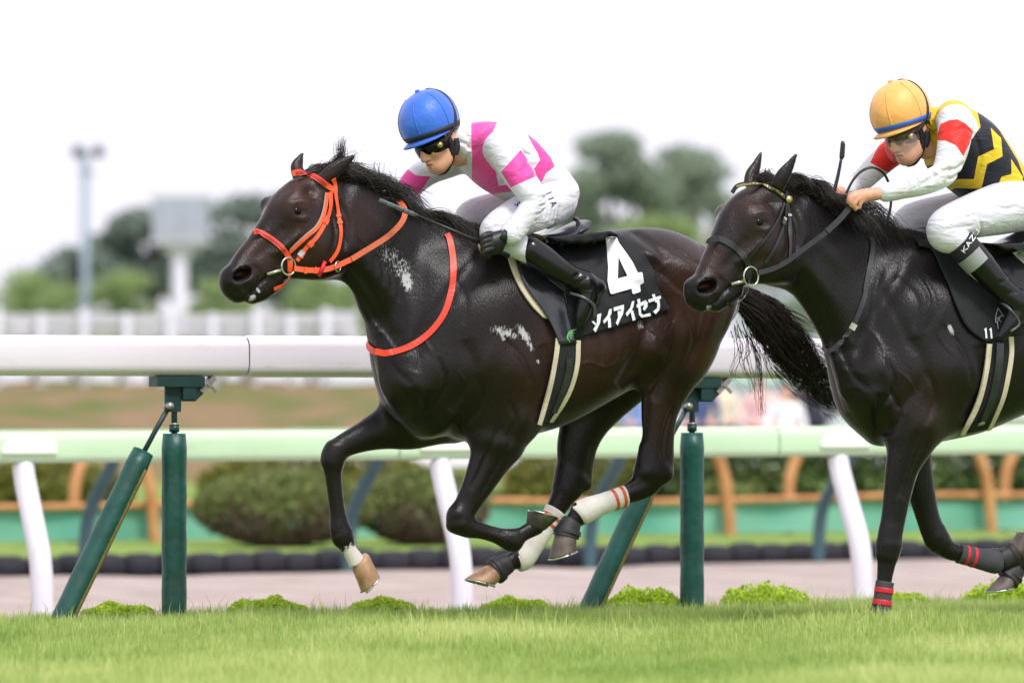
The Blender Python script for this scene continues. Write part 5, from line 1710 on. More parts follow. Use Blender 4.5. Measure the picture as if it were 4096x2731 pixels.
def strap(name, s, pts, width, m, parent, off=.004, thick=.0035, guess=.12, free=False, flatw=None):
    """band along pixel points; lies on the coat, or hangs free when points carry their own w"""
    A = strap_pts(s, pts, off, guess, ws=True if free else None)
    W = width * s.S / 2
    T = np.gradient(A, axis=0); T /= np.linalg.norm(T, axis=1)[:, None] + 1e-9
    if free or flatw is not None:
        nrm = np.tile(np.array([0., 1, 0]) if flatw is None else np.asarray(flatw, float), (len(A), 1))
    else:
        # surface normal from the height map
        e = .012
        hu = (s.hw(A[:, 0] + e, A[:, 2], .0) - s.hw(A[:, 0] - e, A[:, 2], .0)) / (2 * e)
        hz = (s.hw(A[:, 0], A[:, 2] + e, .0) - s.hw(A[:, 0], A[:, 2] - e, .0)) / (2 * e)
        nrm = np.stack([-np.clip(hu, -1.5, 1.5), np.ones(len(A)), -np.clip(hz, -1.5, 1.5)], 1)
        for _ in range(3):
            nrm[1:-1] = .5 * nrm[1:-1] + .25 * (nrm[:-2] + nrm[2:])
    nrm -= T * np.sum(nrm * T, 1)[:, None]
    nrm /= np.linalg.norm(nrm, axis=1)[:, None] + 1e-9
    side = np.cross(T, nrm)
    V = np.stack([A - side * W, A - side * W + nrm * thick, A + side * W + nrm * thick, A + side * W], 1)
    n = len(A)
    idx = np.arange(n * 4).reshape(n, 4)
    Fc = [[idx[i, j], idx[i + 1, j], idx[i + 1, (j + 1) % 4], idx[i, (j + 1) % 4]] for i in range(n - 1) for j in range(4)] + [list(idx[0]), list(idx[-1][::-1])]
    mb = MB()
    mb.add(s.lane.world(V.reshape(-1, 3)), Fc)
    return mb.build(name, m, parent, smooth=False)
def ring(name, s, px, py, w, r_px, m, parent, tub=.0035, tilt=.25):
    c = s.lane.P(px, py, w)
    mb = MB()
    pts = [c + r_px * s.S * np.array([math.cos(a) * math.cos(tilt), math.cos(a) * math.sin(tilt), math.sin(a)]) for a in np.linspace(0, 2 * math.pi, 25)]
    tube(mb, s.lane.world(np.array(pts)), tub, 8, caps=False)
    return mb.build(name, m, parent)
def rod(name, lane, a, b, r, m, parent):
    mb = MB()
    tube(mb, [lane.world(lane.P(*a)), lane.world(lane.P(*b))], r, 8)
    return mb.build(name, m, parent)
# orange bridle
br1 = thing('bridle', 'bright orange webbing bridle with reins on the leading horse', 'bridle', L1.world(L1.P(1300, 800, .1)))
bb = strap('browband', H1, [(1166, 696), (1180, 691), (1207, 691), (1265, 712), (1305, 742), (1340, 765)], 22, M_ORANGE, br1, off=.006, guess=.09)
strap('lining', H1, [(1180, 691), (1207, 691), (1265, 712), (1300, 739)], 8, M_PINKL, bb, off=.0105, guess=.09)
strap('headpiece', H1, [(1332, 716), (1338, 745), (1338, 775)], 20, M_ORANGE, br1, off=.005)
ck = strap('cheekpiece', H1, [(1320, 768), (1319, 832), (1301, 886), (1265, 949), (1221, 993), (1186, 1044)], 16, M_ORANGE, br1, off=.006)
for a, b in (((1306, 872), (1296, 895)), ((1246, 970), (1232, 984)), ((1210, 1005), (1196, 1030))):
    strap('keeper', H1, [a, ((a[0] + b[0]) / 2, (a[1] + b[1]) / 2), b], 23, M_ORANGE, ck, off=.0095)
strap('buckle', H1, [(1208, 1004), (1200, 1014), (1192, 1024)], 20, M_BIT, ck, off=.013)
sp_ = strap('noseband_strap', H1, [(1308, 772), (1296, 850), (1270, 908), (1229, 944), (1189, 980), (1156, 1010)], 13, M_ORANGE, br1, off=.006)
strap('webbing_edge', H1, [(1301, 772), (1288, 850), (1262, 904), (1222, 938), (1183, 974), (1158, 1000)], 6, M_GREYW, sp_, off=.005)
th = strap('throatlatch', H1, [(1338, 770), (1346, 824), (1354, 877), (1361, 931), (1348, 1002), (1316, 1048)], 15, M_ORANGE, br1, off=.007)
for y in (862, 890):
    strap('keeper', H1, [(1348 + (y - 862) * .2, y - 6), (1350 + (y - 862) * .2, y), (1351 + (y - 862) * .2, y + 6)], 21, M_ORANGE, th, off=.011)
nb_ = strap('noseband', H1, [(1013, 928), (1020, 926), (1029, 926), (1073, 949), (1118, 984), (1146, 1018), (1158, 1047), (1158, 1085)], 21, M_ORANGE, br1, off=.006, guess=.1)
strap('lining', H1, [(1020, 925), (1030, 926), (1073, 948), (1118, 983), (1138, 1006)], 8, M_PINKL, nb_, off=.0105, guess=.1)
strap('chin_strap', H1, [(1158, 1082), (1152, 1110), (1132, 1138), (1092, 1156)], 14, M_ORANGE, br1, off=.008)
ring('bit_ring', H1, 1154, 1065, .135, 34, M_BIT, br1, tub=.0042)
rod('bit_bar', L1, (1068, 1097, .125), (1128, 1079, .138), .0075, M_BIT, br1)
strap('rein', H1, [(1176, 1074, .135), (1234, 1081, .14), (1288, 1080, .145), (1337, 1068, .15), (1420, 1030, .152)], 21, M_ORANGE, br1, free=True, flatw=(.1, 1, .1), thick=.004)
strap('rein_grip', H1, [(1405, 1038, .154), (1475, 995, .153), (1546, 950, .15), (1591, 909, .145), (1615, 874, .135), (1619, 842, .12), (1606, 817, .09), (1588, 806, .04), (1570, 800, -.02)], 22, M_ORANGEG, br1, free=True, flatw=(.25, 1, .15), thick=.006)
rod('rein_stop', L1, (1300, 1046, .153), (1276, 1104, .153), .009, M_TAPER, br1)
ring('martingale_ring', H1, 1352, 1066, .158, 20, M_BIT, br1, tub=.003, tilt=.6)
for x in (1222, 1262):
    strap('keeper', H1, [(x - 5, 1080, .146), (x, 1081, .146), (x + 5, 1081, .146)], 26, M_ORANGE, br1, free=True)
ns1 = thing('neck_strap', 'red webbing neck strap round the leading horse', 'strap', L1.world(L1.P(1700, 1340, .15)))
strap('band', H1, [(1785, 935), (1797, 960), (1811, 1045), (1806, 1149), (1776, 1254), (1707, 1341), (1620, 1393), (1545, 1412), (1500, 1405)], 25, M_REDW, ns1, off=.005, guess=.15)

strap('band_front', H1, [(1512, 1408, .085), (1492, 1403, .045), (1477, 1390, .0), (1470, 1372, -.05), (1478, 1350, -.10)], 25, M_REDW, ns1, free=True, flatw=(1, .35, 0))
# black bridle
br2 = thing('bridle', 'plain black leather bridle with reins on the second horse', 'bridle', LH2.world(LH2.P(3120, 850, .1)))
def E(x, y):
    return (2650 + x / 1.616, 280 + y / 1.616)
def E3(x, y, w):
    return (2650 + x / 1.616, 280 + y / 1.616, w)
bb = strap('browband', H2, [(2925, 772), E(480, 748), E(560, 735), E(640, 742), E(720, 775), E(790, 825)], 17, M_BLACKL, br2, off=.006, guess=.09)
M_BEAD = mat('gold_beads', rgb(196, 184, 118), rough=.35, metal=.3, col2=rgb(60, 60, 50), vscale=130)
strap('beading', H2, [E(470, 752), E(560, 735), E(640, 742), E(720, 775), E(770, 808)], 9, M_BEAD, bb, off=.0105, guess=.09)
mb = MB()
p = H2.on(*E(810, 838), .012)
tube(mb, LH2.world(np.array([p, p + np.array([.0, .006, 0])])), [.0165, .0145], 16)
mb.build('rosette', M_BRASS, br2)
ck = strap('cheekpiece', H2, [E(800, 860), E(790, 960), E(760, 1060), E(720, 1150), E(660, 1250)], 12, M_BLACKL, br2, off=.006)
strap('buckle', H2, [E(786, 955), E(780, 975), E(772, 995)], 15, M_BIT, ck, off=.010)
strap('noseband_strap', H2, [E(785, 860), E(745, 960), E(690, 1050), E(620, 1140), E(545, 1225)], 8, M_BLACKL, br2, off=.006)
th = strap('throatlatch', H2, [E(795, 775), E(800, 850), E(815, 940), E(818, 1050), E(822, 1140), E(812, 1240)], 13, M_BLACKL, br2, off=.007)
strap('buckle', H2, [E(813, 930), E(814, 938), E(815, 946)], 19, M_BIT, th, off=.010)
strap('noseband', H2, [E(290, 1125), E(300, 1105), E(340, 1090), E(400, 1105), E(470, 1150), E(530, 1215), E(548, 1260), E(555, 1350)], 24, M_BLACKL, br2, off=.006, guess=.1)
strap('chin_strap', H2, [E(555, 1350), E(545, 1420), E(510, 1480), E(440, 1520), E(410, 1505)], 14, M_BLACKL, br2, off=.008)
ring('bit_ring', H2, *E(572, 1335), .135, 38, M_BIT, br2, tub=.0042)
rod('bit_bar', LH2, E3(445, 1385, .125), E3(525, 1365, .138), .0078, M_BIT, br2)
strap('rein', H2, [E3(620, 1310, .135), E3(700, 1290, .14), E3(800, 1240, .148), E3(860, 1195, .15), E3(1070, 1040, .152)], 20, M_BLACKL, br2, free=True, flatw=(.1, 1, .1), thick=.004)
strap('rein_grip', H2, [E3(1060, 1045, .155), E3(1150, 960, .155), E3(1215, 880, .155), E3(1240, 850, .15)], 23, M_BLACKL, br2, free=True, flatw=(.2, 1, .1), thick=.006)
strap('rein_loop', H2, [E3(1190, 800, .13), E3(1230, 720, .12), E3(1290, 655, .10), E3(1360, 632, .09), E3(1430, 665, .09), E3(1470, 750, .10), E3(1480, 850, .11), E3(1465, 940, .12), E3(1440, 1000, .12)], 9, M_BLACKL, br2, free=True, flatw=(1, .6, 0), thick=.006)
ns2 = thing('neck_strap', 'black leather neck strap with a buckle on the second horse', 'strap', LH2.world(LH2.P(3450, 1330, .15)))
def Fc_(x, y):
    return (3000 + x / 1.96, 1000 + y / 1.96)
strap('band', H2, [E(1340, 1080), E(1355, 1110), E(1350, 1200), E(1310, 1400), Fc_(900, 340), Fc_(860, 470), Fc_(800, 600), Fc_(720, 710), Fc_(650, 770), Fc_(605, 795)], 19, M_BLACKL, ns2, off=.005, guess=.15)
strap('band_front', H2, [Fc_(640, 778) + (.08,), Fc_(612, 790) + (.045,), Fc_(590, 785) + (.0,), Fc_(575, 760) + (-.05,), Fc_(580, 730) + (-.10,)], 19, M_BLACKL, ns2, free=True, flatw=(1, .35, 0))
strap('buckle', H2, [Fc_(812, 578), Fc_(800, 600), Fc_(788, 622)], 26, M_BIT, ns2, off=.009)

# ------------------------------------------------------------------ cloths
def lerp_poly(P, t):
    P = np.asarray(P, float)
    d = np.concatenate([[0], np.cumsum(np.linalg.norm(np.diff(P, axis=0), axis=1))])
    d /= d[-1]
    return np.stack([np.interp(t, d, P[:, i]) for i in range(P.shape[1])], -1)
def cloth(name, s, front, rear, m, parent, off, nr=30, nc=24, thick=.005, mirror=True, spine=True, wr=0.0, seed=0, guess=.25):
    """cloth between a front and a rear edge (pixel polylines, top to bottom) lying on the coat, mirrored to the far flank"""
    t = np.linspace(0, 1, nr)
    A, B = lerp_poly(catmull(front, 6), t), lerp_poly(catmull(rear, 6), t)
    r = np.random.default_rng(seed)
    V = np.zeros((nr, nc, 3))
    for i in range(nr):
        for j in range(nc):
            q = A[i] + (B[i] - A[i]) * j / (nc - 1)
            V[i, j] = s.on(q[0], q[1], off, guess)
    if wr:
        U = V[..., 0]; Z = V[..., 2]
        V[..., 1] += wr * (np.sin(U * 47 + Z * 31 + seed) * np.sin(Z * 23 - U * 17) + .6 * np.sin((U - Z) * 70 + seed))
    if spine:                       # carry the top edge over the spine
        top = V[0].copy()
        rows = []
        zt = []
        for j in range(nc):
            u = top[j, 0]
            col = s.F[int(np.clip((u - s.lo[0]) / s.h, 0, s.F.shape[0] - 1)), int((0 - s.lo[1]) / s.h), :]
            ins = np.where(col < 0)[0]
            zt.append(s.ax[2][ins.max()] if len(ins) else top[j, 2])
        zt = np.convolve(np.pad(zt, 2, mode='edge'), np.ones(5) / 5, 'valid')
        for f in (0.0, .3, .6, .85):
            w = top[:, 1] * f
            base = zt + off
            zz = top[:, 2] + (base - top[:, 2]) * (1 - f ** 2)
            rows.append(np.stack([top[:, 0], w, zz], 1))
        V = np.concatenate([np.array(rows), V], 0)
    n = V.shape[0]
    parts = [V]
    idx = np.arange(n * nc).reshape(n, nc)
    q = np.stack([idx[:-1, :-1], idx[1:, :-1], idx[1:, 1:], idx[:-1, 1:]], -1).reshape(-1, 4)
    VV, QQ = V.reshape(-1, 3), q
    if mirror:
        M = V.reshape(-1, 3).copy(); M[:, 1] *= -1
        if spine:
            M = V[1:].reshape(-1, 3).copy(); M[:, 1] *= -1
            i2 = idx.copy(); i2[1:] = (np.arange((n - 1) * nc) + n * nc).reshape(n - 1, nc)
        else:
            i2 = idx + n * nc
        q2 = np.stack([i2[:-1, :-1], i2[:-1, 1:], i2[1:, 1:], i2[1:, :-1]], -1).reshape(-1, 4)
        VV, QQ = np.concatenate([VV, M]), np.concatenate([QQ, q2])
    o = mesh_np(name, s.lane.world(VV), QQ, m, parent)
    bm = bmesh.new(); bm.from_mesh(o.data); bmesh.ops.recalc_face_normals(bm, faces=bm.faces); bm.to_mesh(o.data); bm.free()
    md = o.modifiers.new('solidify', 'SOLIDIFY'); md.thickness = thick; md.offset = 0
    return o
def decal(name, s, polys, m, parent, off, T, maxlen=16, guess=.28, thick=.0018, holes=()):
    """flat printed shape (pixel outlines in a crop mapped by T) laid on the coat"""
    from mathutils.geometry import tessellate_polygon
    mb_V, mb_F = [], []
    for k, pl in enumerate(polys):
        loops = [[T(*p) for p in pl]]
        for h_ in holes:
            if k == 0:
                loops.append([T(*p) for p in h_])
        # densify outlines
        dl = []
        for lp in loops:
            o_ = []
            for i in range(len(lp)):
                a, b = np.array(lp[i]), np.array(lp[(i + 1) % len(lp)])
                m_ = max(1, int(np.linalg.norm(b - a) / maxlen))
                o_ += [tuple(a + (b - a) * t / m_) for t in range(m_)]
            dl.append(o_)
        flat = [p for l in dl for p in l]
        tris = tessellate_polygon([[Vector((x, y, 0)) for x, y in l] for l in dl])
        bm = bmesh.new()
        vs_ = [bm.verts.new((x, y, 0)) for x, y in flat]
        for t in tris:
            try:
                bm.faces.new([vs_[i] for i in t])
            except ValueError:
                pass
        for _ in range(5):
            ed = [e for e in bm.edges if e.calc_length() > maxlen * 1.5]
            if not ed:
                break
            bmesh.ops.subdivide_edges(bm, edges=ed, cuts=1)
            bmesh.ops.triangulate(bm, faces=bm.faces[:])
        bm.verts.index_update()
        base = len(mb_V)
        mb_V += [s.on(v.co.x, v.co.y, off, guess) for v in bm.verts]
        mb_F += [[base + v.index for v in f.verts] for f in bm.faces]
        bm.free()
    o = mesh_np(name, s.lane.world(np.array(mb_V)), mb_F, m, parent)
    return o
M_CREAM = mat('cream_felt', rgb(204, 192, 168), rough=.9, var=.08, vscale=20, bump=.2, bscale=150, dist=.003)
M_CLOTH = mat('black_cloth', rgb(34, 34, 38), rough=.75, spec=.3, var=.2, vscale=7, bump=.25, bscale=18, dist=.012)
M_LEATH = mat('glossy_black_leather', rgb(26, 27, 32), rough=.22, spec=.6, col2=rgb(44, 46, 54), vscale=14, detail=6, bump=.15, bscale=40, dist=.004, coat=.2)
M_PRINT = mat('white_print', rgb(228, 230, 238), rough=.6, var=.03)
def C8(x, y):
    return (2150 + x / 3.137, 880 + y / 3.137)
def C6(x, y):
    return (1800 + x / 3.016, 880 + y / 3.016)
pad1 = thing('saddle_pad', 'cream felt pad showing as a thin edge under the number 4 cloth', 'pad', L1.world(L1.P(2200, 1100, .2)))
cloth('pad', H1, [(2030, 985), (2030, 1040), (2068, 1140), (2120, 1220), (2170, 1272)], [(2180, 940), (2200, 1000), (2230, 1100), (2250, 1200), (2260, 1290)], M_CREAM, pad1, .010, thick=.010)
cl1 = thing('saddle_cloth', 'black saddle cloth printed with white number 4 and kana', 'saddle cloth', L1.world(L1.P(2450, 1100, .3)))
cloth('cloth', H1, [(2075, 965), (2085, 1045), (2130, 1140), (2190, 1240), (2228, 1330), (2242, 1374)], [(2436, 925), (2500, 962), (2561, 1008), (2597, 1058), (2611, 1095), (2616, 1130), (2640, 1180), (2674, 1238)], M_CLOTH, cl1, .018, thick=.004, wr=.0036, nr=40, nc=40)
OFF4 = .0285
decal('number', H1, [[(820, 228), (836, 214), (935, 208), (958, 222), (985, 285), (1075, 410), (1155, 525), (1222, 662), (1270, 656), (1282, 670), (1298, 780), (1290, 795), (1250, 815), (1258, 895), (1248, 905), (1168, 932), (1155, 922), (1143, 862), (895, 932), (878, 920), (858, 850), (842, 760), (850, 600), (832, 340)]], M_PRINT, cl1, OFF4, C8, holes=[[(980, 468), (1092, 704), (970, 736)]])
KANA = [
    [[(640, 1275), (664, 1265), (702, 1300), (684, 1322)], [(712, 1185), (766, 1170), (748, 1292), (692, 1410), (662, 1372), (706, 1300)]],
    [[(785, 1268), (842, 1195), (862, 1122), (896, 1112), (892, 1172), (862, 1236), (800, 1302)], [(846, 1232), (880, 1222), (888, 1346), (850, 1352)]],
    [[(918, 1098), (1048, 1062), (1048, 1120), (1036, 1180), (1012, 1228), (1000, 1190), (1010, 1118), (922, 1146)], [(968, 1142), (1003, 1138), (1010, 1232), (968, 1325), (945, 1290), (974, 1222)]],
    [[(1070, 1172), (1126, 1102), (1148, 1022), (1178, 1016), (1166, 1090), (1140, 1144), (1086, 1212)], [(1128, 1142), (1162, 1130), (1194, 1252), (1158, 1266)]],
    [[(1203, 1064), (1318, 1004), (1346, 1036), (1342, 1090), (1306, 1142), (1284, 1116), (1302, 1062), (1212, 1106)], [(1214, 996), (1250, 986), (1266, 1176), (1290, 1190), (1378, 1168), (1386, 1204), (1270, 1226), (1236, 1192)]],
    [[(1350, 1000), (1505, 950), (1516, 985), (1360, 1040)], [(1397, 938), (1432, 926), (1458, 1000), (1492, 990), (1502, 1080), (1492, 1130), (1446, 1182), (1412, 1150), (1462, 1105), (1466, 1040), (1440, 1032)]]]
for ch in KANA:
    decal('character', H1, ch, M_PRINT, cl1, OFF4, C8)
sad1 = thing('saddle', 'small black racing saddle with stirrup and girth under the pink and white rider', 'saddle', L1.world(L1.P(2200, 950, .0)))
def saddle_seat(s, x0, y0, parent, lane, depth_s):
    k = Sculpt(lane, lane.P(x0 + 330, y0 + 200, -.3) - .05, lane.P(x0 - 200, y0 - 180, .3) + .1, .008)
    k.loft([(x0 - 110, y0 + 5, 0, 26, .10), (x0 - 40, y0 + 12, 0, 22, .125), (x0 + 40, y0, 0, 22, .135), (x0 + 95, y0 - 28, 0, 20, .13), (x0 + 128, y0 - 52, 0, 14, .10)], k=.02, n=2.6, cap=(.05, .02))
    V, Q = k.mesh()
    return mesh_np('seat', lane.world(V), Q, M_LEATH, parent)
saddle_seat(H1, 2195, 948, sad1, L1, 0)
# raised cantle rim
mb = MB()
cp = [L1.P(*C6(x, y), w) for x, y, w in ((1335, 300, .21), (1380, 260, .20), (1470, 200, .18), (1540, 140, .14), (1570, 80, .09), (1545, 20, .04), (1500, -15, 0.0), (1545, 0, -.05), (1560, 60, -.1), (1500, 200, -.18))]
tube(mb, L1.world(catmull(cp, 6)), .0085, 8)
mb.build('cantle_rim', M_BLACKL, sad1)
cloth('flap', H1, [(2050, 985), (2058, 1060), (2094, 1148), (2164, 1245), (2206, 1322), (2228, 1378)], [(2230, 960), (2240, 1040), (2245, 1130), (2258, 1220), (2276, 1310), (2298, 1372)], M_LEATH, sad1, .024, thick=.005, nc=14, wr=.0008)
GL = lambda pts: pts
def girth(s, left, right, parent, off=.012):
    cloth('girth', s, left, right, M_CLOTH, parent, off, nc=10, nr=24, thick=.006, spine=False, guess=.25, mirror=False)
girth(H1, [(2232, 1345), (2224, 1444), (2196, 1567), (2156, 1700)], [(2298, 1350), (2294, 1465), (2256, 1580), (2190, 1690)], sad1, .014)
for pts in ([(2226, 1352), (2216, 1444), (2188, 1567), (2150, 1698)], [(2306, 1362), (2301, 1465), (2264, 1580), (2196, 1684)]):
    strap('girth_edge', H1, pts, 19, M_CREAM, sad1, off=.012, thick=.010, guess=.25)
strap('girth_strap', H1, [(2268, 1430), (2262, 1500), (2236, 1580), (2206, 1650)], 26, M_LEATH, sad1, off=.024, thick=.004, guess=.25)
M_LOGO = mat('green_emblem', rgb(74, 160, 92), rough=.5, col2=rgb(150, 190, 140), vscale=60)
decal('emblem', H1, [[(1502, 1315), (1440, 1322), (1395, 1350), (1372, 1400), (1378, 1440), (1420, 1478), (1398, 1440), (1392, 1405), (1408, 1372), (1450, 1342)], [(1400, 1370), (1440, 1352), (1474, 1362), (1440, 1376), (1404, 1384)], [(1398, 1398), (1430, 1382), (1462, 1396), (1430, 1406), (1400, 1412)], [(1400, 1428), (1424, 1412), (1446, 1424), (1424, 1434)]], M_LOGO, sad1, .0285, C6, maxlen=10)
# stirrup leather and iron (near side)
M_IRON = mat('stirrup_iron', (.10, .10, .11), rough=.35, metal=.8, var=.2)
def stirrup(lane, top, mid, A, B, w, parent):
    mb = MB()
    for d in (-5, 5):
        tube(mb, [lane.world(lane.P(top[0] + d, top[1] - d * .6, w - .02)), lane.world(lane.P(mid[0] + d, mid[1] - d * .6, w))], .004, 6, flat=.5)
    mb.build('stirrup_leather', M_BLACKL, parent)
    mb = MB()
    tube(mb, lane.world(catmull([lane.P(*mid, w), lane.P((mid[0] + A[0]) / 2 + 4, (mid[1] + A[1]) / 2 - 8, w + .045), lane.P(*A, w + .055), lane.P(*B, w + .05)], 6)), .0075, 8, flat=.7)
    mb.build('stirrup_iron', M_IRON, parent)
stirrup(L1, C6(1200, 690), C6(1440, 880), C6(1735, 1035), C6(1745, 1180), .34, sad1)

cl2 = thing('saddle_cloth', 'black saddle cloth with small white number 11 by the girth', 'saddle cloth', LH2.world(LH2.P(3980, 1150, .3)))
cloth('cloth', H2, [(3668, 985), Fc_(1400, -10), Fc_(1470, 120), Fc_(1550, 300), Fc_(1620, 480), Fc_(1700, 620), Fc_(1840, 725)], [(4230, 970), (4280, 1060), (4300, 1150), (4310, 1240), (4320, 1280)], M_CLOTH, cl2, .016, thick=.004, wr=.0014, nr=34, nc=34)
for x in (1812, 1852):
    decal('number', H2, [[(x, 625), (x + 14, 610), (x + 20, 610), (x + 28, 690), (x + 14, 694), (x + 8, 630)]], M_PRINT, cl2, .0235, Fc_, maxlen=12)
decal('number', H2, [[(2035, 20), (2120, 5), (2160, 130), (2140, 120), (2070, 60)]], M_PRINT, cl2, .0235, Fc_, maxlen=12)
M_LINE = mat('silver_line', rgb(160, 160, 166), rough=.5, var=.05)
def line_decal(s, pts, T, parent, off, wd=5):
    strap('outline_mark', s, [T(*p) for p in pts], wd, M_LINE, parent, off=off, thick=.001, guess=.28)
for pts in ([(1920, 455), (1900, 540), (1945, 515)], [(1900, 540), (1905, 570), (1940, 520)], [(1920, 455), (1950, 500), (1982, 545)], [(1945, 515), (1975, 530), (1965, 560), (1940, 565), (1930, 540), (1945, 515)], [(1958, 570), (1925, 625), (1915, 560)]):
    line_decal(H2, pts, Fc_, cl2, .0265, 3.5)
sad2 = thing('saddle', 'small black racing saddle with cream edged girth under the yellow and black rider', 'saddle', LH2.world(LH2.P(3950, 980, .0)))
saddle_seat(H2, 3980, 985, sad2, LH2, 0)
strap('flap_edge', H2, [Fc_(1510, -20), Fc_(1580, 70), Fc_(1700, 190), Fc_(1835, 296)], 7, M_CREAM, sad2, off=.022, thick=.003, guess=.28)
girth(H2, [Fc_(1880, 720), Fc_(1860, 900), Fc_(1800, 1200), Fc_(1690, 1430)], [Fc_(2022, 690), Fc_(2010, 900), Fc_(1940, 1200), Fc_(1850, 1400)], sad2, .014)
for pts in ([Fc_(1862, 735), Fc_(1845, 900), Fc_(1775, 1200), Fc_(1650, 1440)], [Fc_(2030, 680), Fc_(2030, 850), Fc_(1970, 1150), Fc_(1860, 1400)]):
    strap('girth_edge', H2, pts, 21, M_CREAM, sad2, off=.012, thick=.010, guess=.25)
strap('girth_strap', H2, [Fc_(1940, 730), Fc_(1930, 900), Fc_(1880, 1150), Fc_(1790, 1370)], 30, M_LEATH, sad2, off=.024, thick=.004, guess=.25)
strap('buckle', H2, [Fc_(1760, 1362), Fc_(1785, 1360), Fc_(1810, 1352)], 14, M_BIT, sad2, off=.03, guess=.25)
stirrup(LH2, Fc_(1770, 180), Fc_(1960, 400), Fc_(2110, 575), Fc_(2040, 640), .34, sad2)
# ------------------------------------------------------------------ riders
def poly_sd(px, py, poly):
    """signed distance (positive inside) of points to a pixel polygon"""
    P = np.asarray(poly, float)
    n = len(P)
    d = np.full(px.shape, 1e9)
    inside = np.zeros(px.shape, bool)
    for i in range(n):
        a, b = P[i], P[(i + 1) % n]
        v = b - a
        t = np.clip(((px - a[0]) * v[0] + (py - a[1]) * v[1]) / (v @ v + 1e-9), 0, 1)
        d = np.minimum(d, (px - a[0] - t * v[0]) ** 2 + (py - a[1] - t * v[1]) ** 2)
        c = (a[1] > py) != (b[1] > py)
        with np.errstate(divide='ignore', invalid='ignore'):
            xi = a[0] + (py - a[1]) / (b[1] - a[1]) * v[0]
        inside ^= c & (px < xi)
    d = np.sqrt(d)
    return np.where(inside, d, -d)
def silks_material(name, base, cols, rough=.55, wr=.55):
    """racing silks: sewn colour fields from signed-distance attributes p0, p1, ..."""
    m = bpy.data.materials.new(name)
    m.use_nodes = True
    nt = m.node_tree
    b = nt.nodes['Principled BSDF']
    cur = None
    tc = nt.nodes.new('ShaderNodeTexCoord')
    for i, c in enumerate(cols):
        at = nt.nodes.new('ShaderNodeAttribute'); at.attribute_name = 'p%d' % i
        ms = nt.nodes.new('ShaderNodeMath'); ms.operation = 'MULTIPLY'; ms.use_clamp = True
        ms.inputs[1].default_value = .6
        nt.links.new(at.outputs['Fac'], ms.inputs[0])
        mx = nt.nodes.new('ShaderNodeMix'); mx.data_type = 'RGBA'
        nt.links.new(ms.outputs[0], mx.inputs['Factor'])
        if cur is None:
            mx.inputs['A'].default_value = (*base, 1)
        else:
            nt.links.new(cur, mx.inputs['A'])
        mx.inputs['B'].default_value = (*c, 1)
        cur = mx.outputs['Result']
    if cur is None:
        b.inputs['Base Color'].default_value = (*base, 1)
    else:
        nt.links.new(cur, b.inputs['Base Color'])
    b.inputs['Roughness'].default_value = rough
    b.inputs['Specular IOR Level'].default_value = .3
    b.inputs['Sheen Weight'].default_value = .15
    nz = nt.nodes.new('ShaderNodeTexNoise'); nz.inputs['Scale'].default_value = 13; nz.inputs['Detail'].default_value = 3; nz.inputs['Distortion'].default_value = 1.2
    mp = nt.nodes.new('ShaderNodeMapping'); mp.inputs['Rotation'].default_value = (.3, .5, .2); mp.inputs['Scale'].default_value = (.6, .6, 1.7)
    nt.links.new(tc.outputs['Object'], mp.inputs['Vector'])
    nt.links.new(mp.outputs['Vector'], nz.inputs['Vector'])
    bp = nt.nodes.new('ShaderNodeBump'); bp.inputs['Strength'].default_value = wr; bp.inputs['Distance'].default_value = .02
    nt.links.new(nz.outputs['Fac'], bp.inputs['Height'])
    nt.links.new(bp.outputs['Normal'], b.inputs['Normal'])
    return m
M_SKIN = mat('skin', rgb(212, 156, 130), rough=.5, spec=.4, var=.06, vscale=30, subsurf=.15)
M_LIP = mat('lip', rgb(170, 92, 84), rough=.45, var=.05)
M_BOOTP = mat('polished_black_boot', rgb(16, 17, 20), rough=.2, spec=.4, var=.2, vscale=10, bump=.2, bscale=14, dist=.012)
M_GLOVE = mat('black_glove', rgb(28, 28, 31), rough=.45, var=.2, vscale=40, bump=.3, bscale=80, dist=.004)
M_BLACKS = mat('black_strap', rgb(22, 22, 25), rough=.6, var=.15)
M_LENS = mat('black_goggle_lens', rgb(8, 8, 10), rough=.12, spec=.3, var=.02)
M_SOLE = mat('boot_sole', rgb(44, 44, 48), rough=.6, var=.15)

def px_of(lane, V):
    W = lane.world(V)
    x, y, z = W[:, 0], W[:, 1], W[:, 2] - CAM_H
    d = CP * y + SP * z
    return CX + F * x / d, CY - F * (-SP * y + CP * z) / d

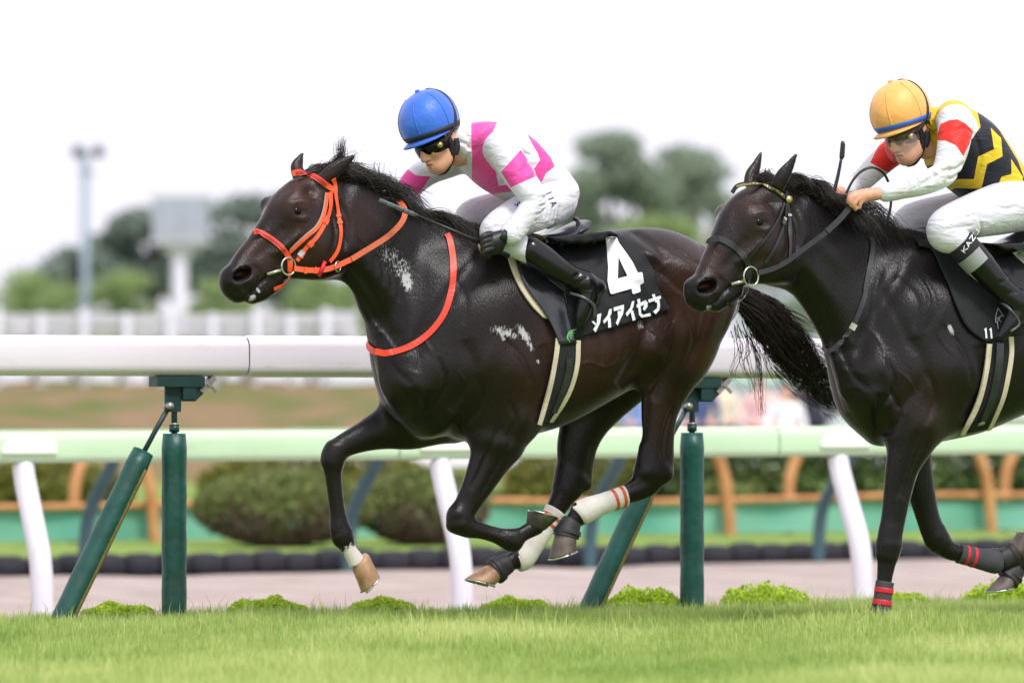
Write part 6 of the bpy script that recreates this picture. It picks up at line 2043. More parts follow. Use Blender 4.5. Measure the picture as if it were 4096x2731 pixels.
class Rider:
    def __init__(s, lane, name_label, base_px):
        s.lane = lane
        s.t = thing('person', name_label, 'person', lane.world(lane.P(*base_px)))
    def sculpt(s, pts, pad=.14, h=.0058):
        A = np.array([s.lane.P(*p[:3]) for p in pts])
        return Sculpt(s.lane, A.min(0) - pad, A.max(0) + pad, h)
    def head(s, center, up_px, wdir, fz=None):
        L = s.lane
        c = L.P(*center)
        up = np.array([-up_px[0], 0.0, -up_px[1]]); up /= np.linalg.norm(up)
        f = np.array([-up_px[1], wdir, up_px[0]], float)      # forward, turned to the camera by wdir
        f -= up * (f @ up); f /= np.linalg.norm(f)
        l = np.cross(up, f)
        if l[1] < 0:
            l = -l
        s.hc, s.hf, s.hl, s.hu = c, f, l, up
        s.R = np.stack([f, l, up], 1)
    def hp(s, f, l, u):
        return s.hc + s.hf * f + s.hl * l + s.hu * u
    def add_head(s, k):
        """skull, jaw, nose, brow, mouth, ear in the head frame"""
        H = s.hp
        k.ell(H(-.005, 0, -.03), (.098, .076, .118), R=s.R, k=.02)
        k.ell(H(.030, 0, -.125), (.060, .060, .082), R=s.R, k=.03)
        k.ell(H(.058, 0, -.185), (.030, .030, .027), R=s.R, k=.03)         # chin
        for sd in (1, -1):
            k.tube3([H(-.02, sd * .058, -.12), H(.015, sd * .048, -.17), H(.05, sd * .02, -.19)], [.022, .022, .02], k=.03)
            k.ell(H(.062, sd * .034, -.118), (.026, .026, .02), R=s.R, k=.025)   # cheekbones
            k.ell(H(-.022, sd * .078, -.085), (.018, .010, .031), R=s.R, k=.008)  # ears
            k.ell(H(-.018, sd * .089, -.085), (.009, .006, .018), R=s.R, k=.004, op='s')
        k.tube3([H(.082, 0, -.080), H(.098, 0, -.108), H(.108, 0, -.132)], [.009, .011, .0135], k=.014)     # nose
        for sd in (1, -1):
            k.ell(H(.094, sd * .014, -.137), (.011, .009, .008), R=s.R, k=.008)
        k.tube3([H(.088, -.018, -.160), H(.094, 0, -.157), H(.088, .018, -.160)], [.005, .007, .005], k=.008)
        k.tube3([H(.080, -.016, -.176), H(.086, 0, -.177), H(.080, .016, -.176)], [.006, .008, .006], k=.008)
        k.tube3([H(.09, -.016, -.168), H(.096, 0, -.167), H(.09, .016, -.168)], [.0035, .0045, .0035], k=.003, op='s')
        k.tube3([H(-.04, 0, -.10), H(-.075, 0, -.19)], [.046, .048], k=.03)     # neck
    def helmet(s, shell_m, band_m, brim_m, label=None, a=.138, b=.118, c=.135, rim=-.062):
        H = s.hp
        n, m = 40, 14
        rows = []
        for i in range(m + 1):
            t = i / m
            uu = c + (rim - c) * t
            th = np.arccos(np.clip(uu / c, -1, 1)) if t > 0 else 0.0
            r = math.sin(th) if t > 0 else 0.02
            rows.append([H(a * r * math.cos(2 * math.pi * j / n) - .012 + .012 * t, b * r * math.sin(2 * math.pi * j / n), uu + (.014 * math.cos(2 * math.pi * j / n) * t ** 3)) for j in range(n)])
        V = np.array(rows).reshape(-1, 3)
        Fq = [[i * n + j, (i + 1) * n + j, (i + 1) * n + (j + 1) % n, i * n + (j + 1) % n] for i in range(m) for j in range(n)] + [list(range(n))]
        mb = MB(); mb.add(s.lane.world(V), Fq)
        hm = mb.build('helmet', shell_m, s.t)
        bm = bmesh.new(); bm.from_mesh(hm.data); bmesh.ops.recalc_face_normals(bm, faces=bm.faces); bm.to_mesh(hm.data); bm.free()
        md = hm.modifiers.new('solidify', 'SOLIDIFY'); md.thickness = .008; md.offset = -1
        seam_m = shell_m
        for q in range(6):
            j = int(n * (q + .5) / 6)
            mb = MB()
            pts = [s.lane.world(s.hc + (rows[i][j] - s.hc) * 1.003) for i in range(1, m)]
            tube(mb, pts, .0026, 5)
            mb.build('seam', seam_m, hm)
        mb = MB()
        tube(mb, [s.lane.world(H(-.012, 0, c - .004)), s.lane.world(H(-.012, 0, c + .007))], [.012, .008], 10)
        mb.build('button', shell_m, hm)
        # band
        mb = MB()
        V = []
        for uo, g in ((.004, 1.012), (.026, 1.014), (.026, 1.03), (.004, 1.03)):
            for j in range(n):
                an = 2 * math.pi * j / n
                uu = rim + uo
                r = math.sin(math.acos(np.clip(uu / c, -1, 1))) * g
                V.append(H(a * r * math.cos(an), b * r * math.sin(an), uu + .014 * math.cos(an)))
        Fq = [[k * n + j, ((k + 1) % 4) * n + j, ((k + 1) % 4) * n + (j + 1) % n, k * n + (j + 1) % n] for k in range(4) for j in range(n)]
        mb.add(s.lane.world(np.array(V)), Fq)
        mb.build('hat_band', band_m, hm)
        # brim
        mb = MB()
        V = []
        na = 25
        rb = math.sin(math.acos(np.clip(rim / c, -1, 1)))
        for k_, (g, du) in enumerate(((.985, .002), (1.10, -.004), (1.27, -.016), (1.10, -.010), (.985, -.006))):
            for i in range(na):
                an = math.radians(-88 + 176 * i / (na - 1))
                ext = 1 + (g - 1) * max(math.cos(an), 0) ** .6
                V.append(H(a * rb * ext * math.cos(an), b * rb * ext * math.sin(an), rim + .014 * math.cos(an) + du * math.cos(an)))
        Fq = [[k_ * na + i, (k_ + 1) * na + i, (k_ + 1) * na + i + 1, k_ * na + i + 1] for k_ in range(4) for i in range(na - 1)]
        mb.add(s.lane.world(np.array(V)), Fq)
        mb.build('brim', brim_m, hm)
        return hm
    def goggles(s, lens_m, disc=True, strap_over=True, low=-.128, high=-.066):
        mb = MB()
        na = 23
        V = []
        lv = [(high, .96), (high - .004, 1.06), ((low + high) / 2, 1.09), (low + .006, 1.05), (low, .96)]
        for u, g in lv:
            for i in range(na):
                an = math.radians(-82 + 164 * i / (na - 1))
                dip = .016 * math.exp(-(an / .25) ** 2) if u < (low + high) / 2 else 0
                V.append(s.hp(.012 + .084 * g * math.cos(an), .084 * g * math.sin(an), u + dip))
        Fq = [[k * na + i, (k + 1) * na + i, (k + 1) * na + i + 1, k * na + i + 1] for k in range(4) for i in range(na - 1)]
        mb.add(s.lane.world(np.array(V)), Fq)
        g = mb.build('goggles', lens_m, s.t)
        md = g.modifiers.new('solidify', 'SOLIDIFY'); md.thickness = .006
        if disc:
            mb = MB()
            an = math.radians(58)
            c0 = s.hp(.012 + .096 * math.cos(an), .094 * math.sin(an), (low + high) / 2)
            d = s.hf * math.cos(an) + s.hl * math.sin(an)
            tube(mb, s.lane.world(np.array([c0 - d * .004, c0 + d * .005])), .0135, 14)
            mb.build('vent_disc', M_BRASS, g)
        if strap_over:
            mb = MB()
            pts = [s.hp(.012 + .03, .088, -.095), s.hp(-.01, .104, -.07), s.hp(-.05, .112, -.03), s.hp(-.075, .098, .03), s.hp(-.078, .07, .085), s.hp(-.07, .03, .115), s.hp(-.07, -.02, .12), s.hp(-.075, -.08, .075)]
            tube(mb, s.lane.world(catmull(pts, 6)), .0065, 8, flat=.45)
            mb.build('strap', M_BLACKS, g)
    def chin_strap(s):
        mb = MB()
        pts = [s.hp(.005, .082, -.085), s.hp(.0, .078, -.125), s.hp(.012, .060, -.175), s.hp(.035, .025, -.212), s.hp(.045, 0, -.218), s.hp(.035, -.03, -.21), s.hp(.0, -.075, -.13)]
        tube(mb, s.lane.world(catmull(pts, 6)), [.015] * 31 + [.012] * 6, 8, flat=.7)
        mb.build('chin_strap', M_BLACKS, s.t)
        mb = MB()
        pts = [s.hp(-.028, .082, -.105), s.hp(-.018, .080, -.14), s.hp(.0, .068, -.165)]
        tube(mb, s.lane.world(catmull(pts, 5)), .017, 8, flat=.6)
        mb.build('ear_strap', M_BLACKS, s.t)

def limb(k, pts, grow=0.0, kk=.03):
    k.tubep([(x, y, w, r + grow) for x, y, w, r in pts], k=kk)

def build_rider(R, spec):
    L = R.lane
    S = L.depth / F
    allp = spec['torso_pts'] + spec['arm_n'] + spec['arm_f'] + spec['leg_n'] + spec['leg_f'] + spec['boot_n'] + spec['boot_f'] + [spec['head'][0] + (0,)]
    R.head(spec['head'][0], spec['head'][1], spec['head'][2])
    # ---- body under the clothes: one continuous surface
    k = R.sculpt(allp + spec['hand_pts'], pad=.16)
    tor = spec['torso']
    k.loft([(x, y, w, hh * .86, hw * .88) for x, y, w, hh, hw in tor], k=.03)
    for nm in ('arm_n', 'arm_f'):
        limb(k, [(x, y, w, r * .74) for x, y, w, r in spec[nm]])
    for nm in ('leg_n', 'leg_f'):
        limb(k, [(x, y, w, r * .84) for x, y, w, r in spec[nm]])
    for nm in ('boot_n', 'boot_f'):
        limb(k, [(x, y, w, r * .72) for x, y, w, r in spec[nm]])
    R.add_head(k)
    limb(k, [(*spec['torso_pts'][0][:3], 48), (*px_head(L, R.hp(-.05, 0, -.13)), 42)], kk=.03)
    for f in spec['hand_skin']:
        limb(k, f, kk=.008)
    V, Q = k.mesh()
    R.body = mesh_np('body', L.world(V), Q, M_SKIN, R.t)
    # ---- silks
    k = R.sculpt(spec['torso_pts'] + spec['arm_n'] + spec['arm_f'], pad=.19, h=.0048)
    k.loft(tor, k=.03, n=2.2)
    for nm in ('arm_n', 'arm_f'):
        limb(k, spec[nm], kk=.035)
        cu = spec['cuff_' + nm[-1]]
        limb(k, cu, kk=.006)
    for pts, r, d in spec['creases']:
        k.groove(pts, r, d * 1.7, w=.25, wmin=-.05)
    V, Q = k.mesh()
    o = mesh_np('silks', L.world(V), Q, spec['silks_m'], R.t)
    px, py = px_of(L, V)
    def arm_dist(pts):
        A = np.array([list(L.P(*q[:3])) + [q[3] * S] for q in pts])
        best = np.full(len(V), 9.0)
        for i in range(len(A) - 1):
            a, b = A[i], A[i + 1]
            v = b[:3] - a[:3]
            t = np.clip(((V - a[:3]) @ v) / (v @ v), 0, 1)
            best = np.minimum(best, np.linalg.norm(V - a[:3] - t[:, None] * v, axis=1) - (a[3] + t * (b[3] - a[3])))
        return best
    dn, df = arm_dist(spec['arm_n'][1:]), arm_dist(spec['arm_f'][1:])
    cn, cf = arm_dist(spec['cuff_n']), arm_dist(spec['cuff_f'])
    isn = ((dn < .010) | (cn < .03)) & (V[:, 1] > spec['arm_split'])
    isf = ((df < .012) | (cf < .03)) & (V[:, 1] < -.04) & ~isn
    for i, ch in enumerate(spec['pattern']):
        val = np.full(len(V), -50.0)
        for zone, poly in ch:
            sd = poly_sd(px, py, poly)
            m = isn if zone == 'n' else (isf if zone == 'f' else ~(isn | isf))
            val = np.where(m, np.maximum(val, sd), val)
        vattr(o, 'p%d' % i, np.clip(val, -40, 40))
    R.silks = o
    k.heightmap()
    R.ks = k
    # ---- breeches
    k = R.sculpt(spec['leg_n'] + spec['leg_f'], pad=.17, h=.0048)
    limb(k, spec['pelvis'], kk=.05)
    for nm in ('leg_n', 'leg_f'):
        limb(k, spec[nm], kk=.05)
    for pts, r, d in spec['leg_creases']:
        k.groove(pts, r, d * 1.7, w=.25, wmin=.02)
    V, Q = k.mesh()
    mesh_np('breeches', L.world(V), Q, spec['breech_m'], R.t)
    k.heightmap()
    R.kb = k
    # ---- boots
    for nm in ('boot_n', 'boot_f'):
        k = R.sculpt(spec[nm] + spec[nm + '_foot'], pad=.12, h=.005)
        limb(k, spec[nm], kk=.03)
        limb(k, spec[nm + '_foot'], kk=.03)
        for e in spec.get(nm + '_extra', []):
            limb(k, e, kk=.02)
        if nm == 'boot_n':
            for pts, r, d in spec['boot_creases']:
                k.groove(pts, r, d * .55, w=.38, wmin=.25)
        V, Q = k.mesh()
        mesh_np('boot', L.world(V), Q, M_BOOTP, R.t)
        if nm == 'boot_n':
            k.heightmap()
            R.kboot = k
def px_head(L, q):
    x, y = L.pix(q)
    return (float(x), float(y), float(q[1]))

def Bc(x, y):
    return (1500 + x / 2.306, 320 + y / 2.306)
WHITE_SILK = (.68, .67, .74)
# ================= first rider
R1 = Rider(L1, 'jockey in pink and white silks with blue cap crouched over the leading horse', (2190, 960, 0))
spec1 = dict(
    head=((1712, 487, .03), (-.43, -.90), .34),
    torso=[(1822, 552, .02, 62, .070), (1862, 572, .01, 82, .10), (1935, 598, .0, 116, .185), (2010, 640, .0, 134, .20), (2090, 692, .0, 130, .185), (2160, 748, .0, 120, .168), (2200, 790, .0, 112, .165)],
    torso_pts=[(1868, 575, 0, 0), (1999, 480, .0, 0), (2200, 790, 0, 0), (1800, 760, 0, 0)],
    arm_n=[(1985, 575, .15, 74), (2010, 596, .20, 70), (2062, 682, .27, 62), (2120, 770, .335, 54), (2140, 812, .35, 51), (2108, 860, .35, 48), (2062, 915, .345, 43)],
    cuff_n=[(2070, 905, .345, 47), (2046, 936, .345, 47)],
    arm_f=[(1880, 600, -.13, 72), (1810, 640, -.19, 66), (1720, 680, -.23, 58), (1660, 725, -.25, 54), (1632, 775, -.24, 48), (1655, 830, -.19, 42), (1690, 880, -.14, 36)],
    cuff_f=[(1680, 866, -.15, 40), (1698, 890, -.13, 38)],
    arm_split=.03,
    creases=[([Bc(1345 + 6 * i, 1110 + 34 * i), Bc(1430 + 10 * i, 1090 + 36 * i), Bc(1540 - 6 * i, 1120 + 36 * i)], 6, .0035) for i in range(7)] + [([Bc(1400, 1120), Bc(1480, 1090), Bc(1560, 1110)], 7, .006), ([Bc(1370, 1190), Bc(1470, 1150), Bc(1570, 1170)], 7, .005), ([Bc(1340, 1260), Bc(1450, 1220), Bc(1540, 1240)], 7, .005),
             ([Bc(1330, 1310), Bc(1420, 1290), Bc(1500, 1310)], 6, .004), ([Bc(1230, 870), Bc(1330, 800), Bc(1420, 730)], 8, .005), ([Bc(1260, 960), Bc(1370, 900), Bc(1470, 860)], 7, .004),
             ([Bc(960, 430), Bc(1010, 540), Bc(1010, 640)], 9, .005), ([Bc(900, 540), Bc(1000, 590), Bc(1040, 640)], 7, .004), ([Bc(1340, 480), Bc(1370, 640), Bc(1500, 700)], 8, .005), ([Bc(1060, 600), Bc(1020, 740), Bc(1120, 840)], 8, .006), ([Bc(790, 460), Bc(830, 560), Bc(800, 700)], 8, .005)],
    pelvis=[(2165, 745, 0, 96), (2200, 790, 0, 108)],
    leg_n=[(2205, 795, .085, 104), (2150, 838, .15, 92), (2070, 872, .205, 80), (1998, 908, .235, 66), (1985, 938, .24, 62), (2050, 972, .27, 54), (2128, 1012, .30, 47)],
    leg_f=[(2205, 795, -.085, 104), (2100, 825, -.16, 88), (1980, 845, -.23, 76), (1890, 862, -.265, 64), (1885, 900, -.27, 60), (1980, 960, -.29, 54), (2090, 1010, -.31, 47)],
    leg_creases=[([Bc(1540 + 38 * i, 1010 + 26 * i), Bc(1520 + 40 * i, 1140 + 22 * i), Bc(1500 + 42 * i, 1260 + 16 * i)], 6.5, .0045) for i in range(6)] + [([Bc(1250, 1180), Bc(1180, 1260), Bc(1090, 1330)], 8, .003), ([Bc(1440, 1440), Bc(1600, 1390), Bc(1740, 1330)], 7, .006), ([Bc(1040, 1360), Bc(1180, 1350), Bc(1300, 1300)], 8, .003)],
    boot_n=[(2122, 1000, .298, 54), (2180, 1040, .312, 54), (2240, 1080, .325, 48), (2290, 1108, .333, 43), (2335, 1132, .338, 41)],
    boot_n_foot=[(2335, 1132, .338, 42), (2352, 1170, .345, 42), (2338, 1220, .35, 35), (2326, 1265, .352, 27), (2318, 1296, .352, 18)],
    boot_n_extra=[[(2345, 1130, .34, 38), (2388, 1145, .34, 30), (2402, 1150, .34, 22)], [(2390, 1150, .34, 22), (2370, 1200, .348, 26)]],
    boot_f=[(2090, 1010, -.31, 52), (2180, 1050, -.33, 50), (2260, 1090, -.34, 44), (2310, 1120, -.345, 42)],
    boot_f_foot=[(2310, 1120, -.345, 42), (2315, 1170, -.35, 40), (2300, 1230, -.35, 30), (2290, 1280, -.35, 20)],
    boot_creases=[([C6(1420, 740), C6(1500, 690), C6(1580, 640)], 7, .006), ([C6(1480, 800), C6(1580, 740), C6(1660, 680)], 6, .006), ([C6(1540, 830), C6(1660, 840), C6(1780, 830)], 4, .005)],
    hand_pts=[(1913, 930, .2, 0), (2032, 1030, .38, 0)],
    hand_skin=[[(2062, 918, 0.363, 30), (2030, 938, 0.343, 27), (2000, 955, 0.335, 27)],
               [(2000, 960, 0.335, 26), (1975, 968, 0.330, 24)],
               [(1950, 945, 0.340, 9), (1928, 965, 0.345, 9.5), (1922, 985, 0.347, 9.5), (1932, 998, 0.340, 8.5)],
               [(1950, 960, 0.335, 9), (1926, 985, 0.340, 9), (1930, 1008, 0.335, 8.5)]],
    silks_m=silks_material('pink_white_silks', WHITE_SILK, [rgb(232, 74, 158)]),
    breech_m=silks_material('white_breeches', (.66, .65, .73), [], wr=.5),
    pattern=[[('t', [Bc(*p) for p in ((885, 340), (1150, 340), (1090, 480), (1035, 610), (1025, 720), (1065, 790), (1115, 840), (1140, 970), (1225, 965), (1290, 1030), (1100, 1050), (1050, 1075), (880, 1020), (640, 945), (540, 900), (520, 845), (640, 850), (730, 840), (890, 945), (893, 700), (885, 540))]),
              ('t', [Bc(*p) for p in ((1395, 490), (1500, 570), (1620, 710), (1660, 800), (1580, 860), (1535, 950), (1490, 890), (1465, 820), (1520, 740), (1500, 680), (1440, 580))]),
              ('n', [Bc(*p) for p in ((1345, 640), (1400, 720), (1500, 885), (1250, 995), (1160, 850))]),
              ('f', [Bc(*p) for p in ((250, 780), (380, 880), (520, 890), (400, 1060), (300, 1000), (195, 945))])]])
build_rider(R1, spec1)
M_BLUE = mat('blue_satin_cap', rgb(48, 104, 206), rough=.42, spec=.4, var=.06, vscale=18, bump=.45, bscale=38, dist=.006, sheen=.3)
R1.helmet(M_BLUE, M_BLACKS, M_BLUE)
R1.goggles(M_LENS)
R1.chin_strap()
def lips(R):
    mb = MB()
    tube(mb, R.lane.world(catmull([R.hp(.090, -.017, -.161), R.hp(.0985, 0, -.159), R.hp(.090, .017, -.161)], 4)), .0042, 6, flat=.8)
    mb.build('upper_lip', M_LIP, R.t)
    mb = MB()
    tube(mb, R.lane.world(catmull([R.hp(.083, -.014, -.176), R.hp(.0915, 0, -.176), R.hp(.083, .014, -.176)], 4)), .0052, 6, flat=.8)
    mb.build('lower_lip', M_LIP, R.t)
lips(R1)
# glove closed on the whip
k = R1.sculpt([(1900, 920, 0.335, 0), (2050, 1040, 0.335, 0)], pad=.07, h=.0036)
limb(k, [(2012, 948, 0.340, 30), (1985, 962, 0.335, 36), (1962, 970, 0.335, 36)], kk=.02)
limb(k, [(1985, 990, 0.325, 30), (1965, 995, 0.325, 28)], kk=.02)
for i in range(4):
    x0, y0 = 1958 + 3 * i, 938 + 19 * i
    limb(k, [(x0, y0, 0.360, 11.5), (x0 - 24, y0 + 8, 0.363, 12), (x0 - 32, y0 + 24, 0.350, 11.5), (x0 - 14, y0 + 30, 0.330, 11)], kk=.003)
limb(k, [(1985, 945, 0.315, 13), (1955, 935, 0.310, 12), (1932, 948, 0.315, 11)], kk=.008)
V, Q = k.mesh()
mesh_np('glove', L1.world(V), Q, M_GLOVE, R1.t)
mb = MB(); tube(mb, L1.world(np.array([L1.P(2028, 928, 0.370), L1.P(2012, 958, 0.375)])), .020, 8, flat=.45)
mb.build('wrist_strap', M_GLOVE, R1.t)
# far gloved hand on the rein
k = R1.sculpt([(1690, 880, -.14, 0), (1720, 930, -.1, 0)], pad=.08, h=.005)
limb(k, [(1698, 890, -.13, 26), (1712, 915, -.11, 32)], kk=.02)
for i in range(4):
    limb(k, [(1722, 900 + 11 * i, -.09, 11), (1706, 908 + 11 * i, -.075, 10.5), (1698, 918 + 11 * i, -.09, 10)], kk=.005)
V, Q = k.mesh()
mesh_np('glove', L1.world(V), Q, M_GLOVE, R1.t)
# whip
wh1 = thing('whip', 'black riding whip lying along the mane in the gloved hand', 'whip', L1.world(L1.P(1970, 990, .2)))
M_WHIP = mat('black_whip', rgb(28, 28, 31), rough=.4, var=.2, vscale=60, bump=.3, bscale=120, dist=.003)
M_WHIPG = mat('grey_whip_flap', rgb(96, 100, 106), rough=.5, col2=rgb(44, 46, 50), vscale=90)
mb = MB(); tube(mb, L1.world(np.array([L1.P(2034, 1024, .33), L1.P(1975, 995, .34), L1.P(1916, 968, .345)])), [.0115, .0105, .009], 10); mb.build('handle', M_WHIP, wh1)
mb = MB(); tube(mb, L1.world(np.array([L1.P(1918, 969, .345), L1.P(1800, 917, .30), L1.P(1670, 862, .255)])), [.0085, .0065, .005], 10); mb.build('shaft', M_WHIP, wh1)
mb = MB(); tube(mb, L1.world(np.array([L1.P(1675, 865, .256), L1.P(1650, 855, .248), L1.P(1550, 815, .215), L1.P(1516, 800, .205)])), [.006, .0105, .0105, .009], 10, flat=.45, ups=(0, 0, 1)); mb.build('flap', M_WHIPG, wh1)

# lettering strokes
FONT = {'K': [[(0, 0), (0, 1)], [(.6, 1), (0, .45)], [(.15, .55), (.6, 0)]], 'A': [[(0, 0), (.3, 1)], [(.3, 1), (.6, 0)], [(.12, .35), (.48, .35)]], 'Z': [[(0, 1), (.6, 1)], [(.6, 1), (0, 0)], [(0, 0), (.6, 0)]],
        'U': [[(0, 1), (0, .2)], [(0, .2), (.3, 0)], [(.3, 0), (.6, .2)], [(.6, .2), (.6, 1)]], 'Y': [[(0, 1), (.3, .5)], [(.6, 1), (.3, .5)], [(.3, .5), (.3, 0)]], 'I': [[(.3, 0), (.3, 1)]], 'H': [[(0, 0), (0, 1)], [(.6, 0), (.6, 1)], [(0, .5), (.6, .5)]]}
def letters(txt, s, org, dx, up, m, parent, off, adv=.85, th=.09, guess=.33):
    """stroke letters from pixel origin org, along pixel vector dx (one em), up vector up"""
    org, dx, up = np.array(org, float), np.array(dx, float), np.array(up, float)
    for i, ch in enumerate(txt):
        polys = []
        for a, b in FONT[ch]:
            A = org + dx * (a[0] + i * adv) + up * a[1]
            B = org + dx * (b[0] + i * adv) + up * b[1]
            d = B - A; n_ = np.array([-d[1], d[0]]) / (np.linalg.norm(d) + 1e-9) * np.linalg.norm(up) * th
            e = d / (np.linalg.norm(d) + 1e-9) * np.linalg.norm(up) * th * .6
            polys.append([A + n_ - e, B + n_ + e, B - n_ + e, A - n_ - e])
        decal('letter', s, polys, m, parent, off, lambda x, y: (x, y), maxlen=8, guess=guess)
M_NAVY = mat('navy_print', rgb(40, 42, 66), rough=.6, var=.05)
R1.breech = [c for c in R1.t.children if c.name.startswith('breeches')][0]
letters('YU', R1.kb, Bc(1305, 1185), (22, -11), (-9, -17), M_NAVY, R1.breech, .003, guess=.27)
letters('IIA', R1.kb, Bc(1570, 1035), (11, 26), (20, -9), M_NAVY, R1.breech, .003, guess=.22)

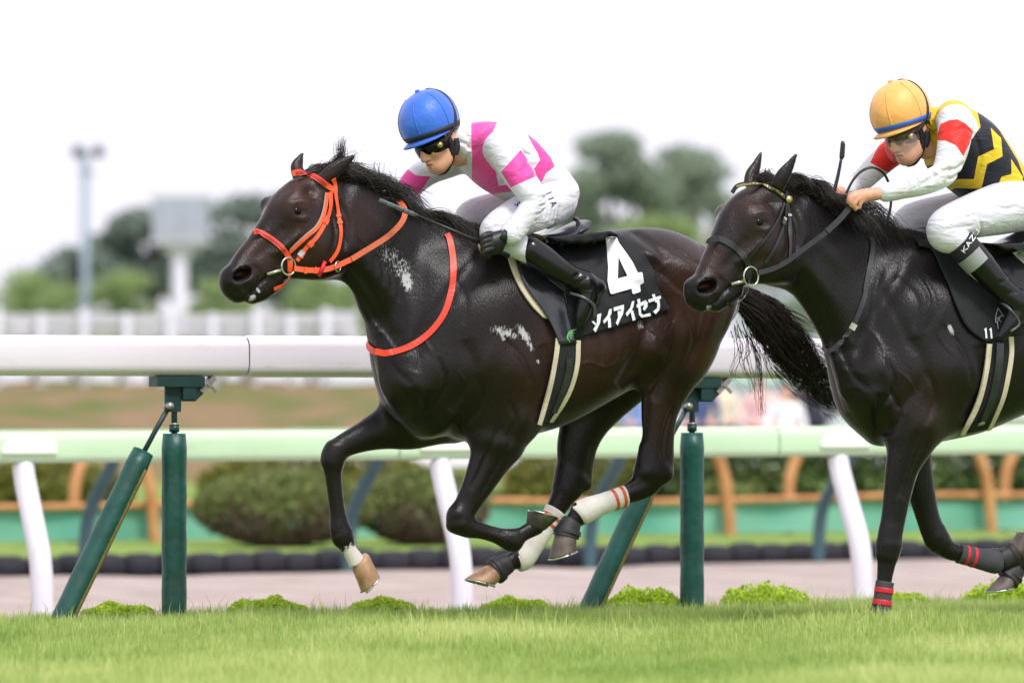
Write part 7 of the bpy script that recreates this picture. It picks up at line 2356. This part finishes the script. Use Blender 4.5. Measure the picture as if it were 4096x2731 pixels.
# ================= second rider
R2 = Rider(LH2, 'jockey in yellow and black zigzag silks with orange cap on the second horse', (4050, 960, 0))
M_WSL = (.68, .68, .70)
spec2 = dict(
    head=((3598, 450, .03), (-.386, -.92), .30),
    torso=[(3694, 486, .02, 64, .070), (3730, 506, .01, 84, .10), (3800, 545, .0, 130, .185), (3856, 602, .0, 150, .20), (3915, 665, .0, 142, .187), (3978, 732, .0, 126, .17), (4040, 785, .0, 112, .165)],
    torso_pts=[(3735, 505, 0, 0), (3850, 388, .0, 0), (4050, 790, 0, 0), (3650, 760, 0, 0)],
    arm_n=[(3815, 478, .15, 76), (3822, 500, .20, 72), (3812, 590, .25, 64), (3790, 665, .275, 55), (3765, 702, .28, 50), (3690, 735, .25, 46), (3575, 765, .20, 36)],
    cuff_n=[(3585, 762, .203, 38), (3545, 770, .19, 38)],
    arm_f=[(3700, 520, -.13, 72), (3640, 560, -.18, 64), (3560, 618, -.21, 56), (3500, 672, -.21, 50), (3450, 720, -.18, 44), (3395, 752, -.12, 38)],
    cuff_f=[(3410, 745, -.135, 38), (3380, 760, -.105, 36)],
    arm_split=.03,
    creases=[([E(1560 + 44 * i, 790 - 16 * i), E(1580 + 44 * i, 750 - 16 * i), E(1570 + 44 * i, 700 - 16 * i)], 6, .0035) for i in range(6)] + [([E(1760, 660), E(1850, 640), E(1900, 600)], 8, .006), ([E(1780, 720), E(1840, 690), E(1890, 660)], 7, .005), ([E(1620, 760), E(1720, 690), E(1800, 640)], 8, .004), ([E(1840, 420), E(1920, 380), E(2000, 420)], 8, .004), ([E(1860, 300), E(1900, 260), E(1980, 270)], 8, .004), ([E(2060, 400), E(2100, 560), E(2090, 700)], 10, .004), ([E(1760, 260), E(1780, 400), E(1720, 520)], 8, .005), ([E(2180, 500), E(2160, 640), E(2100, 760)], 10, .004)],
    pelvis=[(3990, 745, 0, 96), (4045, 800, 0, 110)],
    leg_n=[(4075, 815, .085, 112), (4000, 835, .16, 104), (3890, 865, .235, 88), (3790, 902, .28, 74), (3780, 938, .287, 69), (3818, 958, .30, 60), (3850, 985, .31, 51)],
    leg_f=[(4075, 815, -.085, 110), (3950, 835, -.16, 94), (3800, 850, -.23, 78), (3650, 880, -.27, 68), (3640, 925, -.275, 64), (3720, 980, -.29, 56), (3800, 1020, -.31, 50)],
    leg_creases=[([E(1720, 980), E(1860, 960), E(2000, 940)], 8, .003), ([E(1980, 960), E(2020, 1060), E(2000, 1120)], 7, .004), ([E(2060, 840), E(2160, 900), E(2300, 880)], 10, .004), ([E(1740, 1040), E(1850, 1020), E(1950, 1010)], 6, .003)],
    boot_n=[(3850, 985, .31, 58), (3900, 1030, .322, 58), (3960, 1100, .335, 53), (4010, 1155, .342, 48), (4060, 1205, .347, 46)],
    boot_n_foot=[(4062, 1205, .347, 47), (4072, 1245, .352, 46), (4045, 1290, .355, 38), (4020, 1325, .355, 28), (4004, 1345, .355, 19)],
    boot_n_extra=[[(4070, 1205, .347, 42), (4115, 1215, .347, 32)], [(4112, 1218, .347, 24), (4088, 1270, .352, 28)]],
    boot_f=[(3800, 1020, -.31, 56), (3900, 1090, -.33, 52), (3980, 1150, -.34, 46), (4020, 1200, -.345, 44)],
    boot_f_foot=[(4020, 1200, -.345, 44), (4020, 1240, -.35, 42), (3995, 1290, -.35, 32), (3975, 1330, -.35, 20)],
    boot_creases=[([E(2150, 1380), E(2230, 1360), E(2290, 1330)], 8, .006), ([E(2200, 1450), E(2280, 1430), E(2330, 1400)], 7, .005)],
    hand_pts=[(3270, 740, -.05, 0), (3440, 840, .2, 0)],
    hand_skin=[[(3565, 766, .197, 24), (3530, 772, .188, 22), (3500, 776, .182, 24)],
               [(3505, 776, .18, 25), (3470, 780, .172, 27), (3448, 784, .168, 25)],
               [(3450, 768, .172, 10), (3420, 772, .175, 9.5), (3398, 788, .172, 9), (3392, 808, .165, 8)],
               [(3450, 778, .178, 10), (3418, 786, .182, 9.5), (3402, 806, .178, 9), (3405, 824, .168, 8)],
               [(3455, 788, .18, 10), (3428, 800, .184, 9.5), (3418, 822, .18, 9), (3422, 838, .17, 8)],
               [(3460, 796, .178, 9.5), (3442, 812, .18, 9), (3438, 830, .175, 8.5)],
               [(3480, 790, .16, 10), (3450, 806, .15, 9.5), (3425, 816, .145, 8.5)],
               [(3395, 755, -.115, 24), (3360, 768, -.09, 23), (3335, 782, -.07, 26), (3315, 792, -.06, 24)],
               [(3318, 775, -.045, 9.5), (3296, 782, -.035, 9), (3286, 798, -.04, 8.5)],
               [(3316, 788, -.04, 9.5), (3292, 797, -.03, 9), (3286, 812, -.038, 8.5)],
               [(3318, 800, -.04, 9.5), (3298, 811, -.03, 9), (3296, 826, -.038, 8.5)],
               [(3324, 808, -.045, 9), (3310, 822, -.035, 8.5), (3312, 836, -.045, 8)]],
    silks_m=silks_material('yellow_black_silks', rgb(214, 178, 34), [rgb(22, 24, 38), rgb(226, 194, 42), M_WSL, rgb(222, 40, 32)]),
    breech_m=silks_material('white_breeches_satin', (.66, .65, .73), [], wr=.5, rough=.45),
    pattern=[[('t', [E(*p) for p in ((2030, 250), (2090, 290), (2180, 390), (2300, 590), (2360, 760), (2200, 830), (2060, 880), (1880, 880), (1780, 790), (1640, 660), (1580, 610), (1700, 620), (1830, 600), (1930, 570), (1960, 520), (2000, 440), (2055, 370))])],
             [('t', [E(*p) for p in ((2120, 370), (2190, 440), (2200, 560), (2100, 610), (2062, 770), (1890, 765), (1835, 800), (1780, 745), (1850, 705), (2012, 705), (2040, 560), (2142, 512))]),
              ('t', [E(*p) for p in ((2252, 570), (2330, 690), (2330, 740), (2200, 790), (2138, 820), (2190, 690), (2255, 672))]),
              ('t', [E(*p) for p in ((1940, 830), (2050, 850), (1990, 885), (1900, 885))])],
             [('n', [E(*p) for p in ((1400, 100), (2200, 100), (2200, 900), (1300, 950))]), ('f', [E(*p) for p in ((1000, 350), (1600, 400), (1600, 900), (1000, 950))]),
              ('t', [E(*p) for p in ((1790, 330), (1800, 285), (1850, 240), (1920, 225), (1975, 255), (2030, 330), (2045, 380), (2005, 445), (1960, 450), (1850, 400))])],
             [('n', [E(*p) for p in ((1795, 350), (1850, 325), (1905, 318), (1960, 345), (2010, 400), (1985, 480), (1945, 560), (1895, 490), (1830, 460), (1765, 458))]),
              ('t', [E(*p) for p in ((1795, 350), (1850, 325), (1905, 318), (1960, 345), (2010, 400), (1985, 450), (1960, 440), (1900, 420), (1830, 440), (1785, 420))]),
              ('f', [E(*p) for p in ((1420, 440), (1560, 540), (1500, 690), (1340, 600))])]])
build_rider(R2, spec2)
M_ORC = mat('orange_satin_cap', rgb(234, 172, 92), rough=.45, spec=.4, var=.05, vscale=18, bump=.45, bscale=38, dist=.006, sheen=.3)
M_BLUEB = mat('blue_band', rgb(36, 92, 176), rough=.5, var=.05)
R2.helmet(M_ORC, M_BLUEB, M_ORC)
R2.goggles(mat('clear_goggles', rgb(90, 82, 78), rough=.1, spec=.5, var=.1, alpha=.55))
R2.chin_strap()
lips(R2)
# clear face film hanging below the goggles
m = bpy.data.materials.new('clear_film'); m.use_nodes = True
b = m.node_tree.nodes['Principled BSDF']; b.inputs['Base Color'].default_value = (.9, .9, .92, 1); b.inputs['Roughness'].default_value = .08; b.inputs['Alpha'].default_value = .10; b.inputs['Specular IOR Level'].default_value = .9
mb = MB(); V = []; na = 15
for u, g in ((-.10, 1.12), (-.135, 1.18), (-.165, 1.16), (-.18, 1.08)):
    for i in range(na):
        an = math.radians(-70 + 140 * i / (na - 1))
        V.append(R2.hp(.014 + .088 * g * math.cos(an), .088 * g * math.sin(an), u + .006 * math.sin(an * 7)))
mb.add(LH2.world(np.array(V)), [[k_ * na + i, (k_ + 1) * na + i, (k_ + 1) * na + i + 1, k_ * na + i + 1] for k_ in range(3) for i in range(na - 1)])
mb.build('face_film', m, R2.t)
# hair at the nape
k_ = np.random.default_rng(4)
n = 260
root = np.array([R2.hp(-.075 + .05 * k_.uniform(-1, 1), k_.uniform(-.07, .085), -.075 + .02 * k_.uniform(-1, 1)) for _ in range(n)])
end = root + np.array([(-R2.hf * .035 - R2.hu * .07 * k_.uniform(.5, 1.2)) for _ in range(n)]) + k_.normal(size=(n, 3)) * .008
P = curl(np.stack([root, root * .6 + end * .4 - R2.hf * .015, end], 1), 6)
strands('hair', LH2, P, np.full((n, 6), .0022) * np.linspace(1, .4, 6)[None], M_MANE, R2.t, np.full(n, .2))
# elastic band with name on the boot top
def leg_band(name, st, m, parent, n=14):
    A = catmull([[*LH2.P(x, y, w), r * LH2.depth / F] for x, y, w, r in st], n)
    mb = MB()
    tube(mb, LH2.world(A[:, :3]), A[:, 3], 28)
    return mb.build(name, m, parent)
M_ELAST = mat('black_elastic', rgb(26, 26, 30), rough=.8, var=.1)
eb = leg_band('boot_band', [(3838, 972, .307, 63), (3855, 990, .312, 63), (3874, 1012, .318, 62)], M_ELAST, R2.t)
bb_ = R2.sculpt([(3838, 972, .307, 0), (3874, 1012, .318, 0)], pad=.1, h=.005)
limb(bb_, [(3838, 972, .307, 63), (3855, 990, .312, 63), (3874, 1012, .318, 62)], kk=.01)
bb_.heightmap()
letters('KAZU', bb_, E(1952, 1182), (19, -28), (-14, -10), M_PRINT, eb, .004, adv=.82, th=.10, guess=.37)
M_BTOP = mat('silver_boot_cuff', rgb(140, 143, 140), rough=.3, spec=.6, var=.1, vscale=12)
leg_band('boot_cuff', [(3876, 1014, .3185, 60.5), (3895, 1036, .324, 60), (3914, 1058, .329, 58.5)], M_BTOP, R2.t)
wh2 = thing('whip', 'black whip held upright by the bare-handed rider', 'whip', LH2.world(LH2.P(3330, 790, -.03)))
mb = MB(); tube(mb, LH2.world(np.array([LH2.P(*E(1085, 860), -.03), LH2.P(*E(1110, 780), -.03)])), .009, 10); mb.build('handle', M_WHIP, wh2)
mb = MB(); tube(mb, LH2.world(catmull([LH2.P(*E(1108, 790), -.03), LH2.P(*E(1135, 680), -.03), LH2.P(*E(1155, 575), -.03)], 5)), np.linspace(.0085, .006, 11), 10); mb.build('shaft', M_WHIP, wh2)
mb = MB(); tube(mb, LH2.world(np.array([LH2.P(*E(1154, 580), -.03), LH2.P(*E(1160, 560), -.03), LH2.P(*E(1166, 480), -.03), LH2.P(*E(1164, 460), -.03)])), [.006, .011, .010, .006], 10, flat=.45); mb.build('flap', M_WHIP, wh2)
